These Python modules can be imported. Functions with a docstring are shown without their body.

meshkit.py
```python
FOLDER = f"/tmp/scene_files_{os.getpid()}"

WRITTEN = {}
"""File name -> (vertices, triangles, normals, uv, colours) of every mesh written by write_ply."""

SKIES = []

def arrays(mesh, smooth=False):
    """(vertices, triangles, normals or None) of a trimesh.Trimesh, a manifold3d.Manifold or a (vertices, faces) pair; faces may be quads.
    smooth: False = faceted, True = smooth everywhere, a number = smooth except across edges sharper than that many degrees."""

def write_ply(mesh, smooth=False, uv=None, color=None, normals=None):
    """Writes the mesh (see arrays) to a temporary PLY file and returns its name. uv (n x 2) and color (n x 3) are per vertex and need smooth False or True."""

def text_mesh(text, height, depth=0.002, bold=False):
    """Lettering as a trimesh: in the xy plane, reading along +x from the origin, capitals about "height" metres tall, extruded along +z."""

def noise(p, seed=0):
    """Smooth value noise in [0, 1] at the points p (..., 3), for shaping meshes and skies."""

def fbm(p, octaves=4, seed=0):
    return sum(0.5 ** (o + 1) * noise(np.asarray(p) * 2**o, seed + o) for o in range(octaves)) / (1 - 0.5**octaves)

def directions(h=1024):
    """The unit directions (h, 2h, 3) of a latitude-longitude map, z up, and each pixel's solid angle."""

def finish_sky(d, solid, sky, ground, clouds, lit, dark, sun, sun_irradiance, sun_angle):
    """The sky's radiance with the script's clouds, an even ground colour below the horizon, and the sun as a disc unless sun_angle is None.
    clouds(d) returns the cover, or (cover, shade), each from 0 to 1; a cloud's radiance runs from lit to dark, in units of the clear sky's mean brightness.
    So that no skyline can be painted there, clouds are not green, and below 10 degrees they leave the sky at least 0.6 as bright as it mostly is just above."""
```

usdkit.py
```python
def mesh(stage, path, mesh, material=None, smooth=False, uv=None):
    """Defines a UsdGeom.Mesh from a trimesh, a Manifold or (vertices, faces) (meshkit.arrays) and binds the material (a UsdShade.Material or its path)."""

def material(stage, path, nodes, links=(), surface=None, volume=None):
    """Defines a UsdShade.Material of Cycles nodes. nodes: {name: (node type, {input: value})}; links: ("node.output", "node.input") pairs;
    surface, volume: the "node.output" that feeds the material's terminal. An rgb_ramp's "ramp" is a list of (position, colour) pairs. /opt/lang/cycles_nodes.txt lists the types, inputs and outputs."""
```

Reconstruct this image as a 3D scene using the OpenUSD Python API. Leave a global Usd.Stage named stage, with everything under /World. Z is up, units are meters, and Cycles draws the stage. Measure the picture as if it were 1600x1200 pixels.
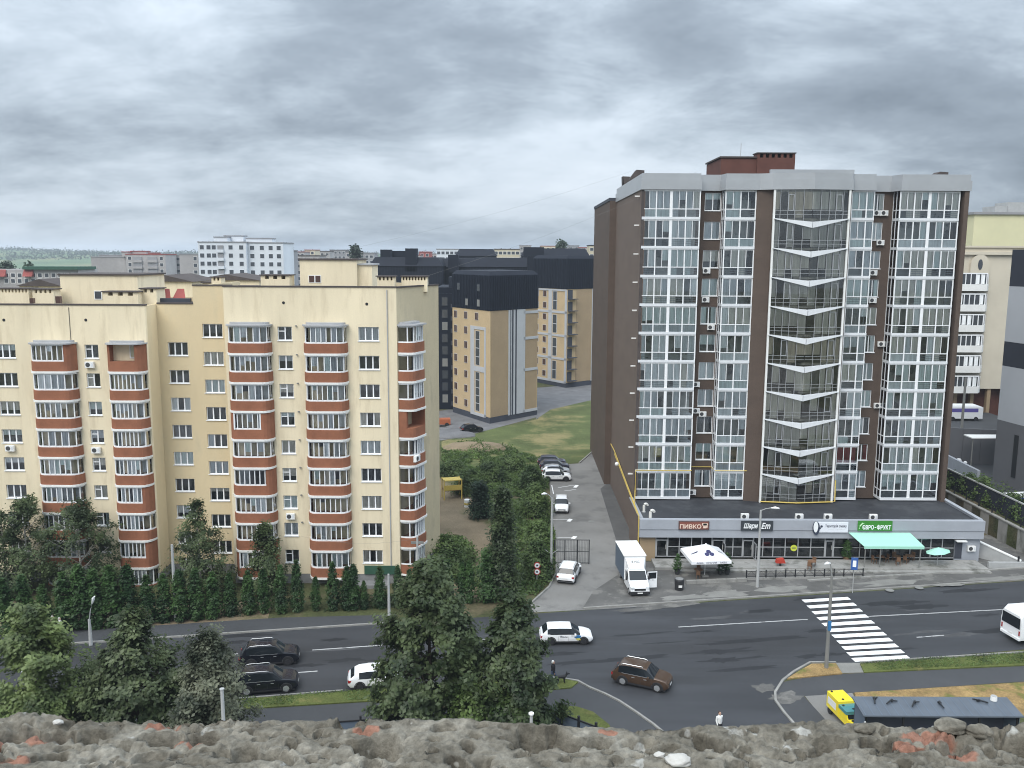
import math, random
import numpy as np
import trimesh, manifold3d
from shapely.geometry import Polygon, box as sbox
import usdkit, meshkit
from pxr import Usd, UsdGeom, UsdLux, UsdShade, Gf, Sdf, Vt

stage = Usd.Stage.CreateInMemory()
UsdGeom.SetStageUpAxis(stage, 'Z')
UsdGeom.SetStageMetersPerUnit(stage, 1.0)
UsdGeom.Xform.Define(stage, '/World')
UsdGeom.Scope.Define(stage, '/World/Looks')

HAZE = True
# ------------------------------------------------------------------ camera
H, F = 33.0, 1360.0                      # eye height (m), focal length in photo pixels (1600 wide)
PITCH, ROLL = math.atan(203 / F), math.radians(0.3)
_c, _s = math.cos(PITCH), math.sin(PITCH)
FW = np.array([0, _c, -_s])
_r0, _u0 = np.array([1., 0, 0]), np.array([0, _s, _c])
RT = math.cos(ROLL) * _r0 + math.sin(ROLL) * _u0
UP = -math.sin(ROLL) * _r0 + math.cos(ROLL) * _u0
EYE = np.array([0, 0, H])
cam = UsdGeom.Camera.Define(stage, '/World/camera')
cam.CreateHorizontalApertureAttr(36.0)
cam.CreateVerticalApertureAttr(27.0)
cam.CreateFocalLengthAttr(36.0 * F / 1600)
cam.CreateClippingRangeAttr(Gf.Vec2f(0.05, 10000))
cam.CreateExposureAttr(EXPOSURE := 0.74)
_m = Gf.Matrix4d(*[float(x) for x in (*RT, 0, *UP, 0, *(-FW), 0, *EYE, 1)])
cam.AddTransformOp().Set(_m)

# ------------------------------------------------------------------ sky and sun (overcast)
SUN = np.array([-0.45, -0.75, 0.95]); SUN /= np.linalg.norm(SUN)
dome = UsdLux.DomeLight.Define(stage, '/World/sky')
dome.GetPrim().SetCustomDataByKey('kind', 'structure')
# cloud sheet: direction projected on a flat layer, layered noise; overcast law brightens smoothly to the zenith
usdkit.material(stage, '/World/Looks/sky_look', {
    'tc': ('texture_coordinate', {}),
    'sep': ('separate_xyz', {}),
    'zc': ('math', {'math_type': 'maximum', 'value2': 0.0}),
    'za': ('math', {'math_type': 'add', 'value2': 0.28}),
    'dx': ('math', {'math_type': 'divide'}), 'dy': ('math', {'math_type': 'divide'}),
    'cmb': ('combine_xyz', {'z': 0.0}),
    'm1': ('mapping', {'location': (9, 1, 0), 'scale': (2.1, 2.7, 1)}),
    'n1': ('noise_texture', {'scale': 1.0, 'detail': 9, 'roughness': 0.6, 'distortion': 0.25}),
    'm2': ('mapping', {'location': (16.6, 1.7, 0), 'scale': (0.55, 0.95, 1)}),
    'n2': ('noise_texture', {'scale': 1.0, 'detail': 3, 'roughness': 0.45, 'distortion': 0.1}),
    'm3': ('mapping', {'scale': (3.0, 3.0, 6.5)}),
    'n3': ('noise_texture', {'scale': 1.6, 'detail': 8, 'roughness': 0.58, 'distortion': 0.2}),
    's12': ('mix_float', {'fac': 0.62}), 's123': ('mix_float', {'fac': 0.2}),
    'ramp': ('rgb_ramp', {'ramp': [(0.36, (2.35, 2.85, 3.45)), (0.44, (3.5, 4.15, 4.9)), (0.50, (5.3, 6.15, 7.05)), (0.56, (7.3, 8.25, 9.25)), (0.66, (8.8, 9.7, 10.7))]}),
    'rs': ('math', {'math_type': 'multiply', 'value2': 1.0}),
    'law': ('math', {'math_type': 'multiply_add', 'value2': 1.75, 'value3': 0.78}),
    'lit': ('mix_color', {'blend_type': 'multiply', 'fac': 1.0, 'use_clamp': False}),
    'sky': ('sky_texture', {'sky_type': 'single_scattering', 'sun_disc': False, 'sun_elevation': float(math.asin(SUN[2])), 'sun_rotation': float(math.atan2(SUN[0], SUN[1]))}),
    'mix': ('mix_color', {'fac': 0.96, 'use_clamp': False}),
    'bg': ('background_shader', {'strength': 0.062}),
}, [('tc.generated', 'sep.vector'), ('sep.z', 'zc.value1'), ('zc.value', 'za.value1'),
    ('sep.x', 'dx.value1'), ('za.value', 'dx.value2'), ('sep.y', 'dy.value1'), ('za.value', 'dy.value2'),
    ('dx.value', 'cmb.x'), ('dy.value', 'cmb.y'),
    ('cmb.vector', 'm1.vector'), ('m1.vector', 'n1.vector'), ('cmb.vector', 'm2.vector'), ('m2.vector', 'n2.vector'),
    ('tc.generated', 'm3.vector'), ('m3.vector', 'n3.vector'),
    ('n1.fac', 's12.a'), ('n2.fac', 's12.b'), ('s12.result', 's123.a'), ('n3.fac', 's123.b'), ('s123.result', 'ramp.fac'),
    ('zc.value', 'law.value1'), ('ramp.color', 'lit.a'), ('law.value', 'lit.b'),
    ('sky.color', 'mix.a'), ('lit.result', 'mix.b'), ('mix.result', 'bg.color')], surface='bg.background')
UsdShade.MaterialBindingAPI.Apply(dome.GetPrim()).Bind(UsdShade.Material.Get(stage, '/World/Looks/sky_look'))
sun = UsdLux.DistantLight.Define(stage, '/World/sun')
sun.CreateIntensityAttr(0.4); sun.CreateAngleAttr(40.0); sun.CreateNormalizeAttr(True)
sun.CreateColorAttr(Gf.Vec3f(1.0, 0.96, 0.9))
_z = SUN; _x = np.cross([0, 0, 1], _z); _x /= np.linalg.norm(_x); _y = np.cross(_z, _x)
sun.AddTransformOp().Set(Gf.Matrix4d(*[float(x) for x in (*_x, 0, *_y, 0, *_z, 0, 0, 0, 0, 1)]))

# ------------------------------------------------------------------ helpers
def ray(px, py):
    return FW + RT * (px - 800) / F + UP * (600 - py) / F
def G(px, py, z=0.0):
    """point of the level plane z under photo pixel (px, py)"""
    d = ray(px, py); return EYE + d * ((z - H) / d[2])
def P(px, py, Y):
    """point of the facade plane y = Y"""
    d = ray(px, py); return EYE + d * (Y / d[1])

used = {}
def path_for(name, parent=None):
    base = str(parent.GetPath()) if parent is not None else '/World'
    key = base + '/' + name
    n = used.get(key, -1) + 1
    used[key] = n
    return key if n == 0 else f'{key}_{n:03d}'
def tag(o, label=None, cat=None, group=None, kind=None):
    p = o.GetPrim() if hasattr(o, 'GetPrim') else o
    for k, v in (('label', label), ('category', cat), ('group', group), ('kind', kind)):
        if v: p.SetCustomDataByKey(k, v)
    return p
def thing(name, label=None, cat=None, loc=(0, 0, 0), rz=0.0, group=None, scale=None, kind=None):
    x = UsdGeom.Xform.Define(stage, path_for(name))
    x.AddTranslateOp().Set(Gf.Vec3d(*map(float, loc)))
    if rz: x.AddRotateZOp().Set(float(rz))
    if scale is not None: x.AddScaleOp().Set(Gf.Vec3f(*map(float, np.broadcast_to(scale, 3))))
    return tag(x.GetPrim(), label, cat, group, kind)
def copy(root, name, label, cat, loc, rz=0.0, group=None, scale=None):
    r = thing(name, label, cat, loc, rz, group, scale)
    r.GetReferences().AddInternalReference(root.GetPath()); r.SetInstanceable(True)
    return r
MATS = {}
class MB:
    """collects shapes into one mesh; fr = (origin, along, outward) gives a facade frame (s, w, z)"""
    def __init__(s, fr=None):
        s.v, s.f, s.n, s.fr = [], [], 0, fr
    def add(s, v, f):
        v = np.asarray(v, float); f = np.asarray(f, int)
        if f.shape[1] == 4: f = np.vstack([f[:, [0, 1, 2]], f[:, [0, 2, 3]]])
        if s.fr is not None:
            o, d, n = s.fr
            if d[0] * n[1] - d[1] * n[0] < 0: f = f[:, ::-1]
            v = o + v[:, :1] * d + v[:, 1:2] * n + v[:, 2:3] * np.array([0, 0, 1.])
        s.v.append(v); s.f.append(f + s.n); s.n += len(v)
        return s
    def box(s, x0, x1, y0, y1, z0, z1):
        v = np.array([(x, y, z) for x in (x0, x1) for y in (y0, y1) for z in (z0, z1)])
        return s.add(v, [(0, 1, 3, 2), (4, 6, 7, 5), (0, 4, 5, 1), (2, 3, 7, 6), (0, 2, 6, 4), (1, 5, 7, 3)])
    def obox(s, c, size, rz=0, tilt=None):
        t = trimesh.creation.box(size)
        m = trimesh.transformations.rotation_matrix(rz, [0, 0, 1])
        if tilt is not None: m = m @ trimesh.transformations.rotation_matrix(tilt[0], tilt[1])
        t.apply_transform(m)
        return s.add(t.vertices + np.asarray(c), t.faces)
    def tri(s, t, off=(0, 0, 0)):
        return s.add(np.asarray(t.vertices) + np.asarray(off), t.faces)
    def man(s, m):
        a = m.to_mesh(); return s.add(np.asarray(a.vert_properties)[:, :3], np.asarray(a.tri_verts))
    def prism(s, pts, z0, z1):
        """vertical prism over a plan polygon (local s, w)"""
        t = trimesh.creation.extrude_polygon(pts if isinstance(pts, Polygon) else Polygon(pts), z1 - z0, engine='earcut')
        return s.add(np.asarray(t.vertices) + [0, 0, z0], t.faces)
    def slab(s, poly, w0, w1):
        """facade polygon (s, z), extruded along the outward normal from w0 to w1"""
        t = trimesh.creation.extrude_polygon(poly if isinstance(poly, Polygon) else Polygon(poly), w1 - w0, engine='earcut')
        v = np.asarray(t.vertices)
        return s.add(np.stack([v[:, 0], v[:, 2] + w0, v[:, 1]], 1), np.asarray(t.faces)[:, ::-1])
    def tube(s, pts, r, sides=8, cap=True):
        p = np.asarray(pts, float)
        t = np.gradient(p, axis=0); t /= np.linalg.norm(t, axis=1, keepdims=True) + 1e-12
        a = np.cross(t, np.where(np.abs(t[:, 2:]) < 0.9, [0, 0, 1.0], [1.0, 0, 0])); a /= np.linalg.norm(a, axis=1, keepdims=True) + 1e-12
        b = np.cross(t, a); g = np.arange(sides) * 2 * np.pi / sides
        v = p[:, None] + np.broadcast_to(r, (len(p),))[:, None, None] * (np.cos(g)[None, :, None] * a[:, None] + np.sin(g)[None, :, None] * b[:, None])
        i, j = np.meshgrid(np.arange(len(p) - 1), np.arange(sides), indexing='ij')
        q = np.stack([i * sides + j, i * sides + (j + 1) % sides, (i + 1) * sides + (j + 1) % sides, (i + 1) * sides + j], -1).reshape(-1, 4)
        f = np.vstack([q[:, [0, 1, 2]], q[:, [0, 2, 3]]])
        if cap:
            k = np.arange(1, sides - 1)
            f = np.vstack([f, np.stack([0 * k, k + 1, k], 1), np.stack([0 * k, k, k + 1], 1) + (len(p) - 1) * sides])
        return s.add(v.reshape(-1, 3), f)
    def cyl(s, c, r, h, axis='z', sides=16, r2=None):
        c = np.asarray(c, float); e = {'x': (1, 0, 0), 'y': (0, 1, 0), 'z': (0, 0, 1)}[axis]
        return s.tube([c, c + np.asarray(e) * h], [r, r if r2 is None else r2], sides)
    def text(s, txt, height, s0, z0, w0, depth=0.03, bold=True, width=None, center=False):
        t = meshkit.text_mesh(txt, height, depth, bold); v = np.asarray(t.vertices).copy()
        if width: v[:, 0] *= width / (v[:, 0].max() - v[:, 0].min())
        if center: v[:, 0] -= (v[:, 0].max() + v[:, 0].min()) / 2
        else: v[:, 0] -= v[:, 0].min()
        return s.add(np.stack([v[:, 0] + s0, v[:, 2] + w0, v[:, 1] + z0], 1), np.asarray(t.faces)[:, ::-1])
    def build(s, name, mat, parent=None, smooth=False, **kw):
        if not s.v: return None
        o = usdkit.mesh(stage, path_for(name, parent), (np.vstack(s.v), np.vstack(s.f)), MATS[mat], smooth).GetPrim()
        return tag(o, kw.get('label'), kw.get('cat'), kw.get('group'), kw.get('kind'))

def structure(name, mesh, mat, kind='structure', **kw):
    return mesh.build(name, mat, None, kind=kind, **kw)

# ------------------------------------------------------------------ materials
def surf(name, col, var=0.12, scale=1.5, rough=0.85, bump=0.0, bscale=20, stretch=(1, 1, 1), spec=0.3, metal=0.0, spots=None, coat=0.0, fine=0.0):
    """painted / mineral surface: large uneven tone, optional second tone, fine grain and relief"""
    c = np.asarray(col, float)
    lo, hi = c * (1 - var), c * (1 + var)
    nodes = {'g': ('geometry', {}), 'm': ('mapping', {'scale': stretch}),
             'n': ('noise_texture', {'scale': scale, 'detail': 6, 'roughness': 0.6}),
             'r': ('rgb_ramp', {'ramp': [(0.3, lo), (0.7, hi)]}),
             'p': ('principled_bsdf', {'roughness': rough, 'specular_ior_level': spec, 'metallic': metal, 'coat_weight': coat})}
    links = [('g.position', 'm.vector'), ('m.vector', 'n.vector'), ('n.fac', 'r.fac')]
    out = 'r.color'
    if spots:
        sc, c2, a, b = spots
        nodes['n2'] = ('noise_texture', {'scale': sc, 'detail': 5, 'roughness': 0.65})
        nodes['r2'] = ('rgb_ramp', {'ramp': [(a, (0, 0, 0)), (b, (1, 1, 1))]})
        nodes['mx'] = ('mix_color', {'b': c2})
        links += [('m.vector', 'n2.vector'), ('n2.fac', 'r2.fac'), ('r2.color', 'mx.fac'), (out, 'mx.a')]
        out = 'mx.result'
    if fine:
        nodes['n4'] = ('noise_texture', {'scale': bscale, 'detail': 3, 'roughness': 0.7})
        nodes['r4'] = ('rgb_ramp', {'ramp': [(0.3, (1 - fine,) * 3), (0.7, (1 + fine,) * 3)]})
        nodes['mf'] = ('mix_color', {'blend_type': 'multiply', 'fac': 1.0, 'use_clamp': False})
        links += [('g.position', 'n4.vector'), ('n4.fac', 'r4.fac'), (out, 'mf.a'), ('r4.color', 'mf.b')]
        out = 'mf.result'
    links.append((out, 'p.base_color'))
    if bump:
        nodes['n3'] = ('noise_texture', {'scale': bscale, 'detail': 4, 'roughness': 0.65})
        nodes['b'] = ('bump', {'strength': bump, 'distance': 0.02})
        links += [('g.position', 'n3.vector'), ('n3.fac', 'b.height'), ('b.normal', 'p.normal')]
    MATS[name] = usdkit.material(stage, '/World/Looks/' + name, nodes, links, surface='p.BSDF')
def plain(name, col, rough=0.6, metal=0.0, coat=0.0, spec=0.5):
    MATS[name] = usdkit.material(stage, '/World/Looks/' + name, {'p': ('principled_bsdf', {'base_color': col, 'roughness': rough, 'metallic': metal, 'coat_weight': coat, 'specular_ior_level': spec})}, [], surface='p.BSDF')
def glass(name, tint, ior=1.8, rough=0.02, solid=0.0):
    MATS[name] = usdkit.material(stage, '/World/Looks/' + name, {
        't': ('transparent_bsdf', {'color': tint}), 'g': ('glossy_bsdf', {'color': (0.95, 0.97, 1), 'roughness': rough}),
        'f': ('fresnel', {'IOR': ior}), 'm': ('mix_closure', {})},
        [('f.fac', 'm.fac'), ('t.BSDF', 'm.closure1'), ('g.BSDF', 'm.closure2')], surface='m.closure')
def leaf(name, dark, mid, light, scale=0.6):
    MATS[name] = usdkit.material(stage, '/World/Looks/' + name, {
        'g': ('geometry', {}), 'n': ('noise_texture', {'scale': scale, 'detail': 3}), 'o': ('object_info', {}),
        'h': ('math', {'math_type': 'multiply_add', 'value2': 0.9, 'value3': -0.27}),
        'o1': ('math', {'math_type': 'multiply_add', 'value2': 0.16}),
        'a': ('math', {'math_type': 'multiply_add', 'value2': 0.55}),
        'r': ('rgb_ramp', {'ramp': [(0.16, dark), (0.48, mid), (0.66, [0.5 * a + 0.5 * b for a, b in zip(mid, light)]), (0.86, light)]}),
        'p': ('principled_bsdf', {'roughness': 0.5, 'specular_ior_level': 0.45}), 't': ('translucent_bsdf', {}), 'm': ('mix_closure', {'fac': 0.40})},
        [('g.random_per_island', 'a.value1'), ('g.position', 'n.vector'), ('o.random', 'o1.value1'), ('n.fac', 'h.value1'), ('h.value', 'o1.value3'),
         ('o1.value', 'a.value3'), ('a.value', 'r.fac'), ('r.color', 'p.base_color'), ('r.color', 't.color'), ('p.BSDF', 'm.closure1'), ('t.BSDF', 'm.closure2')],
        surface='m.closure')

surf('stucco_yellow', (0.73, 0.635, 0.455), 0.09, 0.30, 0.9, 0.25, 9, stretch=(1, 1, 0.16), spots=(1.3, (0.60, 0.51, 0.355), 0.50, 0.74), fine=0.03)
surf('stucco_painted_shade', (0.63, 0.52, 0.335), 0.09, 0.3, 0.9, 0.25, 9, stretch=(1, 1, 0.3), spots=(0.6, (0.58, 0.49, 0.325), 0.5, 0.68), fine=0.03)  # darker copy of the yellow stucco; recess shade is put into its colour
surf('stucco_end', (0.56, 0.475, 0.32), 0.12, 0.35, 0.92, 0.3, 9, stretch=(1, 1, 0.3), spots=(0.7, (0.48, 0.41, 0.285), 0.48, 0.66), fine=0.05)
surf('red_brick', (0.265, 0.108, 0.060), 0.14, 0.8, 0.85, 0.2, 30, fine=0.08)
surf('plinth_grey', (0.20, 0.20, 0.20), 0.15, 1.0, 0.9, 0.2)
surf('green_panel', (0.03, 0.085, 0.055), 0.15, 1.0, 0.7)
surf('white_plastic', (0.80, 0.81, 0.82), 0.03, 0.7, 0.35, spec=0.5)
surf('white_trim', (0.74, 0.74, 0.72), 0.06, 0.7, 0.6)
surf('grey_sheet', (0.36, 0.365, 0.375), 0.08, 1.2, 0.45, spec=0.5)
surf('roof_dark', (0.075, 0.062, 0.058), 0.2, 1.0, 0.8)
surf('roof_felt', (0.034, 0.036, 0.042), 0.25, 0.4, 0.6, 0.15, 8, spots=(0.35, (0.055, 0.058, 0.064), 0.5, 0.62))
surf('room_dark', (0.20, 0.20, 0.205), 0.2, 0.6, 0.9)
surf('room_wall', (0.42, 0.42, 0.40), 0.25, 0.4, 0.9, spots=(0.45, (0.10, 0.10, 0.11), 0.52, 0.6))
surf('brown_clad', (0.092, 0.067, 0.053), 0.10, 0.25, 0.75, 0.15, 6, fine=0.07, stretch=(1, 1, 2.5))
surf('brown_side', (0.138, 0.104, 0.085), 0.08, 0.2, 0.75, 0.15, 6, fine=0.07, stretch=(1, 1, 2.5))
surf('brown_brick', (0.115, 0.048, 0.036), 0.12, 0.7, 0.8, 0.2)
surf('parapet_metal', (0.36, 0.375, 0.39), 0.05, 0.6, 0.4, spec=0.5, metal=0.15)
surf('band_white', (0.66, 0.68, 0.70), 0.05, 0.8, 0.5)
surf('fascia_grey', (0.33, 0.35, 0.385), 0.06, 0.5, 0.45, spec=0.5)
plain('alu', (0.42, 0.43, 0.44), 0.35, 0.3)
plain('alu_light', (0.62, 0.61, 0.57), 0.4)
plain('black_metal', (0.012, 0.013, 0.015), 0.5)
plain('dark_plastic', (0.02, 0.02, 0.022), 0.55)
plain('yellow_pipe', (0.60, 0.44, 0.10), 0.5)
plain('louvre', (0.05, 0.052, 0.055), 0.6)
plain('ac_white', (0.78, 0.78, 0.76), 0.5)
glass('pane', (0.985, 0.99, 0.99), 1.6)
glass('pane_tower', (0.98, 1.0, 1.0), 1.65)
glass('pane_tint', (0.92, 0.91, 0.87), 1.7)
glass('shop_glass', (0.55, 0.58, 0.60), 1.7)
CURT = ['curtain_white', 'curtain_grey', 'curtain_beige', 'curtain_green', 'curtain_dark']
for n_, c_ in zip(CURT, [(0.84, 0.86, 0.86), (0.62, 0.645, 0.665), (0.72, 0.68, 0.61), (0.72, 0.79, 0.77), (0.20, 0.20, 0.21)]):
    surf(n_, c_, 0.22, 1.0, 0.95, stretch=(5.0, 5.0, 0.25))
surf('curtain_red', (0.22, 0.02, 0.045), 0.2, 1.0, 0.95, stretch=(5, 5, 0.25))
surf('beige_wall', (0.47, 0.355, 0.215), 0.07, 0.3, 0.85, fine=0.03)
surf('tan_wall', (0.335, 0.248, 0.155), 0.07, 0.3, 0.85, fine=0.03)
surf('pale_stripe', (0.42, 0.43, 0.45), 0.05, 0.4, 0.8)
surf('dark_stripe', (0.05, 0.055, 0.07), 0.1, 0.4, 0.7)
surf('navy_sheet', (0.011, 0.014, 0.023), 0.12, 0.4, 0.6, spec=0.15)
surf('navy_seam', (0.020, 0.025, 0.037), 0.1, 0.4, 0.6, spec=0.15)
surf('far_white', (0.60, 0.63, 0.67), 0.06, 0.1, 0.9)
surf('far_panel', (0.33, 0.315, 0.31), 0.12, 0.08, 0.9, fine=0.06, bscale=0.6)
surf('far_cream', (0.52, 0.46, 0.34), 0.1, 0.1, 0.9)
surf('far_grey', (0.26, 0.26, 0.27), 0.15, 0.1, 0.9)
surf('far_red', (0.28, 0.07, 0.06), 0.15, 0.3, 0.8)
surf('cream_wall', (0.56, 0.51, 0.41), 0.07, 0.2, 0.9, fine=0.03)
surf('lemon_wall', (0.62, 0.59, 0.38), 0.05, 0.2, 0.9)
surf('mall_light', (0.40, 0.42, 0.45), 0.04, 0.2, 0.6)
surf('mall_mid', (0.125, 0.128, 0.138), 0.06, 0.2, 0.7)
surf('mall_dark', (0.026, 0.030, 0.042), 0.1, 0.2, 0.6)
plain('far_window', (0.05, 0.055, 0.065), 0.15, 0, 0, 0.8)
plain('brown_window', (0.075, 0.040, 0.032), 0.3)
# ground surfaces
surf('ground_soil', (0.060, 0.068, 0.026), 0.35, 0.25, 0.95, 0.5, 3, spots=(0.12, (0.12, 0.098, 0.058), 0.50, 0.62), fine=0.3)
surf('lawn_back', (0.085, 0.105, 0.036), 0.3, 0.18, 0.95, 0.6, 4, spots=(0.09, (0.215, 0.185, 0.085), 0.50, 0.62), fine=0.3)
surf('grass_verge', (0.088, 0.105, 0.028), 0.25, 0.5, 0.95, 0.7, 8, spots=(0.35, (0.17, 0.15, 0.055), 0.56, 0.7), fine=0.3)
surf('dry_grass', (0.26, 0.175, 0.075), 0.35, 0.7, 0.95, 0.7, 8, spots=(0.5, (0.13, 0.13, 0.035), 0.52, 0.62), fine=0.35)
surf('dirt', (0.205, 0.160, 0.105), 0.22, 0.25, 0.95, 0.5, 5, spots=(0.15, (0.085, 0.090, 0.035), 0.55, 0.66), fine=0.2)
surf('asphalt', (0.039, 0.041, 0.046), 0.28, 0.13, 0.62, 0.18, 25, stretch=(0.35, 2.2, 1), spec=0.4, spots=(0.09, (0.031, 0.032, 0.035), 0.52, 0.62), fine=0.10)
surf('asphalt_path', (0.056, 0.058, 0.062), 0.14, 0.2, 0.7, 0.18, 25, fine=0.10)
surf('old_asphalt', (0.105, 0.102, 0.097), 0.25, 0.35, 0.8, 0.25, 18, spots=(0.4, (0.165, 0.16, 0.148), 0.53, 0.60), fine=0.14)
surf('alley', (0.19, 0.185, 0.176), 0.15, 0.2, 0.8, 0.2, 14, spots=(0.25, (0.135, 0.132, 0.126), 0.52, 0.64), fine=0.12)
surf('alley_dark', (0.085, 0.083, 0.081), 0.2, 0.3, 0.8, 0.2, 14, fine=0.12)
surf('patch_light', (0.20, 0.197, 0.183), 0.15, 0.6, 0.85, 0.2, 18, fine=0.12)
surf('patch_dark', (0.022, 0.023, 0.026), 0.2, 0.4, 0.6, 0.15, 20, fine=0.1)
surf('patch_mid', (0.066, 0.067, 0.070), 0.25, 0.6, 0.75, 0.15, 20, fine=0.15)
surf('kerb', (0.25, 0.245, 0.23), 0.2, 1.0, 0.9, 0.2, fine=0.12)
surf('paint', (0.78, 0.78, 0.77), 0.1, 1.5, 0.7, spots=(1.6, (0.32, 0.32, 0.32), 0.60, 0.72), fine=0.1)
surf('paint_worn', (0.42, 0.42, 0.42), 0.15, 1.5, 0.7, spots=(1.2, (0.13, 0.13, 0.135), 0.56, 0.66), fine=0.15)
surf('concrete', (0.27, 0.265, 0.25), 0.2, 0.6, 0.9, 0.25, spots=(0.5, (0.14, 0.14, 0.125), 0.52, 0.64), stretch=(1, 1, 0.4), fine=0.1)
surf('gravel', (0.15, 0.15, 0.155), 0.2, 0.4, 0.9, 0.5, 6, fine=0.15)
surf('hill_green', (0.10, 0.155, 0.075), 0.25, 0.012, 0.95, spots=(0.006, (0.17, 0.18, 0.09), 0.5, 0.6))
surf('bark', (0.055, 0.042, 0.032), 0.25, 3, 0.95, 0.3)
surf('birch_bark', (0.42, 0.40, 0.36), 0.2, 3, 0.9, spots=(5, (0.03, 0.03, 0.03), 0.6, 0.64))
surf('pole_grey', (0.36, 0.365, 0.36), 0.1, 1.0, 0.7)
surf('pole_dark', (0.20, 0.20, 0.19), 0.12, 1.0, 0.7)
leaf('leaf_linden', (0.022, 0.04, 0.013), (0.125, 0.165, 0.07), (0.42, 0.45, 0.27))
leaf('leaf_bright', (0.03, 0.052, 0.014), (0.2, 0.26, 0.09), (0.6, 0.65, 0.38))
leaf('leaf_pale', (0.022, 0.033, 0.016), (0.23, 0.245, 0.165), (0.72, 0.72, 0.58))
leaf('leaf_thuja', (0.018, 0.05, 0.014), (0.072, 0.145, 0.036), (0.16, 0.26, 0.07))
leaf('leaf_olive', (0.026, 0.044, 0.015), (0.165, 0.205, 0.095), (0.52, 0.56, 0.36))
leaf('leaf_birch', (0.032, 0.052, 0.02), (0.15, 0.2, 0.082), (0.33, 0.37, 0.2))
leaf('leaf_shrub', (0.042, 0.075, 0.018), (0.17, 0.245, 0.07), (0.38, 0.46, 0.16))
leaf('leaf_conifer', (0.01, 0.025, 0.011), (0.026, 0.058, 0.026), (0.05, 0.09, 0.04))
leaf('leaf_far', (0.032, 0.050, 0.028), (0.063, 0.096, 0.052), (0.105, 0.140, 0.079), 0.05)

# ------------------------------------------------------------------ ground, roads, pavements
TH = math.radians(9.8)
RU = np.array([math.cos(TH), math.sin(TH)]); RN = np.array([-math.sin(TH), math.cos(TH)])
def R(u, n): return RU * u + RN * n
def px_poly(pts, z=0.0): return [tuple(G(x, y, z)[:2]) for x, y in pts]
def sheet(name, poly, z, mat, kind='structure', thick=0.0, cell=None, **kw):
    m = MB()
    if thick: m.prism(poly, z - thick, z)
    else:
        pg = poly if isinstance(poly, Polygon) else Polygon(poly)
        pg = pg if pg.is_valid else max(getattr(pg.buffer(0), 'geoms', [pg.buffer(0)]), key=lambda q: q.area)
        v, f = trimesh.creation.triangulate_polygon(pg, engine='earcut')
        m.add(np.c_[np.asarray(v), np.full(len(v), z)], f)
    return m.build(name, mat, None, kind=kind, **kw)
def ribbon(mb, pts, half, z, h=0.0):
    """flat strip (or raised kerb when h) along a plan polyline"""
    p = np.asarray(pts, float)[:, :2]
    t = np.gradient(p, axis=0); t /= np.linalg.norm(t, axis=1, keepdims=True)
    nn = np.stack([-t[:, 1], t[:, 0]], 1)
    a, b = p + nn * half, p - nn * half
    if h:
        v = np.concatenate([np.c_[a, np.full(len(a), z)], np.c_[a, np.full(len(a), z + h)], np.c_[b, np.full(len(a), z + h)], np.c_[b, np.full(len(a), z)]])
        k = len(p); f = []
        for i in range(k - 1):
            for r in range(3): f.append((r * k + i, r * k + i + 1, (r + 1) * k + i + 1, (r + 1) * k + i))
        f += [(0, k, 2 * k, 3 * k), (k - 1, 4 * k - 1, 3 * k - 1, 2 * k - 1)]
        mb.add(v, f)
    else:
        v = np.concatenate([np.c_[a, np.full(len(a), z)], np.c_[b, np.full(len(a), z)]]); k = len(p)
        mb.add(v, [(i, k + i, k + i + 1, i + 1) for i in range(k - 1)])
    return mb

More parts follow.
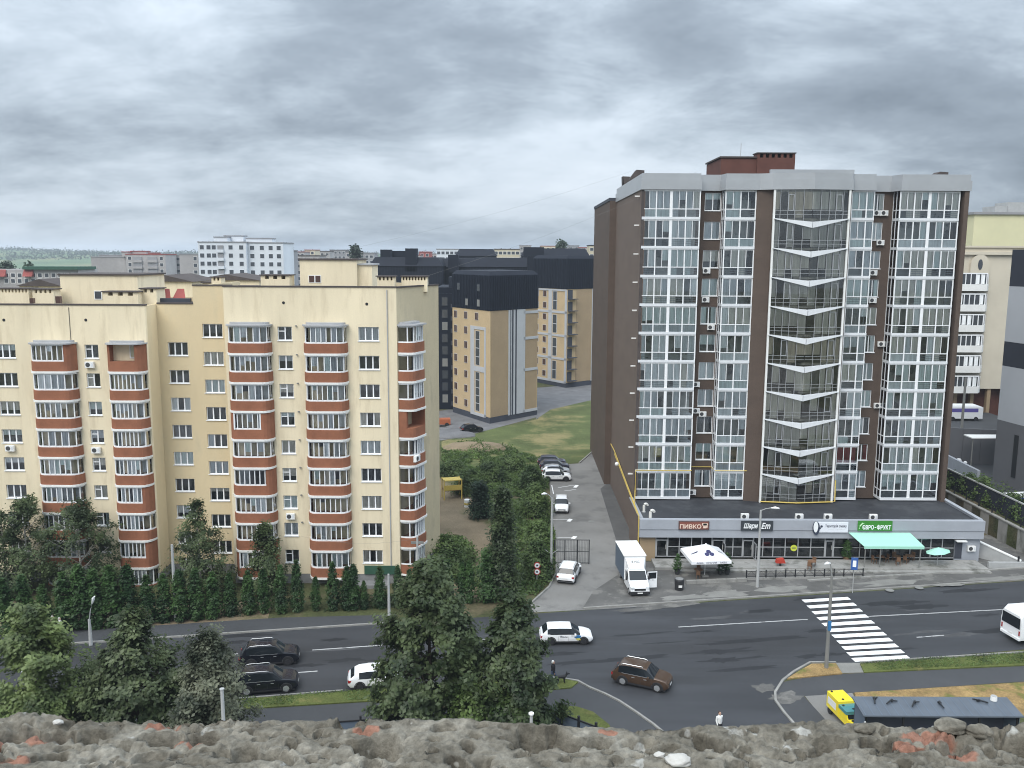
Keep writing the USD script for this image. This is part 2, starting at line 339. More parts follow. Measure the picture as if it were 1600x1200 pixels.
g = MB(); g.add([(-4000, -600, 0), (4000, -600, 0), (4000, 5200, 0), (-4000, 5200, 0)], [(0, 1, 2, 3)])
structure('ground', g, 'ground_soil')
sheet('back_lawn', px_poly([(690, 690), (745, 675), (840, 655), (850, 640), (925, 624), (945, 628), (950, 692), (905, 722), (850, 728), (760, 745), (690, 720)]), 0.004, 'lawn_back')
sheet('yard_dirt', px_poly([(686, 745), (745, 748), (765, 790), (770, 860), (775, 935), (735, 942), (686, 930)]), 0.004, 'dirt')
sheet('garden_soil', [tuple(R(-62, 77.9)), tuple(R(-9, 77.9)), tuple(R(-9, 82.5)), tuple(R(-62, 82.5))], 0.005, 'dirt')
sheet('back_yard_pavement', px_poly([(640, 690), (690, 688), (740, 678), (838, 652), (838, 640), (700, 640), (640, 650)]), 0.008, 'gravel')
sheet('site_dirt', px_poly([(838, 655), (838, 606), (935, 598), (950, 612), (925, 625), (860, 640)]), 0.008, 'gravel')
ALLEY = px_poly([(815, 958), (838, 936), (858, 918), (868, 898), (868, 840), (861, 800), (858, 740), (868, 727), (905, 724), (928, 704), (952, 690)]) + [(17.6, 150), (15.4, 135), (14.2, 91)] + px_poly([(1005, 905), (1060, 918), (1060, 946)])
sheet('alley_pavement', ALLEY, 0.012, 'alley')
sheet('alley_dark_strip', px_poly([(938, 764), (952, 752), (1000, 868), (980, 900)]), 0.016, 'alley_dark')
# main road and side street
ROAD = [tuple(R(-75, 63.4)), tuple(R(-75, 75.1)), tuple(R(2, 75.2)), tuple(R(150, 75.6)), tuple(R(150, 61.6))] + \
    px_poly([(1344, 1036), (1306, 1036), (1266, 1036), (1241, 1050), (1223, 1064), (1211, 1083), (1212, 1096), (1225, 1114), (1244, 1136), (1320, 1230)]) + px_poly([(1130, 1230), (1020, 1132), (993, 1113), (967, 1096), (945, 1085), (921, 1075), (903, 1065), (884, 1062), (850, 1060)])
sheet('road', ROAD, 0.016, 'asphalt')
sheet('near_path', [tuple(R(-75, 48)), tuple(R(-75, 61.8)), tuple(R(-1.0, 61.8)), tuple(R(9, 58)), tuple(R(14, 50)), tuple(R(14, 46))], 0.012, 'asphalt_path')
sheet('near_path', px_poly([(852, 1076), (893, 1074), (905, 1067), (921, 1075.5), (945, 1085.5), (967, 1096.5), (993, 1113.5), (1020, 1132.5), (1090, 1190), (840, 1190)]), 0.014, 'asphalt_path')
sheet('near_path_right', px_poly([(1222, 1066), (1262, 1058), (1320, 1053), (1600, 1039), (2000, 1016), (2000, 1045), (1600, 1065), (1330, 1083), (1255, 1088), (1213, 1098), (1211, 1083)]), 0.012, 'asphalt_path')
sheet('near_forecourt', px_poly([(1213, 1096), (1255, 1087), (1322, 1160), (1340, 1230), (1300, 1230), (1244, 1136)]), 0.020, 'asphalt_path')
sheet('concrete_apron', px_poly([(1257, 1087), (1330, 1080), (1352, 1120), (1352, 1180), (1340, 1190)]), 0.010, 'alley')
sheet('near_yard', [(-90, -70), (90, -70), (90, 44), (-90, 44)], 0.004, 'alley')  # unseen paving added behind the viewpoint so tower glass reflects paler ground
# grass verges stand a kerb's height above the road
def verge(pts, mat, h=0.10, label=None):
    return sheet('grass_verge', px_poly(pts, h), h, mat, thick=h + 0.02)
verge([(200, 1104), (300, 1097), (560, 1079), (700, 1069), (850, 1058), (880, 1060), (903, 1065), (893, 1074), (860, 1077), (700, 1088), (560, 1096), (380, 1107), (300, 1113), (200, 1120)], 'grass_verge')
verge([(868, 1101), (903, 1104), (927, 1112), (952, 1132), (960, 1150), (915, 1150)], 'grass_verge')
verge([(1230, 1060), (1250, 1047), (1268, 1037), (1306, 1036), (1316, 1052), (1262, 1057)], 'dry_grass')
verge([(1344, 1037), (1600, 1021), (1900, 1003), (1900, 1020), (1600, 1039), (1350, 1050)], 'grass_verge')
verge([(1335, 1082), (1600, 1066), (1900, 1048), (1900, 1200), (1620, 1200), (1600, 1118), (1340, 1100)], 'dry_grass', 0.06)
sheet('crossing_landing', px_poly([(1306, 1036), (1344, 1036), (1350, 1051), (1316, 1052)]), 0.020, 'patch_light')
# pavements beyond the road
sheet('pavement', [tuple(R(-75, 75.3)), tuple(R(-75, 77.8)), tuple(R(-8, 77.8)), tuple(R(2.6, 76.8)), tuple(R(1.8, 75.3))], 0.12, 'asphalt_path', thick=0.13)
sheet('pavement', [tuple(R(20, 75.7)), tuple(R(150, 75.9)), tuple(R(150, 99)), tuple((50, 98)), tuple((50.9, 90.5)), tuple((13.8, 90.5)), tuple(R(22, 79.5))], 0.12, 'old_asphalt', thick=0.13)
kb = MB()
ribbon(kb, [R(u, 75.2) for u in np.linspace(-75, 2, 40)], 0.09, 0.0, 0.15)
ribbon(kb, px_poly([(815, 957), (838, 936), (858, 918), (868, 898)]), 0.09, 0.0, 0.16)
ribbon(kb, [R(u, 75.6 + 0.001 * u) for u in np.linspace(20, 150, 60)], 0.09, 0.0, 0.15)
ribbon(kb, [R(u, 63.35) for u in np.linspace(-75, -2, 30)], 0.07, 0.0, 0.13)
ribbon(kb, px_poly([(850, 1059), (884, 1062), (903, 1065), (921, 1075), (945, 1085), (967, 1096), (993, 1113), (1020, 1132), (1090, 1190)]), 0.08, 0.0, 0.13)
ribbon(kb, px_poly([(1306, 1036), (1266, 1036), (1241, 1050), (1223, 1064), (1211, 1083), (1212, 1096), (1225, 1114), (1244, 1136), (1290, 1190)]), 0.09, 0.0, 0.13)
ribbon(kb, px_poly([(1344, 1036), (1600, 1020), (1900, 1002)]), 0.07, 0.0, 0.13)
ribbon(kb, px_poly([(905, 724), (928, 704), (952, 690)]), 0.1, 0.0, 0.15)
structure('kerb', kb, 'kerb')
k2 = MB(); ribbon(k2, px_poly([(1262, 908), (1348, 903), (1600, 888), (1800, 876)], 0.12), 0.13, 0.10, 0.16)
structure('kerb', k2, 'concrete')
# painted markings
mk = MB()
ribbon(mk, [R(u, 70.55) for u in np.linspace(-70, -2, 30)], 0.0, 0.02)
mk = MB()
def dash(u0, u1, n, half=0.07): ribbon(mk, [R(u0, n), R((u0 + u1) / 2, n), R(u1, n)], half, 0.020)
def un(px, py): q = G(px, py)[:2]; return q @ RU, q @ RN
for a, b in (((310, 1026), (372, 1022)), ((488, 1016), (602, 1008)), ((30, 1051), (110, 1044)), ((150, 1040), (205, 1034)), ((1432, 996), (1475, 993)), ((466, 1051), (496, 1049)), ((700, 1003), (790, 997))):
    (u0, n0), (u1, n1) = un(*a), un(*b); dash(u0, u1, (n0 + n1) / 2)
(u0, n0), (u1, n1), (u2, n2) = un(1060, 980), un(1262, 968), un(1600, 951)
ribbon(mk, [R(u0, n0), R(u1, n1)], 0.07, 0.020); ribbon(mk, [R(un(1325, 965)[0], un(1325, 965)[1]), R(u2, n2), R(u2 + 60, n2 + (n2 - n1) * 60 / (u2 - u1))], 0.07, 0.020)
structure('lane_marking', mk, 'paint_worn')
for i in range(11):                                                  # zebra bars lie along the road
    t = i / 10.0
    A = np.array([1255 + (1333 - 1255) * t, 939.5 + (1031.5 - 939.5) * t]); B = np.array([1327 + (1420 - 1327) * t, 935 + (1027 - 935) * t])
    a0, b0 = G(*A)[:2], G(*B)[:2]; d = (b0 - a0) / np.linalg.norm(b0 - a0); w = np.array([-d[1], d[0]]) * 0.34
    z = MB(); z.add([(*(a0 - w), 0.022), (*(b0 - w), 0.022), (*(b0 + w), 0.022), (*(a0 + w), 0.022)], [(0, 1, 2, 3)])
    structure('crossing_stripe', z, 'paint')
# patches and manholes in the roadway
rng = np.random.default_rng(5)
def blob(px, py, w, h, z, mat, name='asphalt_patch', k=18, seed=0):
    c = G(px, py)[:2]; rg = np.random.default_rng(seed + int(px)); a = np.linspace(0, 2 * np.pi, k, endpoint=False)
    r = 1 + 0.22 * rg.standard_normal(k)
    pts = [tuple(c + RU * w * math.cos(t) * q + RN * h * math.sin(t) * q) for t, q in zip(a, r)]
    pg = Polygon(pts).buffer(0)
    if pg.geom_type == 'Polygon': sheet(name, pg, z, mat)
BZ = 0.0172
for px, py, w, h in ((1190, 1000, 4.6, 0.35), (1130, 1018, 2.6, 0.5), (1130, 1032, 1.2, 0.5), (1165, 1045, 3.0, 0.3), (1190, 955, 1.3, 0.35), (1395, 943, 3, 0.5), (1440, 948, 2.5, 0.5), (520, 1000, 1.2, 0.3), (365, 1004, 1.2, 0.35), (480, 1040, 1.6, 0.25), (620, 1030, 2.0, 0.3), (980, 1030, 3.2, 0.5), (1560, 985, 3, 0.5), (900, 1035, 2.0, 0.35)):
    blob(px, py, w, h, (BZ := BZ + 0.0002), 'patch_dark')
BZ = 0.123
for px, py, w, h in ((1070, 935, 2.2, 0.6), (1130, 930, 2.4, 0.7), (1210, 922, 2.2, 0.7), (1240, 920, 1.4, 0.5), (1390, 912, 3.2, 0.7), (1560, 905, 4.0, 0.5), (1480, 916, 2.0, 0.3)):
    blob(px, py, w, h, (BZ := BZ + 0.0006), 'patch_light', 'pavement_patch', seed=3)
BZ = 0.024
for px, py, w, h in ((1040, 945, 3.2, 0.7), (1005, 952, 2.5, 0.35), (1230, 1090, 1.2, 0.8), (1195, 1075, .8, .6)):
    blob(px, py, w, h, (BZ := BZ + 0.0008), 'old_asphalt', 'worn_patch', seed=9)
rp = np.random.default_rng(8)
for k in range(46):                                                   # repairs, damp smears and scuffs along the carriageway
    u, n = rp.uniform(-45, 62), rp.uniform(62.5, 74.8); dk = rp.random() < 0.7; a = np.linspace(0, 2 * np.pi, 16, endpoint=False); q = 1 + 0.3 * rp.standard_normal(16); w, h = rp.uniform(0.5, 3.4), rp.uniform(0.08, 0.38)
    pg = Polygon([tuple(R(u + w * math.cos(t) * s_, n + h * math.sin(t) * s_)) for t, s_ in zip(a, q)]).buffer(0)
    if pg.geom_type == 'Polygon': sheet('asphalt_patch', pg, 0.0164 + 0.00002 * k, 'patch_dark' if dk else 'patch_mid')
# parking bay lines in the alley
mk = MB()
for a, b in (((872, 762), (898, 758)), ((882, 767), (900, 765)), ((858, 812), (893, 812)), ((860, 841), (896, 840)), ((865, 772), (862, 758))):
    ribbon(mk, px_poly([a, b]), 0.06, 0.016)
for x, y in ((890, 813), (897, 840), (900, 760)): ribbon(mk, px_poly([(x - 2, y + 2), (x + 2, y - 2)]), 0.25, 0.017)
structure('parking_marking', mk, 'paint')
mh = MB()
for x, y in ((930, 728), (924, 815), (1390, 924), (1436, 920)):
    c = G(x, y); mh.cyl((c[0], c[1], 0.005 if y < 900 else 0.12), 0.42, 0.018, sides=20)
structure('manhole_cover', mh, 'pole_dark')
# shop terrace
tr = MB()
tr.box(15.2, 50.4, 87.9, 90.62, 0.10, 0.42); tr.box(17.0, 50.4, 87.3, 87.9, 0.10, 0.27)
structure('shop_terrace', tr, 'concrete')
# hills far to the left, with a field
def hill(x0, x1, y0, y1, fn, nx=90, ny=24):
    X, Y = np.meshgrid(np.linspace(x0, x1, nx), np.linspace(y0, y1, ny)); Z = fn(X, Y)
    i, j = np.meshgrid(np.arange(ny - 1), np.arange(nx - 1), indexing='ij'); a = i * nx + j
    m = MB(); m.add(np.stack([X.ravel(), Y.ravel(), Z.ravel()], 1), np.stack([a, a + 1, a + nx + 1, a + nx], -1).reshape(-1, 4)); return m
def hz(X, Y):
    t = np.clip((Y - 1100) / 900, 0, 1); t = t * t * (3 - 2 * t)
    base = 33.5 + 5 * np.sin(X / 330 + 0.6) + 3 * np.sin(X / 130)
    return t * base - 0.3
structure('hills', hill(-2600, 2600, 1100, 2600, hz, 160, 30), 'hill_green')

# ------------------------------------------------------------------ facade pieces
def X2(v): return np.array([v[0], v[1], 0.0])
def frame(o, d, n): return (np.array([o[0], o[1], 0.0]), np.array([d[0], d[1], 0.0]), np.array([n[0], n[1], 0.0]))
def wall(fr, s0, s1, z0, z1, holes, th, mat, parent, name='wall'):
    pg = sbox(s0, z0, s1, z1)
    for h in holes: pg = pg.difference(sbox(*h))
    m = MB(fr)
    for q in getattr(pg, 'geoms', [pg]): m.slab(q, -th, 0.0)
    return m.build(name, mat, parent)
def window(fr, s0, s1, z0, z1, sash, parent, rg, w=-0.16, sill=True, dark=0.0, transom=False, fmat='white_plastic', pmat='pane', name='window', cmats=None):
    """white frame (the part) with its panes and a curtain behind as sub-parts; the hole runs s0..s1, z0..z1"""
    t = 0.075; f = MB(fr)
    f.box(s0, s1, w - 0.07, w, z0, z0 + t).box(s0, s1, w - 0.07, w, z1 - t, z1)
    edges = np.linspace(s0, s1, sash + 1)
    f.box(s0, s0 + t, w - 0.07, w, z0 + t, z1 - t).box(s1 - t, s1, w - 0.07, w, z0 + t, z1 - t)
    for e in edges[1:-1]: f.box(e - t * 0.8, e + t * 0.8, w - 0.07, w + 0.002, z0 + t, z1 - t)
    if transom: f.box(edges[0] + t, edges[1] - t * 0.8, w - 0.07, w + 0.001, z1 - 0.50, z1 - 0.42)
    if sill: f.box(s0 - 0.05, s1 + 0.05, w + 0.003, 0.09, z0 - 0.05, z0 + 0.01)
    o = f.build(name, fmat, parent)
    for k in range(sash):
        a, b = edges[k] + (t if k == 0 else t * 0.8), edges[k + 1] - (t if k == sash - 1 else t * 0.8)
        MB(fr).box(a, b, w - 0.045, w - 0.035, z0 + t, z1 - t).build('pane', pmat, o)
    u = rg.random()
    if u > dark:
        cm = (cmats or CURT)[rg.integers(len(cmats or CURT))]; c = MB(fr)
        kind = [0, 0, 0, 3, 1, 2, 3][rg.integers(7)]
        if kind == 0: c.box(s0 + 0.02, s1 - 0.02, w - 0.13, w - 0.11, z0 + 0.02, z1 - 0.02)
        elif kind == 1:
            c.box(s0 + 0.02, s0 + (s1 - s0) * 0.36, w - 0.13, w - 0.11, z0 + 0.02, z1 - 0.02).box(s1 - (s1 - s0) * 0.34, s1 - 0.02, w - 0.13, w - 0.11, z0 + 0.02, z1 - 0.02)
        elif kind == 2: c.box(s0 + 0.02, edges[1], w - 0.13, w - 0.11, z0 + 0.02, z1 - 0.02)
        else: c.box(s0 + 0.02, s1 - 0.02, w - 0.13, w - 0.11, z0 + (z1 - z0) * rg.uniform(0.3, 0.7), z1 - 0.02)
        c.build('curtain', cm, o)
    return o
AC = None
def air_con(fr, s, w, z, label, group='air conditioners on the walls', sc=1.0, name='air_conditioner'):
    """outdoor unit with its fan grille on the outward side"""
    global AC
    o, d, n = fr; loc = o + d * s + n * w + np.array([0, 0, z]); rz = math.degrees(math.atan2(d[1], d[0]))
    if AC is None:
        AC = thing(name, label, 'air conditioner', loc, rz, group)
        MB().box(-0.42, 0.42, -0.30, 0.0, 0.0, 0.58).box(-0.40, -0.34, -0.26, 0.05, -0.05, 0.0).box(0.34, 0.40, -0.26, 0.05, -0.05, 0.0).build('casing', 'ac_white', AC)
        m = MB(); m.tube([(-0.12, -0.302, 0.29), (-0.12, -0.315, 0.29)], [0.22, 0.22], 18); m.build('fan_grille', 'louvre', AC)
        m = MB(); m.box(0.18, 0.38, -0.306, -0.301, 0.12, 0.46); m.build('side_grille', 'curtain_grey', AC)
        return AC
    return copy(AC, name, label, 'air conditioner', loc, rz, group)

# ------------------------------------------------------------------ yellow apartment block (left)
YB = thing('apartment_block', 'yellow stuccoed apartment block with red brown balcony bands in front of the conifer hedge', 'apartment building')
YF = 84.0
xw1 = P(226, 478, YF)[0]                          # right corner of the left wing
xw2 = P(348, 450, YF)[0]                          # left corner of the right wing
xe = P(619, 450, YF)[0]                           # right corner of the right wing
xstep = P(301, 460, 86.7)[0]
zr = 29.75; zl = P(120, 477, YF)[2]
frF = frame((0, YF), (1, 0), (0, -1)); frR = frame((0, 86.7), (1, 0), (0, -1))
end = np.array([-7.8, 92.0]); ed = end - np.array([xe, YF]); el = np.linalg.norm(ed); ed /= el
frE = frame((xe, YF), ed, (ed[1], -ed[0]))
rg = np.random.default_rng(11)
ROWZ = [25.28 - 2.806 * k for k in range(9)]       # window centres, right wing
LROWZ = [P(75, 549, YF)[2] - 2.806 * k for k in range(9)]
def colwin(fr, px, half, rows, sash, zh=0.70, **kw):
    s = P(px, 600, -fr[0][1] if False else fr[0][1])[0]
    return [(s - half, z - zh, s + half, z + zh) for z in rows], sash
sW = lambda px, py, Y: P(px, py, Y)[0]
c10 = sW(8, 549, YF); c142 = sW(143, 549, YF); c283 = sW(278, 547, 86.7); c335 = sW(332, 519, 86.7); c445 = sW(445, 523, YF); c577 = sW(576, 523, YF)
cm18 = sW(-95, 549, YF)
holesL = [(c - h, z - 0.68, c + h, z + 0.68) for c, h in ((c10, 1.0), (c142, 0.66)) for z in LROWZ]
holesR = [(c445 - 0.7, z - 0.68, c445 + 0.7, z + 0.68) for z in ROWZ] + [(c577 - 1.0, z - 0.68, c577 + 1.0, z + 0.68) for z in ROWZ]
holesM1 = [(c283 - 1.0, z - 0.68, c283 + 1.0, z + 0.68) for z in LROWZ]
holesM2 = [(c335 - 1.0, z - 0.68, c335 + 1.0, z + 0.68) for z in ROWZ]
wall(frF, -58, xw1, 1.0, zl, holesL, 0.35, 'stucco_yellow', YB)
wall(frR, xw1 - 0.3, xstep, 1.0, zl + 0.02, holesM1, 0.35, 'stucco_painted_shade', YB)
wall(frR, xstep, xw2 + 0.3, 1.0, zr - 0.02, holesM2, 0.35, 'stucco_painted_shade', YB)
wall(frF, xw2, xe, 1.0, zr, holesR, 0.35, 'stucco_yellow', YB)
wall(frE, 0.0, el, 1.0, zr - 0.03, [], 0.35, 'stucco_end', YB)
m = MB(); m.box(xw1 - 0.35, xw1 - 0.003, YF + 0.36, 86.7 - 0.003, 1.0, zl - 0.02); m.build('return_wall', 'stucco_painted_shade', YB)
m = MB(); m.box(xw2 + 0.003, xw2 + 0.35, YF + 0.36, 86.7 - 0.003, 1.0, zr - 0.02); m.build('return_wall', 'stucco_painted_shade', YB)
m = MB(); m.prism([(-58, YF + 0.02), (xw1 - 0.02, YF + 0.02), (xw1 - 0.02, 86.72), (xw2 + 0.02, 86.72), (xw2 + 0.02, YF + 0.02), (xe - 0.02, YF + 0.02), (end[0] - 0.02, end[1]), (end[0] - 6, 101), (-58, 101)], 0.0, 1.0)
m.build('plinth', 'plinth_grey', YB)
m = MB(); m.prism([(-57.8, YF + 0.9), (xw1 - 0.9, YF + 0.9), (xw1 - 0.9, 87.6), (xw2 + 0.9, 87.6), (xw2 + 0.9, YF + 0.9), (xe - 1.4, YF + 0.9), (end[0] - 1.4, end[1]), (end[0] - 6, 100.5), (-57.8, 100.5)], 1.0, zl - 0.9)
m.build('interior', 'room_dark', YB)
# roof decks and parapet cappings
m = MB(); m.prism([(-58, YF + 0.35), (xw1 - 0.36, YF + 0.35), (xw1 - 0.36, 87.05), (xstep, 87.05), (xstep, 101), (-58, 101)], zl - 0.8, zl - 0.5); m.build('roof', 'roof_dark', YB)
m = MB(); m.prism([(xstep + 0.01, 87.05), (xw2 + 0.36, 87.05), (xw2 + 0.36, YF + 0.36), (xe - 0.4, YF + 0.36), (end[0] - 0.5, end[1]), (end[0] - 6, 101), (xstep + 0.01, 101)], zr - 0.8, zr - 0.45); m.build('roof', 'roof_dark', YB)
m = MB(frF); m.box(-58, xw1 + 0.06, -0.42, 0.07, zl, zl + 0.13); m.box(xw2 - 0.06, xe + 0.05, -0.42, 0.07, zr, zr + 0.13); m.build('parapet_capping', 'roof_dark', YB)
m = MB(frR); m.box(xw1 + 0.06, xstep - 0.02, -0.42, 0.07, zl + 0.021, zl + 0.15); m.box(xstep - 0.02, xw2 - 0.06, -0.42, 0.07, zr - 0.02, zr + 0.11); m.build('parapet_capping', 'roof_dark', YB)
m = MB(frE); m.box(0.1, el + 0.05, -0.42, 0.07, zr - 0.03, zr + 0.10); m.build('parapet_capping', 'roof_dark', YB)
# gable side of the step and rear wall
m = MB(); m.box(xstep, xstep + 0.3, 87.06, 101, zl - 1, zr - 0.03); m.build('step_wall', 'stucco_painted_shade', YB)
m = MB(); m.box(-58, end[0] - 6, 100.7, 101, 1.0, zl); m.build('rear_wall', 'stucco_painted_shade', YB)
a0 = np.array([end[0], end[1]]); b0 = np.array([end[0] - 6, 101.0]); dd = (b0 - a0) / np.linalg.norm(b0 - a0)
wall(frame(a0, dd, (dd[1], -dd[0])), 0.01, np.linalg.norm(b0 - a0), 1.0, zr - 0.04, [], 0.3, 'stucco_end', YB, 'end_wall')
# small windows
def do_windows(fr, c, half, rows, sash, skip=(), transom=False):
    for k, z in enumerate(rows):
        if k in skip: continue
        window(fr, c - half, c + half, z - 0.68, z + 0.68, sash, YB, rg, dark=0.08, transom=transom and rg.random() < 0.8)
do_windows(frF, c10, 1.0, LROWZ, 3); do_windows(frF, c142, 0.66, LROWZ, 2, transom=True)
do_windows(frR, c283, 1.0, LROWZ, 3); do_windows(frR, c335, 1.0, ROWZ, 3)
do_windows(frF, c445, 0.7, ROWZ, 2, transom=True); do_windows(frF, c577, 1.0, ROWZ, 3)
# curved balconies: brick band, white trims, glazed band
def bay_plan(w, p, r, inset=0.0, ease=5):
    pts = []
    for a in np.linspace(0, 1, ease): pts.append((inset + r * (1 - math.cos(a * math.pi / 2)) * 0.9, (p - inset) * math.sin(a * math.pi / 2) if a < 1 else p - inset))
    q = [(w - x, y) for x, y in reversed(pts)]
    return [(pts[0][0], -0.1)] + pts + q + [(q[-1][0], -0.1)]
def balcony(fr, s0, w, zc, kind, p=1.15, r=0.9, parent=YB, last=False, npan=5):
    f2 = (fr[0] + fr[1] * s0, fr[1], fr[2])
    b = MB(f2); pl = bay_plan(w, p, r)
    b.prism(pl, zc - 1.80, zc - 0.86)
    if kind in ('solid', 'side'):                                    # bricked-up glazing round a smaller window
        a0, a1 = (0.55, w - 1.05) if kind == 'solid' else (0.2, w - 0.75)
        b.prism(Polygon(pl).intersection(sbox(-1, -1, a0, 9)), zc - 0.86, zc + 0.80) if kind == 'solid' else None
        b.prism(Polygon(pl).intersection(sbox(a1, -1, 99, 9)), zc - 0.86, zc + 0.80)
        b.prism(Polygon(pl).intersection(sbox(a0, -1, a1, p - 0.4)), zc + 0.70, zc + 0.80)
    if kind == 'open':
        b.prism(Polygon(pl).intersection(sbox(w - 0.75, -1, 99, 9)), zc - 0.86, zc + 0.80)
        b.prism(Polygon(pl).intersection(sbox(-1, -1, 0.45, 0.8)), zc - 0.86, zc + 0.80)
    o = b.build('balcony', 'red_brick', parent)
    t = MB(f2); t.prism(bay_plan(w, p + 0.07, r, -0.04), zc - 2.0, zc - 1.803)
    t.build('trim', 'white_trim', o)
    if kind == 'open':
        return o
    fm = MB(f2); gl = MB(f2)
    ring = Polygon(bay_plan(w, p - 0.04, r, 0.05)); inner = Polygon(bay_plan(w, p - 0.13, r, 0.14))
    hoop = ring.difference(inner.union(sbox(-1, -2, 99, 0.02)))
    clip = None
    if kind == 'solid': clip = sbox(0.55, -1, w - 1.05, 9)
    if kind == 'side': clip = sbox(-1, -1, w - 0.75, 9)
    if clip is not None: hoop = hoop.intersection(clip)
    for q in getattr(hoop, 'geoms', [hoop]):
        if q.area > 1e-4:
            fm.prism(q, zc - 0.858, zc - 0.72); fm.prism(q, zc + 0.66, zc + 0.798)
    outer = np.array(bay_plan(w, p - 0.05, r, 0.06)[1:-1])
    n_ = len(outer)
    posts = [tuple(q) for q in outer[1::2]] if npan < 4 else [tuple(outer[0]), tuple(outer[2]), tuple(outer[4])] + [(outer[4][0] + (outer[5][0] - outer[4][0]) * k / npan, p - 0.05) for k in range(1, npan)] + [tuple(outer[5]), tuple(outer[7]), tuple(outer[9])]
    for x, y in posts:
        if clip is not None and not clip.buffer(0.05).contains(sbox(x - 0.001, y - 0.001, x + 0.001, y + 0.001)): continue
        th = 0.042
        fm.box(x - th, x + th, y - 0.1, y - 0.005, zc - 0.72, zc + 0.66)
    if clip is not None and kind == 'solid':
        for x in (0.6, w - 1.1): fm.box(x - 0.06, x + 0.06, p - 0.15, p + 0.005, zc - 0.858, zc + 0.798)
    fm.build('frame', 'white_plastic', o)
    gp = Polygon(bay_plan(w, p - 0.08, r, 0.09)).difference(Polygon(bay_plan(w, p - 0.095, r, 0.105)).union(sbox(-1, -2, 99, 0.02)))
    if clip is not None: gp = gp.intersection(clip)
    for q in getattr(gp, 'geoms', [gp]):
        if q.area > 1e-4: gl.prism(q, zc - 0.72, zc + 0.66)
    gl.build('glazing', 'pane', o)
    # what stands behind the glass: white blinds, curtains, the flat's own wall
    cu = {}
    k0 = outer[4][0]; k1 = outer[5][0]
    for k in range(npan):
        if rg.random() < 0.74:
            mt = CURT[rg.choice([0, 0, 1, 2, 1, 3, 4])]; mb = cu.setdefault(mt, MB(f2))
            a, b_ = k0 + (k1 - k0) * k / npan, k0 + (k1 - k0) * (k + 1) / npan
            lo = zc - 0.72 if rg.random() < 0.6 else zc + rg.uniform(-0.4, 0.3)
            mb.box(a, b_ - 0.02, p - 0.19, p - 0.17, lo, zc + 0.7)
    if rg.random() < 0.5: cu.setdefault('curtain_grey', MB(f2)).box(w - 0.95, w - 0.3, 0.25, 0.27, zc - 0.7, zc + 0.7)
    for mt, mb in cu.items(): mb.build('curtain', mt, o)
    return o
def cap(fr, s0, w, zc, p=1.15, r=0.9):
    f2 = (fr[0] + fr[1] * s0, fr[1], fr[2])
    t = MB(f2); t.prism(bay_plan(w, p + 0.12, r, -0.1), zc + 0.80, zc + 0.93); t.prism(bay_plan(w, p - 0.25, r, 0.2), zc + 0.931, zc + 1.12)
    t.build('balcony_roof', 'grey_sheet', YB)
cols = [(sW(42, 549, YF - 1), sW(112, 549, YF - 1), LROWZ, frF, {0: 'side'}), (sW(162, 549, YF - 1), sW(230, 549, YF - 1), LROWZ, frF, {0: 'open', 5: 'side', 7: 'side'}),
        (sW(351, 520, YF - 1), sW(420, 520, YF - 1), ROWZ, frF, {3: 'solid', 5: 'side', 8: 'solid'}), (sW(471, 520, YF - 1), sW(540, 520, YF - 1), ROWZ, frF, {5: 'full'})]
for x0, x1, rows, fr, special in cols:
    x1 = min(x1, xw1 - 0.05) if rows is LROWZ else x1
    cap(fr, x0, x1 - x0, rows[0])
    for k, z in enumerate(rows[:8 if rows is LROWZ else 9] if False else rows):
        balcony(fr, x0, x1 - x0, z, special.get(k, 'glazed'), npan=5 if rg.random() < 0.75 else 4)
# corner balconies on the right end wall
for k, z in enumerate(ROWZ):
    balcony(frE, 0.15, 3.3, z, 'open' if k == 3 else 'glazed', p=1.5, r=0.8, npan=3 if False else 4)
cap(frE, 0.15, 3.3, ROWZ[0], p=1.5, r=0.8)
# open balcony backs: door and window on the flat wall
for fr, s0, w, z in ((frF, cols[1][0], cols[1][1] - cols[1][0], LROWZ[0]),):
    f3 = (fr[0] + np.array([0, 0, 0.]), fr[1], fr[2])
    window(f3, s0 + w - 2.1, s0 + w - 0.8, z - 0.62, z + 0.62, 2, YB, rg, w=0.09, sill=False)
# green shop front and pipes at the base
m = MB(frF); m.box(xe - 3.6, xe - 0.5, 0.005, 0.12, 1.02, 1.9); m.build('green_band', 'green_panel', YB)
m = MB(frF); m.box(c577 - 1.9, c577 + 1.6, 0.02, 1.4, 0.0, 0.35); m.build('step', 'plinth_grey', YB)
m = MB(frF); m.tube([(xe - 0.9, 0.07, 1.0), (xe - 0.9, 0.07, zr - 0.2)], [0.05, 0.05], 6); m.build('downpipe', 'grey_sheet', YB)
m = MB(frF); m.tube([(P(108, 490, YF)[0], 0.03, 8), (P(108, 490, YF)[0], 0.03, zl - 0.2)], [0.025, 0.025], 5); m.build('cable', 'dark_plastic', YB)
for px, py, fr in ((134, 500, frF), (6, 500, frF), (443, 473, frF), (573, 475, frF)):
    q = P(px, py, YF); m = MB(fr); m.tube([(q[0], 0.0, q[2]), (q[0], 0.03, q[2])], [0.14, 0.14], 10); m.build('vent', 'black_metal', YB)
# security lamps in a column between the windows
for k in range(8):
    for px, rows, fr, Y in ((119, LROWZ, frF, YF), (464, ROWZ, frF, YF), (243, LROWZ, frR, 86.7)):
        q = P(px, 549, Y)[0]; m = MB(fr); m.box(q - 0.07, q + 0.07, 0.0, 0.22, rows[k] + 0.72, rows[k] + 0.82); m.build('wall_lamp', 'pole_dark', YB)
for k in range(9):
    m = MB(frE); m.box(4.6, 4.75, 0.0, 0.2, ROWZ[k] - 0.1, ROWZ[k] + 0.05); m.build('wall_lamp', 'pole_dark', YB)
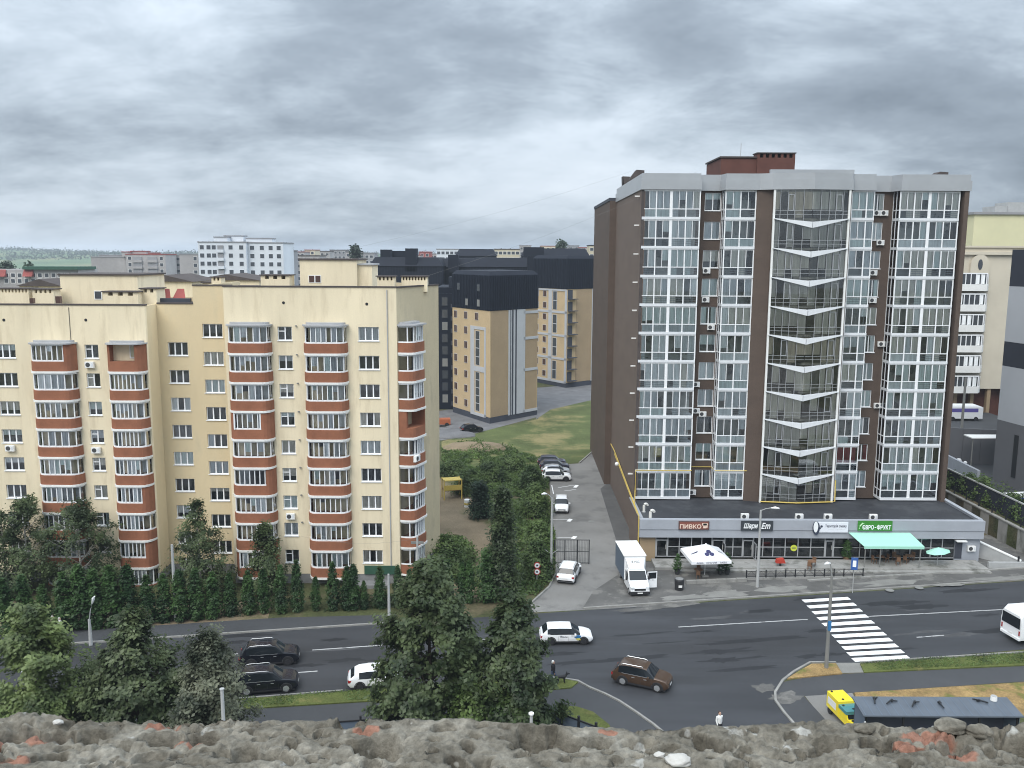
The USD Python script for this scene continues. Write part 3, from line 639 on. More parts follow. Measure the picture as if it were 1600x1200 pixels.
# roof structures
def chimney(px0, px1, ptop, Y, depth=1.4, slots=4, zb=None):
    a, b = P(px0, ptop, Y), P(px1, ptop, Y); zt = (a[2] + b[2]) / 2; zb = zb or zr - 0.6
    m = MB(); m.box(a[0], b[0], Y, Y + depth, zb, zt - 0.45)
    w = (b[0] - a[0]) / (2 * slots + 1)
    for k in range(slots + 1): m.box(a[0] + 2 * k * w, a[0] + (2 * k + 1) * w, Y + 0.02, Y + depth - 0.02, zt - 0.45, zt - 0.1)
    o = m.build('chimney', 'stucco_yellow', YB)
    m = MB(); m.box(a[0] - 0.12, b[0] + 0.12, Y - 0.12, Y + depth + 0.12, zt - 0.1, zt); m.build('chimney_cap', 'roof_dark', o)
    return o
def roofbox(px0, px1, ptop, Y, depth, zb, mat='stucco_yellow', capm='roof_dark'):
    a, b = P(px0, ptop, Y), P(px1, ptop, Y); zt = (a[2] + b[2]) / 2
    o = MB().box(a[0], b[0], Y, Y + depth, zb, zt - 0.15).build('roof_house', mat, YB)
    MB().box(a[0] - 0.15, b[0] + 0.15, Y - 0.15, Y + depth + 0.15, zt - 0.15, zt).build('roof_capping', capm, o)
    return o, a, b, zt
o, a, b, zt = roofbox(468, 557, 404, 90, 6, zr - 0.6)
q0, q1 = P(482, 430, 90), P(502, 442, 90)
fw = frame((0, 90), (1, 0), (0, -1)); MB(fw).box(q0[0], q1[0], 0.0, 0.04, q1[2], q0[2]).build('window_frame', 'white_trim', o)
wm = (q0[0] + q1[0]) / 2
MB(fw).box(q0[0] + 0.06, wm - 0.06, 0.041, 0.05, q1[2] + 0.06, q0[2] - 0.06).box(wm + 0.06, q1[0] - 0.06, 0.041, 0.05, q1[2] + 0.06, q0[2] - 0.06).build('window_pane', 'brown_window', o)
roofbox(557.5, 581, 412, 90.5, 4, zr - 0.6, capm='grey_sheet')
chimney(589, 616, 431, 88, slots=4); chimney(627, 667, 431, 89, slots=8)
chimney(407, 452, 429, 89, slots=3, depth=2); chimney(330, 345, 432, 95, slots=2)
roofbox(316, 334, 440, 96, 3, zr - 0.6)
o, a, b, zt = roofbox(93, 214, 428, 90, 7, zl - 0.6)
q0, q1 = P(147, 454, 90), P(160, 468, 90)
MB(fw).box(q0[0], q1[0], 0.0, 0.05, q1[2], q0[2]).build('window_frame', 'white_trim', o)
MB(fw).box(q0[0] + 0.08, q1[0] - 0.08, 0.051, 0.06, q1[2] + 0.08, q0[2] - 0.08).build('window_pane', 'far_window', o)
chimney(-6, 44, 450, 88, slots=9, zb=zl - 0.6, depth=1.6); chimney(50, 83, 451, 88, slots=4, zb=zl - 0.6)
chimney(160, 215, 455, 86, slots=3, zb=zl - 0.6, depth=1.8); chimney(219, 244, 450, 87, slots=2, zb=zl - 0.6, depth=2.2)
m = MB(); q0, q1 = P(86, 463, 86.2), P(94, 474, 86.2); m.box(q0[0], q1[0], 86.2, 86.6, q1[2], q0[2]); q0, q1 = P(46, 466, 86.2), P(52, 474, 86.2); m.box(q0[0], q1[0], 86.2, 86.6, q1[2], q0[2]); m.build('roof_hatch', 'brown_window', YB)
m = MB(); q0, q1 = P(244, 466, 87.8), P(299, 474, 87.8); m.box(q0[0], q1[0] - 0.1, 87.8, 88.2, zl - 0.5, q0[2]); m.build('roof_upstand', 'dark_stripe', YB)
# rust red gable and pitched bits behind the recess
for x0, x1 in ((249, 263), (271, 286)):
    a, b = P(x0, 452, 96), P(x1, 466, 96)
    m = MB(); m.prism([(a[0], 96), (b[0], 96), (b[0], 97.4), (a[0], 97.4)], zl - 0.6, b[2]); m.build('roof_dormer', 'stucco_painted_shade', YB)
    m = MB(); m.add([(a[0] - 0.1, 95.9, b[2]), (b[0] + 0.3, 95.9, b[2]), (b[0] - 0.35, 97.4, a[2]), (a[0] - 0.1, 97.4, a[2]), (a[0] - 0.1, 95.9, b[2] - 0.1), (b[0] + 0.3, 95.9, b[2] - 0.1), (b[0] - 0.35, 97.4, a[2] - 0.1), (a[0] - 0.1, 97.4, a[2] - 0.1)], [(0, 1, 2, 3), (4, 7, 6, 5), (0, 4, 5, 1), (1, 5, 6, 2), (2, 6, 7, 3), (3, 7, 4, 0)]); m.build('dormer_roof', 'far_red', YB)
for x, y, y1 in ((171, 454, 432), (478, 428, 404)):                              # aerials
    a, b = P(x, y, 91), P(x, y1 - 6, 91); m = MB(); m.tube([a, b], [0.025, 0.025], 5); z_ = b[2]
    for k, wd in ((0.2, 0.45), (0.9, 0.3), (1.3, 0.5)): m.box(a[0] - wd, a[0] + wd, 90.98, 91.02, z_ - k - 0.03, z_ - k)
    m.build('aerial', 'pole_dark', YB)
for px, py, lab in ((142, 574, 'white air conditioner under the top small window of the yellow block\'s left wing'), (18, 704, 'white air conditioner low on the yellow block at the left edge of the photo'), (152, 707, 'air conditioner beneath a small window halfway down the yellow block\'s left wing'), (455, 810, 'air conditioner on the yellow block near the birch, with an antenna arm above'),):
    q = P(px, py, YF); air_con(frF, q[0], 0.06, q[2], lab)
q = P(626, 718, 84.5); air_con(frE, 0.6, 1.58, q[2], 'air conditioner on the red band of the rounded corner balconies of the yellow block')

# ------------------------------------------------------------------ brown tower (right)
TW = thing('tower_block', 'brown clad eleven storey tower with white glazed bays and a tinted central glass prow', 'apartment building')
TY, TB = 99.0, 100.8                                 # front of the bays, face of the brown wall
FL = 3.222; Z0 = 4.72; NF = 11; ZT = Z0 + NF * FL    # bay floors
tx = lambda px, Y=TY: P(px, 316, Y)[0]
xA0, xA1 = tx(1004), tx(1094); xB0, xB1 = tx(1134), tx(1181); xC0, xC1 = tx(1331), tx(1366); xD0, xD1 = tx(1407), tx(1499)
xL, xR = tx(1002.5), tx(1512); xV0, xV1, xVm = tx(1206), tx(1322), tx(1263)
frT = frame((0, TY), (1, 0), (0, -1)); frW = frame((0, TB), (1, 0), (0, -1))
rt = np.random.default_rng(21)
w1 = tx(1114, TB); w2 = tx(1371.5, TB)
zrow = [Z0 + FL * k + 1.05 for k in range(NF)]
holes = [(w1 - 0.92, z, w1 + 0.92, z + 2.0) for z in zrow] + [(w2 - 0.7, z, w2 + 0.75, z + 2.0) for z in zrow]
wall(frW, xL + 0.01, xR - 0.5, 4.4, ZT + 0.3, holes, 0.3, 'brown_clad', TW)
for k, z in enumerate(zrow):
    window(frW, w1 - 0.92, w1 + 0.92, z, z + 2.0, 2, TW, rt, w=-0.12, pmat='pane_tower')
    window(frW, w2 - 0.7, w2 + 0.75, z, z + 2.0, 2, TW, rt, w=-0.12, pmat='pane_tower', cmats=['curtain_red'] if k == 1 else None)
# side walls, core and wing walls
DEP = 123.0
m = MB(); m.box(xL, xL + 0.4, TY + 0.02, DEP, 0.0, ZT + 0.3); m.build('side_wall', 'brown_side', TW)
m = MB(); m.box(xR - 0.5, xR, TY - 0.3, DEP, 0.0, ZT + 0.3); m.build('side_wall', 'brown_clad', TW)
m = MB(); m.box(xL + 0.4, xR - 0.5, DEP - 0.4, DEP, 0.0, ZT + 0.3); m.build('rear_wall', 'brown_side', TW)
m = MB(); m.box(xL + 0.45, xR - 0.55, TB + 0.9, DEP - 0.5, 4.4, ZT); m.build('interior', 'room_dark', TW)
m = MB(); m.box(xL - 0.9, xL + 5, DEP + 0.01, 146, 0.0, P(945, 324, 140)[2]); m.build('rear_wing', 'brown_clad', TW)
zc_ = P(945, 324, 140)[2]; m = MB(); m.box(xL - 1.0, xL + 5.1, DEP + 0.02, 146.1, zc_, zc_ + 0.4); m.build('wing_capping', 'dark_stripe', TW)
m = MB(); m.box(xL - 0.03, xL + 0.30, TY - 0.02, TY + 0.019, 4.6, ZT); m.build('corner_post', 'roof_dark', TW)
# glazed bays
BAR = 0.043
def glazed_bay(s0, s1, halves, per, ret, k):
    """one storey of a glazed bay: slab edge, posts, railing, lower glazing, separate upper panes; ret = -1 / +1: glazed return on that side"""
    z = Z0 + FL * k; zt = z + FL
    b = MB(frT); b.box(s0 - 0.05, s1 + 0.05, -(TB - TY) + 0.01, 0.10, z - 0.02, z + 0.27)
    bay = b.build('glazed_bay', 'band_white', TW)
    f = MB(frT); zr_, zu = z + 1.10, zt - 0.14
    edges = [s0]; hw = 0.20
    step = (s1 - s0 - hw * (halves - 1)) / halves
    posts = []
    cells = []
    for h in range(halves):
        a = s0 + h * (step + hw); e = np.linspace(a, a + step, per + 1)
        for i in range(per): cells.append((e[i], e[i + 1]))
        for i, x in enumerate(e):
            wide = BAR * (1.5 if i % 2 == 0 else 0.75)
            f.box(x - wide, x + wide, -0.08, 0.0 if i % 2 else 0.012, z + 0.27 if i % 2 == 0 else zr_ + 0.06, zt - 0.02)
        if h: f.box(a - hw, a, -0.1, 0.03, z + 0.27, zt - 0.02)
    f.box(s0, s1, -0.085, 0.004, zr_, zr_ + 0.09).box(s0, s1, -0.085, 0.004, zt - 0.16, zt - 0.02)
    gm = MB(frT)
    for a, c in cells: pass
    if ret:
        x = s0 if ret < 0 else s1; dpt = TB - TY - 0.01
        for w in (0.0, dpt * 0.5, dpt - 0.06): f.box(x - 0.045, x + 0.045, -w - 0.075, -w - 0.004, z + 0.27, zt - 0.02)
        f.box(x - 0.05, x + 0.05, -dpt, -0.09, zr_, zr_ + 0.09)
        gm.box(x - 0.008, x + 0.008, -dpt, -0.09, z + 0.27, zt - 0.16)
    f.build('frame', 'white_plastic', bay)
    gm.box(s0 + 0.02, s1 - 0.02, -0.05, -0.042, z + 0.27, zr_)
    gm.build('lower_glazing', 'pane_tower', bay)
    rl = MB(frT)
    for q in range(4): rl.box(s0 + 0.1, s1 - 0.1, -0.16, -0.13, z + 0.36 + q * 0.22, z + 0.40 + q * 0.22)
    rl.build('railing', 'fascia_grey', bay)
    for a, c in cells: MB(frT).box(a + BAR, c - BAR, -0.05, -0.042, zr_ + 0.09, zt - 0.16).build('pane', 'pane_tower', bay)
    # behind: the loggia's floor, its back wall and the household's curtains
    room = MB(frT); room.box(s0 + 0.1, s1 - 0.1, -(TB - TY) + 0.03, -(TB - TY) + 0.10, z + 0.27, zt - 0.02); room.build('loggia_wall', 'room_wall', bay)
    cu = {}; style = rt.random(); house = CURT[rt.choice([0, 0, 1, 3, 3, 2, 1])]
    for i, (a, c) in enumerate(cells):
        u = rt.random()
        if u < (0.88 if style > 0.25 else 0.55):
            mt = house if rt.random() < 0.75 else CURT[rt.choice([0, 0, 1, 2, 3, 4])]
            low = z + 0.28 if rt.random() < 0.62 else zr_
            if rt.random() < 0.12: low = zr_ + rt.uniform(0.3, 1.2)
            cu.setdefault(mt, MB(frT)).box(a, c - 0.03, -0.19, -0.17, low, zt - 0.1)
    if rt.random() < 0.6: cu.setdefault(CURT[rt.choice([0, 1, 3])], MB(frT)).box(s0 + 0.05, s1 - 0.05 if rt.random() < 0.5 else (s0 + s1) / 2, -0.10, -0.08, z + 0.28, zr_)  # frosted backing added behind the lower glazing to brighten it
    if k == 1 and s0 == xC0: cu = {'curtain_red': MB(frT).box(s0 + 0.1, s1 - 0.2, -0.20, -0.18, zr_, zt - 0.1)}
    for mt, mb in cu.items(): mb.build('curtain', mt, bay)
    return bay
for k in range(NF):
    glazed_bay(xA0, xA1, 2, 4, 0, k); glazed_bay(xB0, xB1, 1, 4, -1, k); glazed_bay(xC0, xC1, 1, 3, 1, k); glazed_bay(xD0, xD1, 2, 4, -1, k)
# tinted central prow
VY0, VYM = 98.0, 97.45
pl = np.array([xV0, VY0]); pm = np.array([xVm, VYM]); pr = np.array([xV1, VY0])
m = MB(); m.prism([(xB1 + 0.06, TB + 0.0 - 0.01), (xB1 + 0.06, VY0 + 0.9), (xV0 - 0.1, VY0 + 0.45), (xV0 + 0.05, VY0 + 0.06), (xV0 + 0.05, TB - 0.01)], 4.5, ZT + 0.2); m.build('wing_wall', 'brown_clad', TW)
m = MB(); m.prism([(xV1 - 0.05, TB - 0.01), (xV1 - 0.05, VY0 + 0.06), (xV1 + 0.1, VY0 + 0.45), (xC0 - 0.06, VY0 + 0.9), (xC0 - 0.06, TB - 0.01)], 4.5, ZT + 0.2); m.build('wing_wall', 'brown_clad', TW)
m = MB()
for k in range(NF + 1): m.prism([tuple(pl + [0.1, 0.3]), tuple(pm + [0, 0.35]), tuple(pr + [-0.1, 0.3]), (xV1 - 0.1, TB - 0.02), (xV0 + 0.1, TB - 0.02)], Z0 + FL * k - 0.12 - (0.1 if k == NF else 0), Z0 + FL * k + 0.12 - (0.1 if k == NF else 0))
m.build('floor_slab', 'room_wall', TW)
for side, (a, b) in enumerate(((pl, pm), (pm, pr))):
    d = (b - a); L = np.linalg.norm(d); d /= L; fr = frame(a, d, (d[1], -d[0]))
    fr = (fr[0], fr[1], fr[2])
    e = np.array([0.0, 0.16, 0.36, 0.54, 0.77, 1.0]) * L
    if side: e = L - e[::-1]
    fm = MB(fr)
    for x in e[1:-1]: fm.box(x - 0.022, x + 0.022, -0.05, 0.012, Z0, ZT + 0.1)
    for k in range(NF):
        z = Z0 + FL * k
        for zz in (z + 0.55, z + 0.95): fm.box(0.05, L - 0.03, -0.045, 0.008, zz - 0.02, zz + 0.02)
    fm.build('curtain_wall_frame', 'alu', TW)
    for k in range(NF):
        z = Z0 + FL * k
        for i in range(5):
            MB(fr).box(e[i] + 0.03, e[i + 1] - 0.03, -0.025, -0.015, z + 0.02, z + FL - 0.02).build('curtain_wall_pane', 'pane_tint', TW)
        cb = MB(fr); cd = MB(fr)
        for i in range(5):
            u = rt.random()
            if u < 0.82: cb.box(e[i] + 0.05, e[i + 1] - 0.05, -0.22, -0.20, z + (0.2 if rt.random() < 0.5 else 1.1), z + FL - 0.2)
            elif u < 0.88: cd.box(e[i] + 0.05, e[i + 1] - 0.05, -0.22, -0.20, z + 0.2, z + FL - 0.3)
        cb.build('blind', rt.choice(['curtain_grey', 'curtain_grey', 'curtain_beige', 'curtain_white']), TW); cd.build('blind', 'curtain_dark', TW)
        # opening sash with a light frame
        i = 2 if side == 0 else 3; ss = MB(fr); x0, x1 = e[i] - 0.0, e[i] + (e[i + 1] - e[i]) * 0.86
        if rt.random() < 0.92:
            for q in ((x0, x0 + 0.07, z + 0.97, z + 2.72), (x1 - 0.07, x1, z + 0.97, z + 2.72)): ss.box(q[0], q[1], -0.04, 0.03, q[2], q[3])
            ss.box(x0 + 0.07, x1 - 0.07, -0.04, 0.03, z + 0.97, z + 1.04).box(x0 + 0.07, x1 - 0.07, -0.04, 0.03, z + 2.65, z + 2.72)
            ss.build('opening_sash', 'parapet_metal', TW)
    # chevron bands: thin at the outer end, deep at the prow
    for k in range(1, NF):
        z = Z0 + FL * k + 0.08
        q = [(0.02, z + 0.06), (0.02, z - 0.02), (L, z - 1.0), (L, z - 0.34)] if side == 0 else [(L - 0.02, z + 0.06), (0, z - 0.34), (0, z - 1.0), (L - 0.02, z - 0.02)]
        m = MB(fr); m.slab(q, 0.02, 0.30); m.build('chevron', 'band_white', TW)
m = MB(); m.box(xV0 - 0.12, xV0 + 0.10, VY0 - 0.12, VY0 + 0.05, Z0 - 0.1, ZT + 0.1); m.build('edge_post', 'white_trim', TW)
m = MB(); m.box(xV1 - 0.10, xV1 + 0.12, VY0 - 0.12, VY0 + 0.05, Z0 - 0.1, ZT + 0.1); m.build('edge_post', 'white_trim', TW)
# metal parapet following the plan, in two boards
plan = [(xL - 0.12, 146.2 - 23), (xL - 0.12, TY - 0.25), (xA1 + 0.1, TY - 0.25), (xA1 + 0.25, TB - 0.35), (xB0 - 0.4, TB - 0.35), (xB0 - 0.15, TY - 0.3), (xB1 + 0.3, TY - 0.35), (xV0 - 0.3, VY0 - 0.15), (xVm, VYM - 0.3), (xV1 + 0.3, VY0 - 0.15), (xC0, TY - 0.35), (xC1 + 0.1, TY - 0.3), (xC1 + 0.4, TB - 0.35), (xD0 - 0.6, TB - 0.35), (xD0 - 0.1, TY - 0.3), (xR + 0.15, TY - 0.4), (xR + 0.15, 146.2 - 23)]
pp = Polygon(plan)
lo = pp.difference(pp.buffer(-0.35)); up = pp.buffer(-0.12); up = up.difference(up.buffer(-0.35))
zp = ZT + 0.02; zq = P(1003, 270.5, TY)[2]
m = MB(); m.prism(lo, zp, zp + (zq - zp) * 0.62); m.build('parapet_board', 'parapet_metal', TW)
m = MB(); m.prism(up, zp + (zq - zp) * 0.62 + 0.002, zq); m.build('parapet_board', 'parapet_metal', TW)
m = MB(); m.prism(pp.buffer(-0.36), ZT + 0.25, ZT + 0.45); m.build('roof', 'roof_felt', TW)
m = MB(); m.box(tx(1200), tx(1330), 98.6, 99.0, zq + 0.003, zq + 0.45); m.build('parapet_raise', 'parapet_metal', TW)
# brick roof house, vents and fins
a, b = P(1127, 246, 108), P(1185, 246, 108)
m = MB(); m.box(a[0], b[0], 108, 116, ZT + 0.4, a[2] - 0.1); rh = m.build('roof_house', 'brown_brick', TW)
m = MB(); m.obox(((a[0] + b[0]) / 2, 112, a[2] + 0.05), (b[0] - a[0] + 0.3, 8.3, 0.18), 0); m.build('roof_capping', 'roof_dark', rh)
a, b = P(1184, 238, 107.6), P(1243, 238, 107.6)
m = MB(); m.box(a[0], b[0], 107.6, 109.4, ZT + 0.4, a[2] - 0.62)
for k in range(7): x = a[0] + (b[0] - a[0] - 0.3) * k / 6; m.box(x, x + 0.3, 107.62, 109.38, a[2] - 0.62, a[2] - 0.12)
ch = m.build('chimney', 'brown_brick', TW)
m = MB(); m.box(a[0] - 0.1, b[0] + 0.1, 107.5, 109.5, a[2] - 0.12, a[2]); m.build('chimney_cap', 'roof_dark', ch)
for x0, x1, yt, Y in ((985, 1007, 266, 112), (1452, 1482, 269, 106), (975, 985, 276, 118)):
    a, b = P(x0, yt + 7, Y), P(x1, yt, Y)
    m = MB(); m.add([(a[0], Y, ZT + 0.4), (b[0], Y, ZT + 0.4), (b[0], Y, b[2]), (b[0] - 1, Y, b[2] + 0.05), (a[0], Y, a[2] - 0.4), (a[0], Y + 1.5, ZT + 0.4), (b[0], Y + 1.5, ZT + 0.4), (b[0], Y + 1.5, b[2]), (b[0] - 1, Y + 1.5, b[2] + 0.05), (a[0], Y + 1.5, a[2] - 0.4)], [(0, 1, 2, 2), (0, 2, 3, 3), (0, 3, 4, 4), (5, 7, 6, 6), (5, 8, 7, 7), (5, 9, 8, 8), (0, 5, 6, 1), (1, 6, 7, 2), (2, 7, 8, 3), (3, 8, 9, 4), (4, 9, 5, 0)])
    m.build('roof_vent', 'roof_dark', TW)
a = P(1157, 250, 110); m = MB(); m.tube([a, a + [0, 0, 2.0]], [0.04, 0.03], 5); m.build('aerial', 'pole_grey', TW)
# wall lamps, gas pipe
m_ = None
for k in range(NF):
    z = Z0 + FL * (k + 1) - 0.25
    MB(frT).box(xB1 + 0.12, xB1 + 1.3, -0.75, -0.62, z + 0.1, z + 0.17).build('cable_tray', 'alu_light', TW)
    MB(frT).box(xB1 + 1.25, xB1 + 1.42, -0.6, 0.0, z - 0.5, z - 0.34).build('wall_lamp', 'white_trim', TW)
    MB(frT).box(xL - 0.55, xL + 0.02, -1.6, -1.45, z - 0.45, z - 0.3).build('wall_lamp', 'white_trim', TW)
zy = Z0 + FL * 1 + 0.22
m = MB(frT); m.tube([(xA0, 0.14, zy), (xA1 + 0.1, 0.14, zy), (xA1 + 0.2, -1.7, zy), (xB0 - 0.1, -1.7, zy), (xB0, 0.14, zy), (xB1 + 0.1, 0.14, zy), (xB1 + 1.9, 0.14, zy + 0.0), (xB1 + 1.95, 0.14, Z0 + 0.3), (xV0, 1.1, Z0 + 0.1)], [0.05] * 9, 6); m.build('gas_pipe', 'yellow_pipe', TW)
m = MB(); m.tube([(xV0, VY0 - 0.15, Z0 + 0.05), (xVm, VYM - 0.15, Z0 + 0.05), (xV1, VY0 - 0.15, Z0 + 0.05), (xV1 + 0.35, VY0 - 0.15, Z0 + 0.1), (xV1 + 0.35, VY0, Z0 + 2.6)], [0.07] * 5, 6); m.build('gas_pipe', 'yellow_pipe', TW)
for px, py, fr, lab in ((1103, 427, frW, 'third from top in the tower\'s left strip'), (1101.5, 472, frW, 'fourth from top in the tower\'s left strip'), (1110, 515, frW, 'fifth storey from top, left strip of the tower'), (1087, 604, frW, 'beside the white bay, seventh storey from top'), (1097, 650, frW, 'right one of the pair on the eighth storey of the tower\'s left strip'), (1087, 645, frW, 'left one of the pair on the eighth storey of the tower\'s left strip'), (1081, 772, frW, 'just above the flat shop roof in the tower\'s left strip'),
        (1369, 337, frW, 'left of the top pair in the tower\'s right strip'), (1380, 337, frW, 'right of the top pair in the tower\'s right strip'), (1374, 383, frW, 'second storey from top, right strip of the tower'), (1363, 430, frW, 'third storey from top, right strip of the tower'), (1362, 473, frW, 'fourth storey from top, right strip of the tower'), (1376, 541, frW, 'mid height beside the tower\'s right glazed bay'), (1370, 637, frW, 'low beside the tower\'s right glazed bay')):
    q = P(px, py, TB); air_con(fr, q[0], 0.04, q[2], 'air conditioner ' + lab)

# ------------------------------------------------------------------ flat roofed shops in front of the tower
SP = thing('shop_row', 'flat roofed grey shop row with signs along its fascia at the foot of the tower', 'shop building')
SY = 90.75
sx0, sx1 = P(1000, 815, SY)[0], P(1537, 815, SY)[0]
zf0, zf1 = P(1250, 840, SY)[2], P(1250, 812, SY)[2]; zmid = P(1250, 827.5, SY)[2]
frS = frame((0, SY), (1, 0), (0, -1))
m = MB(); m.prism([(sx0 + 0.3, SY + 0.35), (sx1 - 0.3, SY + 0.35), (sx1 - 0.3, 99.8), (sx0 + 0.3, 99.8)], zf1 - 0.55, zf1 - 0.25); m.build('roof', 'roof_felt', SP)
m = MB(frS); m.box(sx0 - 0.05, sx1 + 0.05, -0.35, 0.28, zmid + 0.02, zf1); m.build('fascia', 'fascia_grey', SP)
m = MB(frS); m.box(sx0 - 0.05, sx1 + 0.05, -0.35, 0.20, zf0, zmid - 0.02); m.build('fascia', 'fascia_grey', SP)
m = MB(frS); m.box(sx0, sx1, -0.33, 0.12, zmid - 0.02, zmid + 0.02); m.build('fascia_joint', 'pole_dark', SP)
m = MB(); m.box(sx0, sx0 + 0.3, SY + 0.36, TY + 0.01, 0.0, zf1 - 0.04); m.build('side_wall', 'brown_side', SP)
m = MB(); m.box(sx1 - 0.3, sx1, SY + 0.36, 99.9, 0.0, zf1 - 0.04); m.build('side_wall', 'fascia_grey', SP)
m = MB(); m.box(sx0 - 0.08, sx0 + 0.38, SY + 0.3, 99.0, zf1 - 0.038, zf1 + 0.06); m.box(sx1 - 0.38, sx1 + 0.08, SY + 0.3, 99.9, zf1 - 0.038, zf1 + 0.06); m.build('side_coping', 'fascia_grey', SP)
m = MB(); m.box(sx0 + 0.35, sx1 - 0.35, SY + 2.4, SY + 2.6, 0.0, zf0 + 0.6); m.build('back_room', 'room_dark', SP)
m = MB(); m.box(sx0 + 0.3, sx1 - 0.3, SY + 0.4, SY + 8, 0.40, 0.44); m.build('shop_floor', 'plinth_grey', SP)
# long brown boundary wall with yellow gas pipe down the alley side
m = MB(); m.box(sx0 + 0.31, sx0 + 0.55, TY + 0.02, TY + 0.3, 0, 4.4); m.build('side_return', 'brown_side', SP)
zp_ = zf1 + 0.5
m = MB(); m.tube([(sx0 - 0.12, SY + 0.1, 0.3), (sx0 - 0.12, SY + 0.1, zf1 + 0.3), (xL - 0.15, 118, 6.2), (xL - 0.15, 122, 6.2)], [0.06] * 4, 6); m.tube([(sx0 - 0.1, SY + 1.6, zf1 + 0.15), (xL - 0.1, 118, 5.7)], [0.05] * 2, 6); m.tube([(sx0 + 0.1, SY + 5, zf1 + 0.2), (sx0 + 0.1, SY + 5, zf1 + 0.9), (xA0, TY - 0.2, zf1 + 0.9), (xA0, TY - 0.2, zy)], [0.05] * 4, 6)
m.build('gas_pipe', 'yellow_pipe', SP)
# shop windows: bays of aluminium frames and dark glass
rs = np.random.default_rng(4)
zb = 0.45; zd = zf0 - 0.02
sx = lambda px: P(px, 860, SY)[0]
ed = [1025, 1044, 1062, 1081, 1097, 1113, 1133, 1146, 1161, 1178, 1193, 1209, 1228, 1248, 1268, 1290, 1304, 1326, 1345, 1362, 1380, 1400, 1424, 1441, 1456, 1474, 1493]
doors = {1025: 1, 1113: 1, 1161: 1, 1290: 1, 1493: 0}
for i in range(len(ed) - 1):
    a, b = sx(ed[i]), sx(ed[i + 1])
    f = MB(frS); f.box(a - 0.05, a + 0.05, -0.42, -0.30, zb, zd); f.box(a + 0.05, b - 0.05, -0.41, -0.31, zd - 0.12, zd - 0.02).box(a + 0.05, b - 0.05, -0.41, -0.31, zb, zb + 0.1)
    if ed[i] in doors:
        f.box(a + 0.05, a + 0.15, -0.40, -0.28, zb + 0.1, zd - 0.5).box(b - 0.15, b - 0.05, -0.40, -0.28, zb + 0.1, zd - 0.5).box(a + 0.05, b - 0.05, -0.40, -0.28, zd - 0.5, zd - 0.38)
        o = f.build('door', 'alu', SP); MB(frS).box(a + 0.15, b - 0.15, -0.37, -0.36, zb + 0.1, zd - 0.5).build('pane', 'shop_glass', o)
        MB(frS).tube([(b - 0.25, -0.25, zb + 0.9), (b - 0.25, -0.25, zb + 1.4)], [0.02, 0.02], 5).build('handle', 'alu_light', o)
    else:
        f.box(a + 0.05, b - 0.05, -0.41, -0.31, zb + 1.12, zb + 1.2)
        o = f.build('shop_window', 'alu', SP)
        MB(frS).box(a + 0.05, b - 0.05, -0.37, -0.36, zb + 0.1, zb + 1.12).build('pane', 'shop_glass', o); MB(frS).box(a + 0.05, b - 0.05, -0.37, -0.36, zb + 1.2, zd - 0.12).build('pane', 'shop_glass', o)
        if rs.random() < 0.5:
            t = rs.choice(['curtain_grey', 'curtain_dark', 'curtain_beige']); MB(frS).box(a + 0.2, b - 0.2, -1.2, -1.0, 0.46, rs.uniform(0.9, 1.9)).build('display', t, o)
# end piece: plain grey wall with a door and canopy
a, b = sx(1493), sx1 - 0.31
m = MB(frS); m.box(a + 0.06, b, -0.5, -0.30, 0.0, zd); m.build('end_wall', 'fascia_grey', SP)
m = MB(frS); m.box(sx(1494), sx(1505), -0.30, -0.26, zb, zb + 2.0); dd_ = m.build('back_door', 'dark_stripe', SP)
m = MB(frS); m.box(sx(1491), sx(1507), -0.29, 0.5, zb + 2.1, zb + 2.2); m.build('canopy', 'white_trim', SP)
m = MB(frS); m.box(sx0 + 0.1, sx(1024.5), -0.5, -0.3, 0.0, zd); m.build('end_wall', 'tan_wall', SP)
# open door leaves of two shops
for px in (1130, 1178):
    a = sx(px); m = MB(); m.box(a - 0.03, a + 0.03, SY - 0.75, SY + 0.25, zb + 0.02, zb + 0.12).box(a - 0.03, a + 0.03, SY - 0.75, SY + 0.25, zd - 0.6, zd - 0.5).box(a - 0.03, a + 0.03, SY - 0.75, SY - 0.67, zb + 0.12, zd - 0.6).box(a - 0.03, a + 0.03, SY + 0.17, SY + 0.25, zb + 0.12, zd - 0.6)
    o = m.build('open_door', 'alu', SP); MB().box(a - 0.006, a + 0.006, SY - 0.67, SY + 0.17, zb + 0.12, zd - 0.6).build('pane', 'shop_glass', o)
# signs
def sign(name, px0, py0, px1, py1, mat, label, w0=0.29, th=0.12):
    p0, p1 = P(px0, py0, SY - w0), P(px1, py1, SY - w0)
    o = thing(name, label, 'sign', (p0[0], SY - w0, p1[2]))
    W, Hh = p1[0] - p0[0], p0[2] - p1[2]
    f = frame((0, 0), (1, 0), (0, -1)); MB(f).box(0, W, 0, th, 0, Hh).build('board', mat, o)
    return o, f, W, Hh
plain('sign_brown', (0.20, 0.065, 0.045)); plain('sign_dark', (0.035, 0.042, 0.05)); plain('sign_white', (0.72, 0.75, 0.80)); plain('sign_green', (0.035, 0.20, 0.022)); plain('sign_cream', (0.72, 0.55, 0.45)); plain('letter_white', (0.8, 0.82, 0.82)); plain('letter_dark', (0.03, 0.04, 0.07)); plain('letter_lime', (0.45, 0.70, 0.40))
o, f, W, Hh = sign('shop_sign', 1060.5, 814, 1107.5, 827.5, 'sign_brown', 'brown shop sign with pale letters and a beer mug, leftmost on the fascia')
MB(f).text('ПИВКО', Hh * 0.46, 0.12, Hh * 0.18, 0.121, 0.05, True, width=W * 0.70).build('lettering', 'sign_cream', o)
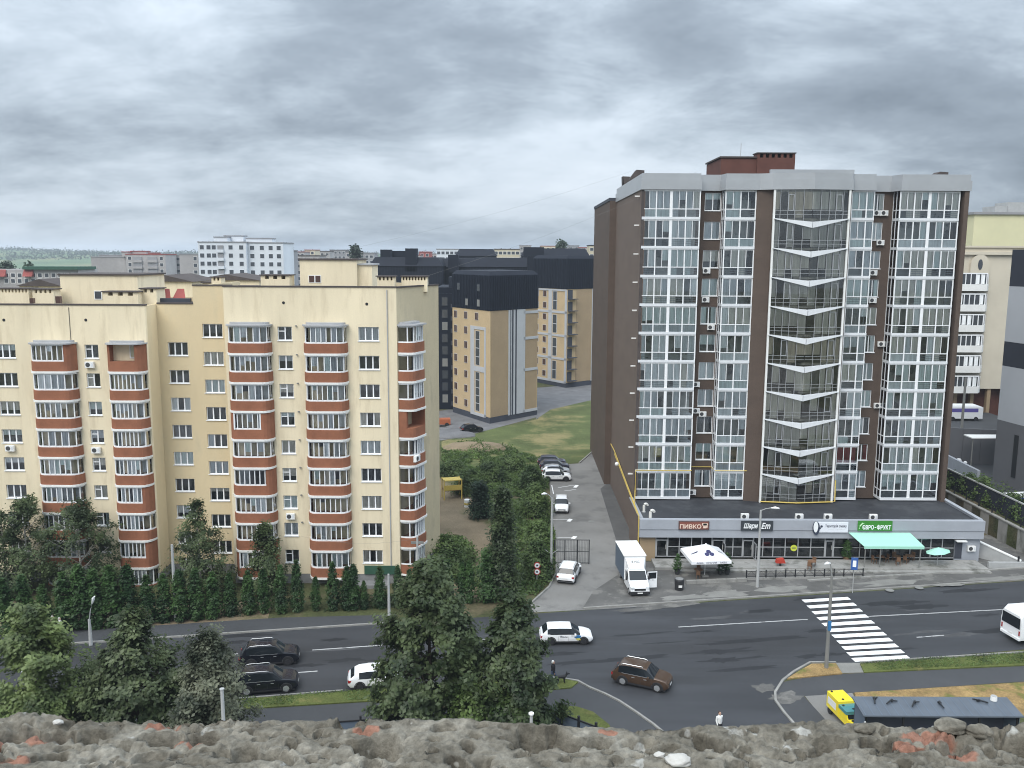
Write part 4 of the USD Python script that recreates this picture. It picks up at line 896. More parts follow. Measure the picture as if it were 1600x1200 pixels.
m = MB(f); m.box(W * 0.80, W * 0.91, 0.121, 0.17, Hh * 0.22, Hh * 0.6).box(W * 0.91, W * 0.95, 0.121, 0.16, Hh * 0.28, Hh * 0.5)
for k in range(4): c = W * (0.80 + 0.037 * k); m.tube([(c, 0.121, Hh * 0.66), (c, 0.19, Hh * 0.66)], [0.15, 0.15], 10)
m.build('beer_mug', 'sign_cream', o)
m = MB(f); m.box(0, W, 0.121, 0.135, Hh * 0.93, Hh).box(0, W, 0.121, 0.135, 0, Hh * 0.06).box(0, W * 0.02, 0.121, 0.135, Hh * 0.06, Hh * 0.93).box(W * 0.98, W, 0.121, 0.135, Hh * 0.06, Hh * 0.93); m.build('border', 'sign_dark', o)
o, f, W, Hh = sign('shop_sign', 1158, 813.5, 1207, 829, 'sign_dark', 'dark grey sign with white script lettering behind the street lamp')
m = MB(f); m.text('Шари', Hh * 0.50, W * 0.08, Hh * 0.28, 0.121, 0.04, True, width=W * 0.42); m.text('Em', Hh * 0.58, W * 0.64, Hh * 0.22, 0.121, 0.04, True, width=W * 0.26)
v = m.v
for q in v: q[:, 0] += (q[:, 2] - (P(1158, 829, SY - 0.29)[2] * 0 + Hh * 0.3)) * 0.22
m.build('lettering', 'letter_white', o)
o, f, W, Hh = sign('shop_sign', 1276, 815.5, 1324, 831.5, 'sign_white', 'white sign with dark lettering and a round bird emblem at its left end')
MB(f).text('Територія смаку', Hh * 0.26, W * 0.27, Hh * 0.52, 0.121, 0.02, False, width=W * 0.68).build('lettering', 'letter_dark', o)
MB(f).box(W * 0.36, W * 0.93, 0.121, 0.13, Hh * 0.27, Hh * 0.31).build('rule', 'curtain_grey', o)
m = MB(f)
for x, y, r in ((0.15, 0.60, 0.13), (0.10, 0.42, 0.11)): m.tube([(W * x, 0.121, Hh * y), (W * x, 0.15, Hh * y)], [r, r], 12)
m.build('dots', 'letter_dark', o)
m = MB(f); t = np.linspace(0, 2 * np.pi, 25)[:-1]
m.slab([( -0.05 + 0.36 * math.cos(q), Hh * 0.42 + 0.74 * math.sin(q)) for q in t], 0.0, 0.2); em = m.build('emblem', 'letter_dark', o)
m = MB(f); m.slab([(-0.13 + 0.24 * math.cos(q), Hh * 0.56 + 0.60 * math.sin(q)) for q in t], 0.201, 0.24); m.build('emblem_face', 'letter_white', o)
o, f, W, Hh = sign('shop_sign', 1340.5, 813.5, 1393, 829, 'sign_green', 'green sign with pale green letters above the mint awning')
MB(f).text('ЄВРО-ФРУКТ', Hh * 0.42, W * 0.13, Hh * 0.16, 0.121, 0.05, True, width=W * 0.83).build('lettering', 'letter_white', o)
m = MB(f); m.tube([(W * 0.04, 0.14, Hh * 0.22), (W * 0.06, 0.14, Hh * 0.5), (W * 0.13, 0.14, Hh * 0.78), (W * 0.17, 0.14, Hh * 0.72)], [0.05, 0.07, 0.07, 0.04], 6); m.build('swoosh', 'letter_lime', o)
# roof top air conditioners, ducts
for px, py, lab in ((1164, 815, 'open fronted air conditioner on the shop roof above the dark script sign'), (1249, 815, 'air conditioner on the shop roof, left of the two between dark and white signs'), (1294, 815, 'air conditioner on the shop roof right above the white sign'), (1365, 813, 'large air conditioner on the shop roof behind the green sign')):
    q = P(px, py, 91.6); x = thing if False else None
    air_con(frame((0, 91.9), (1, 0), (0, -1)), q[0], 0.0, zf1 - 0.24, lab, 'air conditioners on the shop roof')
q = P(1519, 862, SY - 0.1); air_con(frS, q[0], -0.28, q[2], 'white air conditioner beside the back door at the right end of the shop row')
for px, py, lab, s in ((1006, 800, 'silver swan neck vent on the shop roof, the rear one near the left corner', 1.0), (1016, 812, 'silver swan neck vent on the shop roof nearest the left front corner', 1.15)):
    q = G(px, py, zf1 - 0.25); o = thing('roof_vent', lab, 'vent', q, 20)
    a = np.linspace(0, np.pi, 9); pts = [(0, 0, 0), (0, 0, 0.7 * s)] + [(0.22 - 0.22 * math.cos(t), 0, 0.7 * s + 0.22 * math.sin(t)) for t in a[1:]]
    MB().tube(pts, [0.14 * s] * len(pts), 10).build('duct', 'alu_light', o); MB().cyl((0, 0, 0), 0.24, 0.06, sides=14).build('flange', 'alu', o)
o = thing('wall_lamp', 'white globe lamp on the tower\'s left side wall above the yellow pipe', 'lamp', P(963, 725, 112) * [0, 1, 1] + [xL, 0, 0])
MB().tri(trimesh.creation.icosphere(2, 0.28), (-0.45, 0, 0)).build('globe', 'white_plastic', o); MB().tube([(0, 0, 0.1), (-0.4, 0, 0.1)], [0.04, 0.04], 6).build('bracket', 'pole_dark', o)

# ------------------------------------------------------------------ buildings behind
rb = np.random.default_rng(31)
def corner_block(name, label, Cp, Lp, Rp, z1, z2, style):
    """block seen on its corner: Cp near corner, Lp / Rp ends of the two faces (plan); walls to z1, dark sheet metal storeys to z2"""
    o = thing(name, label, 'apartment building')
    C, L_, R_ = (np.asarray(q, float)[:2] for q in (Cp, Lp, Rp))
    back = L_ + R_ - C
    dL = (C - L_); nl = np.linalg.norm(dL); dL /= nl; dR = (R_ - C); nr = np.linalg.norm(dR); dR /= nr
    fl = frame(L_, dL, (dL[1], -dL[0])); frr = frame(C, dR, (dR[1], -dR[0]))
    m = MB(); m.prism([tuple(C), tuple(R_), tuple(back), tuple(L_)], 1.2, z1 - 0.002); m.build('wall', 'beige_wall', o)
    ctr = (C + R_ + back + L_) / 4
    off = lambda p, d: tuple(ctr + (np.asarray(p) - ctr) * d)
    m = MB(); m.prism([off(q, 1.003) for q in (C, R_, back, L_)], -0.2, 1.2); m.build('plinth', 'dark_stripe', o)
    top = MB(); top.prism([off(q, 1.012) for q in (C, R_, back, L_)], z1, z2 - 0.8)
    p = [off(q, 1.012) for q in (C, R_, back, L_)]; q = [off(v, 0.90) for v in (C, R_, back, L_)]
    top.add([(*v, z2 - 0.8) for v in p] + [(*v, z2) for v in q], [(0, 1, 5, 4), (1, 2, 6, 5), (2, 3, 7, 6), (3, 0, 4, 7), (4, 5, 6, 7)])
    mans = top.build('mansard', 'navy_sheet', o)
    sm = MB(fl)
    for s in np.arange(0.3, nl, 0.62): sm.box(s, s + 0.07, 0.1, 0.22, z1 + 0.05, z2 - 0.85)
    s2 = MB(frr)
    for s in np.arange(0.3, nr, 0.62): s2.box(s, s + 0.07, 0.1, 0.22, z1 + 0.05, z2 - 0.85)
    sm.build('seam', 'navy_seam', mans); s2.build('seam', 'navy_seam', mans)
    return o, fl, frr, nl, nr, mans
c1, l1, r1 = G(763, 660), G(712, 641), G(838, 648)
c1, l1, r1 = np.array([-4.3, 168.0]), np.array([-12.4, 180.5]), np.array([5.2, 178.0])
z1 = P(763, 486, 168)[2]; z2 = P(763, 424, 168)[2]
B1, fl, fr2, nl, nr, mans = corner_block('corner_house', 'tan corner house with grey stripes and black metal top, the nearer one by the lawn', c1, l1, r1, z1, z2, 0)
FH = (z1 - 1.2) / 7
fcols = [0.09, 0.37]
for c in fcols + [0.66]:
    for k in range(7):
        if c == 0.66 and k != 6: continue
        z = 1.2 + FH * k + 0.9; s = c * nl; f = MB(fl)
        f.box(s - 0.62, s + 0.62, 0.0, 0.06, z, z + 1.5); w = f.build('window', 'pale_stripe', B1)
        MB(fl).box(s - 0.55, s - 0.03, 0.061, 0.075, z + 0.07, z + 1.43).box(s + 0.03, s + 0.55, 0.061, 0.075, z + 0.07, z + 1.43).build('pane', 'brown_window', w)
f = MB(fl); s0, s1 = 0.50 * nl, 0.60 * nl
f.box(s0, s1, 0.0, 0.10, 0.9, 1.2 + FH * 5.9).box(0.86 * nl, 0.90 * nl, 0.0, 0.10, 0.9, 1.2 + FH * 5.9).box(s1, 0.86 * nl, 0.0, 0.10, 1.2 + FH * 5.7, 1.2 + FH * 5.9).box(s1, 0.86 * nl, 0.0, 0.10, 1.2 + FH * 2.9, 1.2 + FH * 3.25).box(s1, 0.9 * nl, 0.0, 0.10, 0.9, 1.5)
f.build('pilaster', 'pale_stripe', B1)
for a, b in ((0.2, 2.85), (3.3, 5.6)):
    m = MB(fl); m.box(0.63 * nl, 0.74 * nl, 0.0, 0.05, 1.2 + FH * a, 1.2 + FH * b); o = m.build('stair_window', 'pale_stripe', B1)
    p_ = MB(fl)
    n_ = int((b - a) * 2)
    for k in range(n_): p_.box(0.64 * nl, 0.73 * nl, 0.051, 0.065, 1.2 + FH * (a + (b - a) * k / n_) + 0.1, 1.2 + FH * (a + (b - a) * (k + 1) / n_) - 0.05)
    p_.build('pane', 'far_window', o)
m = MB(fr2); m.box(0.02 * nr, 0.36 * nr, 0.0, 0.04, 1.25, z1 - 0.02); m.build('wall_panel', 'tan_wall', B1)
m = MB(fr2)
for a, b in ((0.37, 0.405), (0.425, 0.44), (0.475, 0.51), (0.545, 0.69)): m.box(a * nr, b * nr, 0.0, 0.10, 1.0, z1 - 0.02)
m.build('stripe', 'pale_stripe', B1)
m = MB(fr2)
for a, b in ((0.405, 0.425), (0.44, 0.475), (0.51, 0.545)): m.box(a * nr, b * nr, 0.0, 0.05, 1.0, z1 - 0.02)
m.build('stripe', 'dark_stripe', B1)
m = MB(fr2); m.box(0.72 * nr, 0.985 * nr, 0.0, 0.05, 1.25, z1 - 0.02); m.build('wall_panel', 'tan_wall', B1)
m = MB(fr2)
for k in (0.0, 2.85, 5.0, 6.75): m.box(0.69 * nr, 1.0 * nr, 0.0, 0.12, 1.0 + FH * k, 1.0 + FH * k + 0.55)
m.box(0.69 * nr, 0.72 * nr, 0.0, 0.12, 1.0, z1 - 0.02); m.build('band', 'pale_stripe', B1)
for c, k in ((0.42, 0), (0.73, 0), (0.2, 1), (0.73, 1)):
    s = c * nl; z = z1 + 0.6 + k * 3; m = MB(fl); m.box(s - 0.6, s + 0.6, 0.14, 0.25, z, z + 1.5); w = m.build('roof_window', 'navy_seam', B1); MB(fl).box(s - 0.5, s + 0.5, 0.251, 0.26, z + 0.1, z + 1.4).build('pane', 'pole_dark' if k == 0 else 'far_window', w)
c2, l2, r2 = np.array(G(884, 606)[:2]), np.array([5.3, 226.0]), np.array([24.5, 224.0])
z1 = P(884, 452, c2[1])[2]; z2 = P(884, 399, c2[1])[2]
B2, fl, fr2, nl, nr, mans = corner_block('corner_house', 'tan corner house with black metal top half hidden behind the brown tower', c2, l2, r2, z1, z2, 1)
FH = (z1 - 1.2) / 8
m = MB(fl)
for k in range(0, 8, 2): m.box(0.0, nl, 0.0, 0.12, 1.2 + FH * k - 0.2, 1.2 + FH * k + 0.35)
m.box(0, 0.04 * nl, 0, 0.12, 1, z1 - 0.1).box(0.48 * nl, 0.58 * nl, 0, 0.12, 1, z1 - 0.1).box(0.95 * nl, 1.0 * nl, 0, 0.12, 1, z1 - 0.1).box(0.04 * nl, 0.95 * nl, 0, 0.13, z1 - 0.5, z1 - 0.1)
m.build('band', 'pale_stripe', B2)
for c in (0.13, 0.36):
    for k in range(8):
        s = c * nl; z = 1.2 + FH * k + 0.8; m = MB(fl); m.box(s - 0.7, s + 0.7, 0, 0.05, z, z + 1.6); w = m.build('window', 'pale_stripe', B2); MB(fl).box(s - 0.6, s + 0.6, 0.051, 0.06, z + 0.1, z + 1.5).build('pane', 'brown_window', w)
for k in range(4):
    m = MB(fl); z = 1.2 + FH * 2 * k + 0.6; m.box(0.60 * nl, 0.72 * nl, 0, 0.05, z, z + FH * 2 - 1.2); w = m.build('stair_window', 'pale_stripe', B2); MB(fl).box(0.61 * nl, 0.71 * nl, 0.051, 0.06, z + 0.1, z + FH - 0.7).box(0.61 * nl, 0.71 * nl, 0.051, 0.06, z + FH - 0.5, z + FH * 2 - 1.3).build('pane', 'far_window', w)
for k in range(8):
    z = 1.2 + FH * k; m = MB(fr2); m.box(0.02 * nr, 0.20 * nr, 0, 1.1, z + 0.4, z + 0.55); m.box(0.02 * nr, 0.13 * nr, 0.0, 0.06, z + 0.56, z + FH - 0.2); m.build('balcony', 'dark_stripe', B2)
m = MB(fr2); m.box(0.60 * nr, 0.78 * nr, 0, 0.1, 1.0, z1 - 0.05)
m.box(0.79 * nr, 0.82 * nr, 0, 0.1, 1.0, z1 - 0.05); m.build('stripe', 'pale_stripe', B2)
m = MB(fr2)
for k in (0, 2, 4, 6): m.box(0.83 * nr, 1.0 * nr, 0, 0.1, 1.2 + FH * k, 1.2 + FH * k + 0.5)
m.build('band', 'pale_stripe', B2)
m = MB(fr2); m.box(0.22 * nr, 0.59 * nr, 0, 0.05, 1.25, z1 - 0.05); m.build('wall_panel', 'tan_wall', B2)
# dark wing left of the nearer house with glazed front and little balconies
def bbox(name, mat, parent, px0, px1, ptop, Y, dep, zb=0.0):
    a, b = P(px0, ptop, Y), P(px1, ptop, Y); zt = (a[2] + b[2]) / 2
    o = MB().box(a[0], b[0], Y, Y + dep, zb, zt).build(name, mat, parent); return o, a[0], b[0], zt
DW = thing('dark_wing', 'black metal and glass wing with tiny balconies between the yellow block and the tan house', 'apartment building')
o, x0, x1, zt = bbox('wall', 'navy_sheet', DW, 640, 717, 458, 184, 14)
fw = frame((0, 184), (1, 0), (0, -1))
for k in range(9):
    z = 1.0 + k * (zt - 1.5) / 9
    for a, b in ((690, 700),):
        q0, q1 = P(a, 500, 184)[0], P(b, 500, 184)[0]; m = MB(fw); m.box(q0, q1, 0.0, 0.06, z + 0.4, z + 2.3); w = m.build('window', 'navy_seam', DW); MB(fw).box(q0 + 0.1, q1 - 0.1, 0.061, 0.07, z + 0.5, z + 2.2).build('pane', 'pole_dark' if k % 3 == 0 else 'far_window', w)
    q0, q1 = P(705, 500, 184)[0], P(714, 500, 184)[0]; m = MB(fw); m.box(q0, q1, 0.0, 1.2, z, z + 0.16).box(q0, q1, 1.12, 1.2, z + 0.16, z + 0.9); m.build('balcony', 'dark_stripe', DW)
o, *_ = bbox('roof', 'navy_sheet', DW, 682, 722, 449, 185, 16, 18); bbox('dormer', 'navy_seam', DW, 701, 714, 433, 186, 6, 20)
# cluster of black metal roofs behind
def black_roof(label, px0, px1, ptop, Y, dep=16, ridge=1.5, extra=()):
    o = thing('black_roof_house', label, 'apartment building')
    a, b = P(px0, ptop, Y), P(px1, ptop, Y); zt = (a[2] + b[2]) / 2
    m = MB(); m.box(a[0], b[0], Y, Y + dep, 0, zt - 2.5); m.build('wall', 'navy_sheet', o)
    m = MB(); x0, x1 = a[0] - 0.3, b[0] + 0.3; y0, y1 = Y - 0.3, Y + dep + 0.3; zz = zt - 2.5
    m.add([(x0, y0, zz), (x1, y0, zz), (x1, y1, zz), (x0, y1, zz), (x0 + 1.5, y0 + 2, zt), (x1 - 1.5, y0 + 2, zt), (x1 - 1.5, y1 - 2, zt), (x0 + 1.5, y1 - 2, zt)], [(0, 1, 5, 4), (1, 2, 6, 5), (2, 3, 7, 6), (3, 0, 4, 7), (4, 5, 6, 7)]); rf = m.build('roof', 'navy_sheet', o)
    s = MB()
    for x in np.arange(a[0], b[0], 0.8): s.box(x, x + 0.09, Y - 0.08, Y - 0.002, 0.5, zt - 2.6)
    s.build('seam', 'navy_seam', o)
    for e0, e1, et, ey in extra: 
        q, r_ = P(e0, et, ey), P(e1, et, ey); MB().box(q[0], r_[0], ey, ey + 4, zt - 4, q[2]).build('roof_tower', 'navy_sheet', o)
    return o
black_roof('black sheet metal house with two roof blocks just right of the yellow chimneys', 578, 690, 402, 250, extra=((594, 610, 390, 252), (610, 634, 392, 256), (633, 651, 388, 250)))
black_roof('long low black roofed house in the middle behind the tan corner houses', 655, 765, 404, 262, extra=((700, 716, 398, 258),))
black_roof('black roofed house with narrow dormer left of the far tan house', 735, 845, 403, 244, extra=((824, 839, 400, 240),))
black_roof('highest black roofed block touching the skyline right of centre', 815, 921, 388, 275, extra=((818, 850, 386, 270),))
black_roof('small black roofed block on the skyline left of the cream penthouse', 712, 775, 389, 320)
# far white block with rows of windows
def far_block(name, label, px0, px1, ptop, Y, dep, mat, cols, rows, dz, ztop_gap=1.0, roofmat='far_grey', pent=(), wmat='far_window', strip=(), ww=1.5, wh=1.5):
    o = thing(name, label, 'apartment building')
    a, b = P(px0, ptop, Y), P(px1, ptop, Y); zt = (a[2] + b[2]) / 2
    MB().box(a[0], b[0], Y, Y + dep, 0, zt).build('wall', mat, o)
    MB().box(a[0] - 0.2, b[0] + 0.2, Y - 0.2, Y + dep + 0.2, zt + 0.002, zt + 0.4).build('roof', roofmat, o)
    f = frame((0, Y), (1, 0), (0, -1))
    for k in range(rows):
        z = zt - ztop_gap - wh - dz * k
        for c in cols:
            x = a[0] + (b[0] - a[0]) * c; w = MB(f).box(x - ww / 2 - 0.12, x + ww / 2 + 0.12, 0, 0.06, z - 0.1, z + wh + 0.1).build('window', 'white_trim' if mat != 'far_white' else 'far_white', o)
            MB(f).box(x - ww / 2, x + ww / 2, 0.061, 0.08, z, z + wh).build('pane', wmat, w)
    for c0, c1 in strip:
        x0, x1 = a[0] + (b[0] - a[0]) * c0, a[0] + (b[0] - a[0]) * c1
        for k in range(rows):
            z = zt - ztop_gap - dz * k; MB(f).box(x0, x1, 0, 0.9, z - wh - 1.2, z - wh - 0.1).build('balcony', mat, o); MB(f).box(x0 + 0.2, x1 - 0.2, 0.0, 0.4, z - wh - 0.1, z).build('loggia', 'far_grey', o)
    for p0, p1, pt, py in pent:
        q, r_ = P(p0, pt, py), P(p1, pt, py); MB().box(q[0], r_[0], py, py + 5, zt - 1, q[2]).build('roof_house', mat, o)
        MB().box(q[0] - .2, r_[0] + .2, py - .2, py + 5.2, q[2] + 0.002, q[2] + 0.35).build('roof_house_capping', roofmat, o)
    return o
far_block('white_block', 'white nine storey block standing tall on the left skyline', 309, 384, 379, 330, 16, 'far_white', (0.08, 0.22, 0.33, 0.68, 0.90), 5, 3.05, pent=((334, 355, 371, 334), (350, 380, 369, 338)), strip=((0.40, 0.54),))
far_block('white_block', 'right half of the tall white block, set back by one bay', 385, 442, 380, 332, 16, 'far_white', (0.15, 0.42, 0.66, 0.88), 5, 3.05, pent=((384, 425, 373, 338),), strip=())
gp = 'panel flats on the left skyline'
far_block('panel_block', 'pinkish grey windowless panel block on the left skyline below the hills', 142, 196, 402, 430, 14, 'far_panel', (), 0, 3, pent=((155, 190, 399, 436),))
far_block('panel_block', 'grey panel block with brown roof huts and balconies left of the white block', 196, 258, 398, 425, 14, 'far_panel', (0.1, 0.9), 4, 3.0, pent=((190, 200, 394, 428), (204, 228, 393, 432), (232, 244, 396, 430)), strip=((0.18, 0.42), (0.55, 0.8)), roofmat='far_red')
far_block('panel_block', 'lower grey panel block between the balconied block and the white block', 258, 283, 399, 440, 14, 'far_panel', (0.2, 0.5, 0.8), 4, 3.0, strip=())
far_block('panel_block', 'narrow panel block with dark cap touching the white block', 280, 309, 398, 400, 14, 'far_panel', (0.85,), 4, 3.0)
far_block('panel_block', 'brown roofed flats with many balconies right of the white block', 453, 500, 400, 420, 14, 'far_panel', (0.1, 0.3, 0.5, 0.7, 0.9), 5, 3.0, roofmat='roof_dark', strip=((0.15, 0.25), (0.55, 0.65)))
far_block('panel_block', 'sliver of grey flats behind the right edge of the white block', 443, 452, 392, 360, 14, 'far_grey', (0.5,), 6, 3)
# red roofed terrace at the far left
RR = thing('terrace', 'row of flats with red mansard roofs and a green eaves strip at the far left', 'apartment building')
o, x0, x1, zt = bbox('wall', 'far_panel', RR, -60, 122, 421, 300, 14)
a, b = P(36, 420, 299)[0], P(122, 420, 299)[0]
MB().box(a, b, 298.6, 312, zt + 0.02, zt + 1.0).build('eaves', 'leaf_conifer' if False else 'green_panel', RR)
for p0, p1 in ((-20, 8), (36, 51)):
    q, r_ = P(p0, 432, 299)[0], P(p1, 432, 299)[0]; z_ = P(p0, 432, 299)[2]
    MB().add([(q, 298.4, z_), (r_, 298.4, z_), (r_, 299.8, zt), (q, 299.8, zt), (q, 299.9, z_), (r_, 299.9, z_)], [(0, 1, 2, 3), (0, 3, 4, 4), (1, 5, 2, 2), (4, 3, 2, 5), (0, 4, 5, 1)]).build('mansard', 'far_red', RR)
f = frame((0, 300), (1, 0), (0, -1))
for k, p0 in enumerate(np.arange(10, 120, 10.5)):
    for r_ in range(2):
        q = P(p0, 430 + r_ * 9, 300); w = MB(f).box(q[0] - 0.8, q[0] + 0.8, 0, 0.06, q[2] - 0.8, q[2] + 0.8).build('window', 'white_trim', RR); MB(f).box(q[0] - 0.65, q[0] + 0.65, 0.061, 0.08, q[2] - 0.65, q[2] + 0.65).build('pane', 'far_window', w)
# yellow complex's other wings between
for lab, px0, px1, pt, Y, mt in (('yellow wing with a shallow gable behind the left chimneys of the yellow block', 30, 95, 447, 112, 'stucco_yellow'), ('low yellow roof with dark felt left of the step in the yellow block', 215, 300, 440, 118, 'stucco_yellow'), ('yellow roof house behind the right wing of the yellow block', 300, 405, 438, 130, 'stucco_yellow')):
    o = thing('yellow_wing', lab, 'apartment building'); _, x0, x1, zt = bbox('wall', mt, o, px0, px1, pt, Y, 10)
    xm = (x0 + x1) / 2; MB().add([(x0 - .3, Y - .3, zt), (xm, Y - .3, zt + 0.9), (x1 + .3, Y - .3, zt), (x0 - .3, Y + 10, zt), (xm, Y + 10, zt + 0.9), (x1 + .3, Y + 10, zt)], [(0, 1, 4, 3), (1, 2, 5, 4), (0, 2, 1, 1), (3, 4, 5, 5), (0, 3, 5, 2)]).build('roof', 'roof_dark', o)
# skyline of small far houses
spec = [(455, 476, 394, 520, 'far_panel', 'far_red'), (476, 492, 391, 540, 'far_cream', 'far_red'), (492, 515, 393, 560, 'far_panel', 'roof_dark'), (515, 540, 391, 600, 'far_grey', 'roof_dark'), (540, 562, 394, 520, 'far_panel', 'roof_dark'), (562, 584, 396, 480, 'far_grey', 'far_grey'),
        (655, 672, 394, 500, 'far_red', 'far_red'), (672, 682, 397, 520, 'far_panel', 'far_grey'), (682, 716, 390, 460, 'far_white', 'far_grey'), (772, 812, 390, 440, 'far_cream', 'roof_dark'), (812, 830, 384, 560, 'far_panel', 'far_grey'), (845, 868, 385, 600, 'far_cream', 'far_red'), (868, 888, 387, 620, 'far_panel', 'far_grey'), (888, 905, 384, 640, 'far_grey', 'far_grey'), (905, 922, 387, 600, 'far_panel', 'far_red'), (921, 936, 384, 420, 'far_cream', 'navy_sheet'), (700, 720, 396, 480, 'far_red', 'far_red'), (640, 656, 399, 470, 'far_panel', 'far_red')]
words = ['pale flats', 'cream flats under a red roof', 'pinkish flats with a dark flat roof', 'grey flats', 'stone coloured flats', 'low grey flats', 'small red house', 'pale narrow house', 'white office slab', 'cream penthouse above the black roofs', 'pale far flats with roof huts', 'cream far block with red roof', 'pale far block', 'grey far block', 'pinkish far block with red roof', 'cream house with black cap beside the tower', 'dark red house', 'low house with a red roof']
for (px0, px1, pt, Y, mt, rm), w in zip(spec, words):
    n_ = max(2, int((px1 - px0) / 6)); far_block('far_house', w + (' on the distant skyline, left of the black roofs' if px0 < 600 else ' on the distant skyline over the black roofs'), px0, px1, pt, Y, 14, mt, tuple((k + 0.5) / n_ for k in range(n_)), 3, 3.0, roofmat=rm, wh=1.4, ww=1.6)
# ------------------------------------------------------------------ right edge: cream flats, lemon block, grey mall
CB = thing('cream_flats', 'cream apartment house with stacked white glazed bays behind the tower at the right', 'apartment building')
CY = 150.0
zc0 = 5.0; ztc = P(1540, 387, CY)[2]
a, b = P(1500, 420, CY)[0], P(1562, 420, CY)[0]
m = MB(); m.box(a - 6, b + 6, CY, CY + 14, zc0 + 5.2, ztc); m.build('wall', 'cream_wall', CB)
m = MB(); m.box(a - 6.2, b + 6.3, CY - 0.5, CY + 14, ztc - 1.2, ztc - 0.7).box(a - 6.2, b + 6.2, CY - 0.3, CY + 14, ztc, ztc + 0.3); m.build('cornice', 'cream_wall', CB)
m = MB(); m.box(a - 6, b + 5.6, CY + 1.5, CY + 14, 0, zc0 + 5.2); m.build('garage_wall', 'brown_brick', CB)
m = MB()
for k in range(7): x = a - 5 + k * 2.9; m.box(x, x + 0.6, CY + 0.2, CY + 1.0, 0, zc0 + 5.2)
m.build('pier', 'tan_wall', CB)
fc = frame((0, CY), (1, 0), (0, -1)); bx0, bx1 = P(1489, 500, CY - 1.2)[0] - 1.5, P(1546, 500, CY - 1.2)[0]
rows_y = [440, 477, 513, 549, 585, 611 + 8]
for k, py in enumerate(rows_y):
    z = P(1510, 436 + 36 * 0 + k * 31.2, CY - 1)[2] - 0.5 if False else P(1510, 436 + k * 32.0, CY - 1)[2]
    o = MB(fc).prism([(bx0, 0), (bx0 + 0.3, 1.4), (bx1 - 1.0, 1.4), (bx1, 0)], z - 2.0, z - 0.85).build('bay', 'white_trim', CB)
    fm = MB(fc); n_ = 7
    for i in range(n_ + 1): x = bx0 + 0.4 + (bx1 - 1.1 - bx0 - 0.4) * i / n_; fm.box(x - 0.07, x + 0.07, 1.2, 1.34, z - 0.85, z + 0.85)
    fm.box(bx0 + 0.3, bx1 - 1.0, 1.2, 1.35, z + 0.85, z + 1.05); fm.tube([(bx1 - 0.5, 0.65, z - 0.85), (bx1 - 0.5, 0.65, z + 0.9)], [0.07, 0.07], 4); fm.build('frame', 'white_plastic', o)
    MB(fc).prism([(bx0 + 0.1, 0.01), (bx0 + 0.35, 1.25), (bx1 - 1.05, 1.25), (bx1 - 0.1, 0.01)], z - 0.848, z + 0.848).build('glazing', 'far_window', o)
    cu = MB(fc)
    for i in range(n_):
        if rb.random() < 0.45: x = bx0 + 0.4 + (bx1 - 1.1 - bx0 - 0.4) * i / n_; cu.box(x + 0.1, x + 0.6, 1.251, 1.26, z - 0.8, z + 0.8)
    cu.build('blind', 'curtain_white', o)
q = P(1531, 405, CY - 0.2); m = MB(fc); t = np.linspace(0, np.pi, 13); m.slab([(q[0] + 1.6 * math.cos(x), q[2] - 1.0 + 1.8 * math.sin(x)) for x in t] + [(q[0] - 1.6, q[2] - 2.6), (q[0] + 1.6, q[2] - 2.6)], 0.01, 0.5); gb = m.build('gable', 'cream_wall', CB)
m = MB(fc); m.slab([(q[0] + 0.4 * math.cos(x), q[2] - 0.9 + 0.9 * math.sin(x)) for x in np.linspace(0, 2 * np.pi, 14)[:-1]], 0.5, 0.55); m.build('round_window', 'far_window', gb)
LB = thing('lemon_block', 'pale lemon block with grey roof vents above the cream flats at the right edge', 'apartment building')
LY = 185.0
a, b = P(1523, 335, LY), P(1700, 335, LY)
m = MB(); m.box(a[0], b[0], LY, LY + 15, 0, a[2]); m.build('wall', 'lemon_wall', LB)
m = MB(); m.box(a[0] - 0.4, b[0], LY - 0.4, LY + 15, a[2] + 0.002, a[2] + 0.5); m.build('roof', 'far_grey', LB)
for p0, p1, pt in ((1555, 1575, 322), (1575, 1640, 316)):
    q, r_ = P(p0, pt, LY + 3), P(p1, pt, LY + 3); m = MB(); m.box(q[0], r_[0], LY + 3, LY + 8, a[2], q[2]); m.build('roof_vent', 'pole_grey', LB)
ML = thing('grey_mall', 'large flat grey building with dark horizontal bands cut by the right edge of the photo', 'building')
ma = P(1567, 560, 122)[:2]; md = np.array([0.165, -1.0]); md /= np.linalg.norm(md)
fmz = frame(ma, md, (-abs(md[1]), -md[0])); fmz = (fmz[0], fmz[1], np.array([md[1], -md[0], 0.0]) if md[1] < 0 else fmz[2])
zt_ = P(1582, 390, 122)[2]
zs = [0.0, P(1558, 655, 122)[2], P(1563, 571, 122)[2], P(1566, 533, 122)[2], P(1572, 447, 122)[2], zt_]
for k, mt in enumerate(['mall_mid', 'mall_light', 'mall_dark', 'mall_light', 'mall_dark']):
    MB(fmz).box(0, 40, -18, 0.004 * (k % 2), zs[k] + (0.003 if k else 0), zs[k + 1]).build('wall_band', mt, ML)
m = MB(fmz); q = 6.5
m.box(3.6, 4.4, 0.0, 0.06, zs[1] - 7.5, zs[1] - 1.5); m.build('slot_window', 'black_metal', ML)
m = MB(fmz); m.box(-7.5, -0.01, -6, -0.3, 0, zs[1] - 10.0); m.build('annex', 'mall_mid', ML)
m = MB(fmz); m.box(-10.5, -0.5, -1.5, 1.2, zs[1] - 9.9, zs[1] - 9.6); m.build('canopy', 'white_trim', ML)

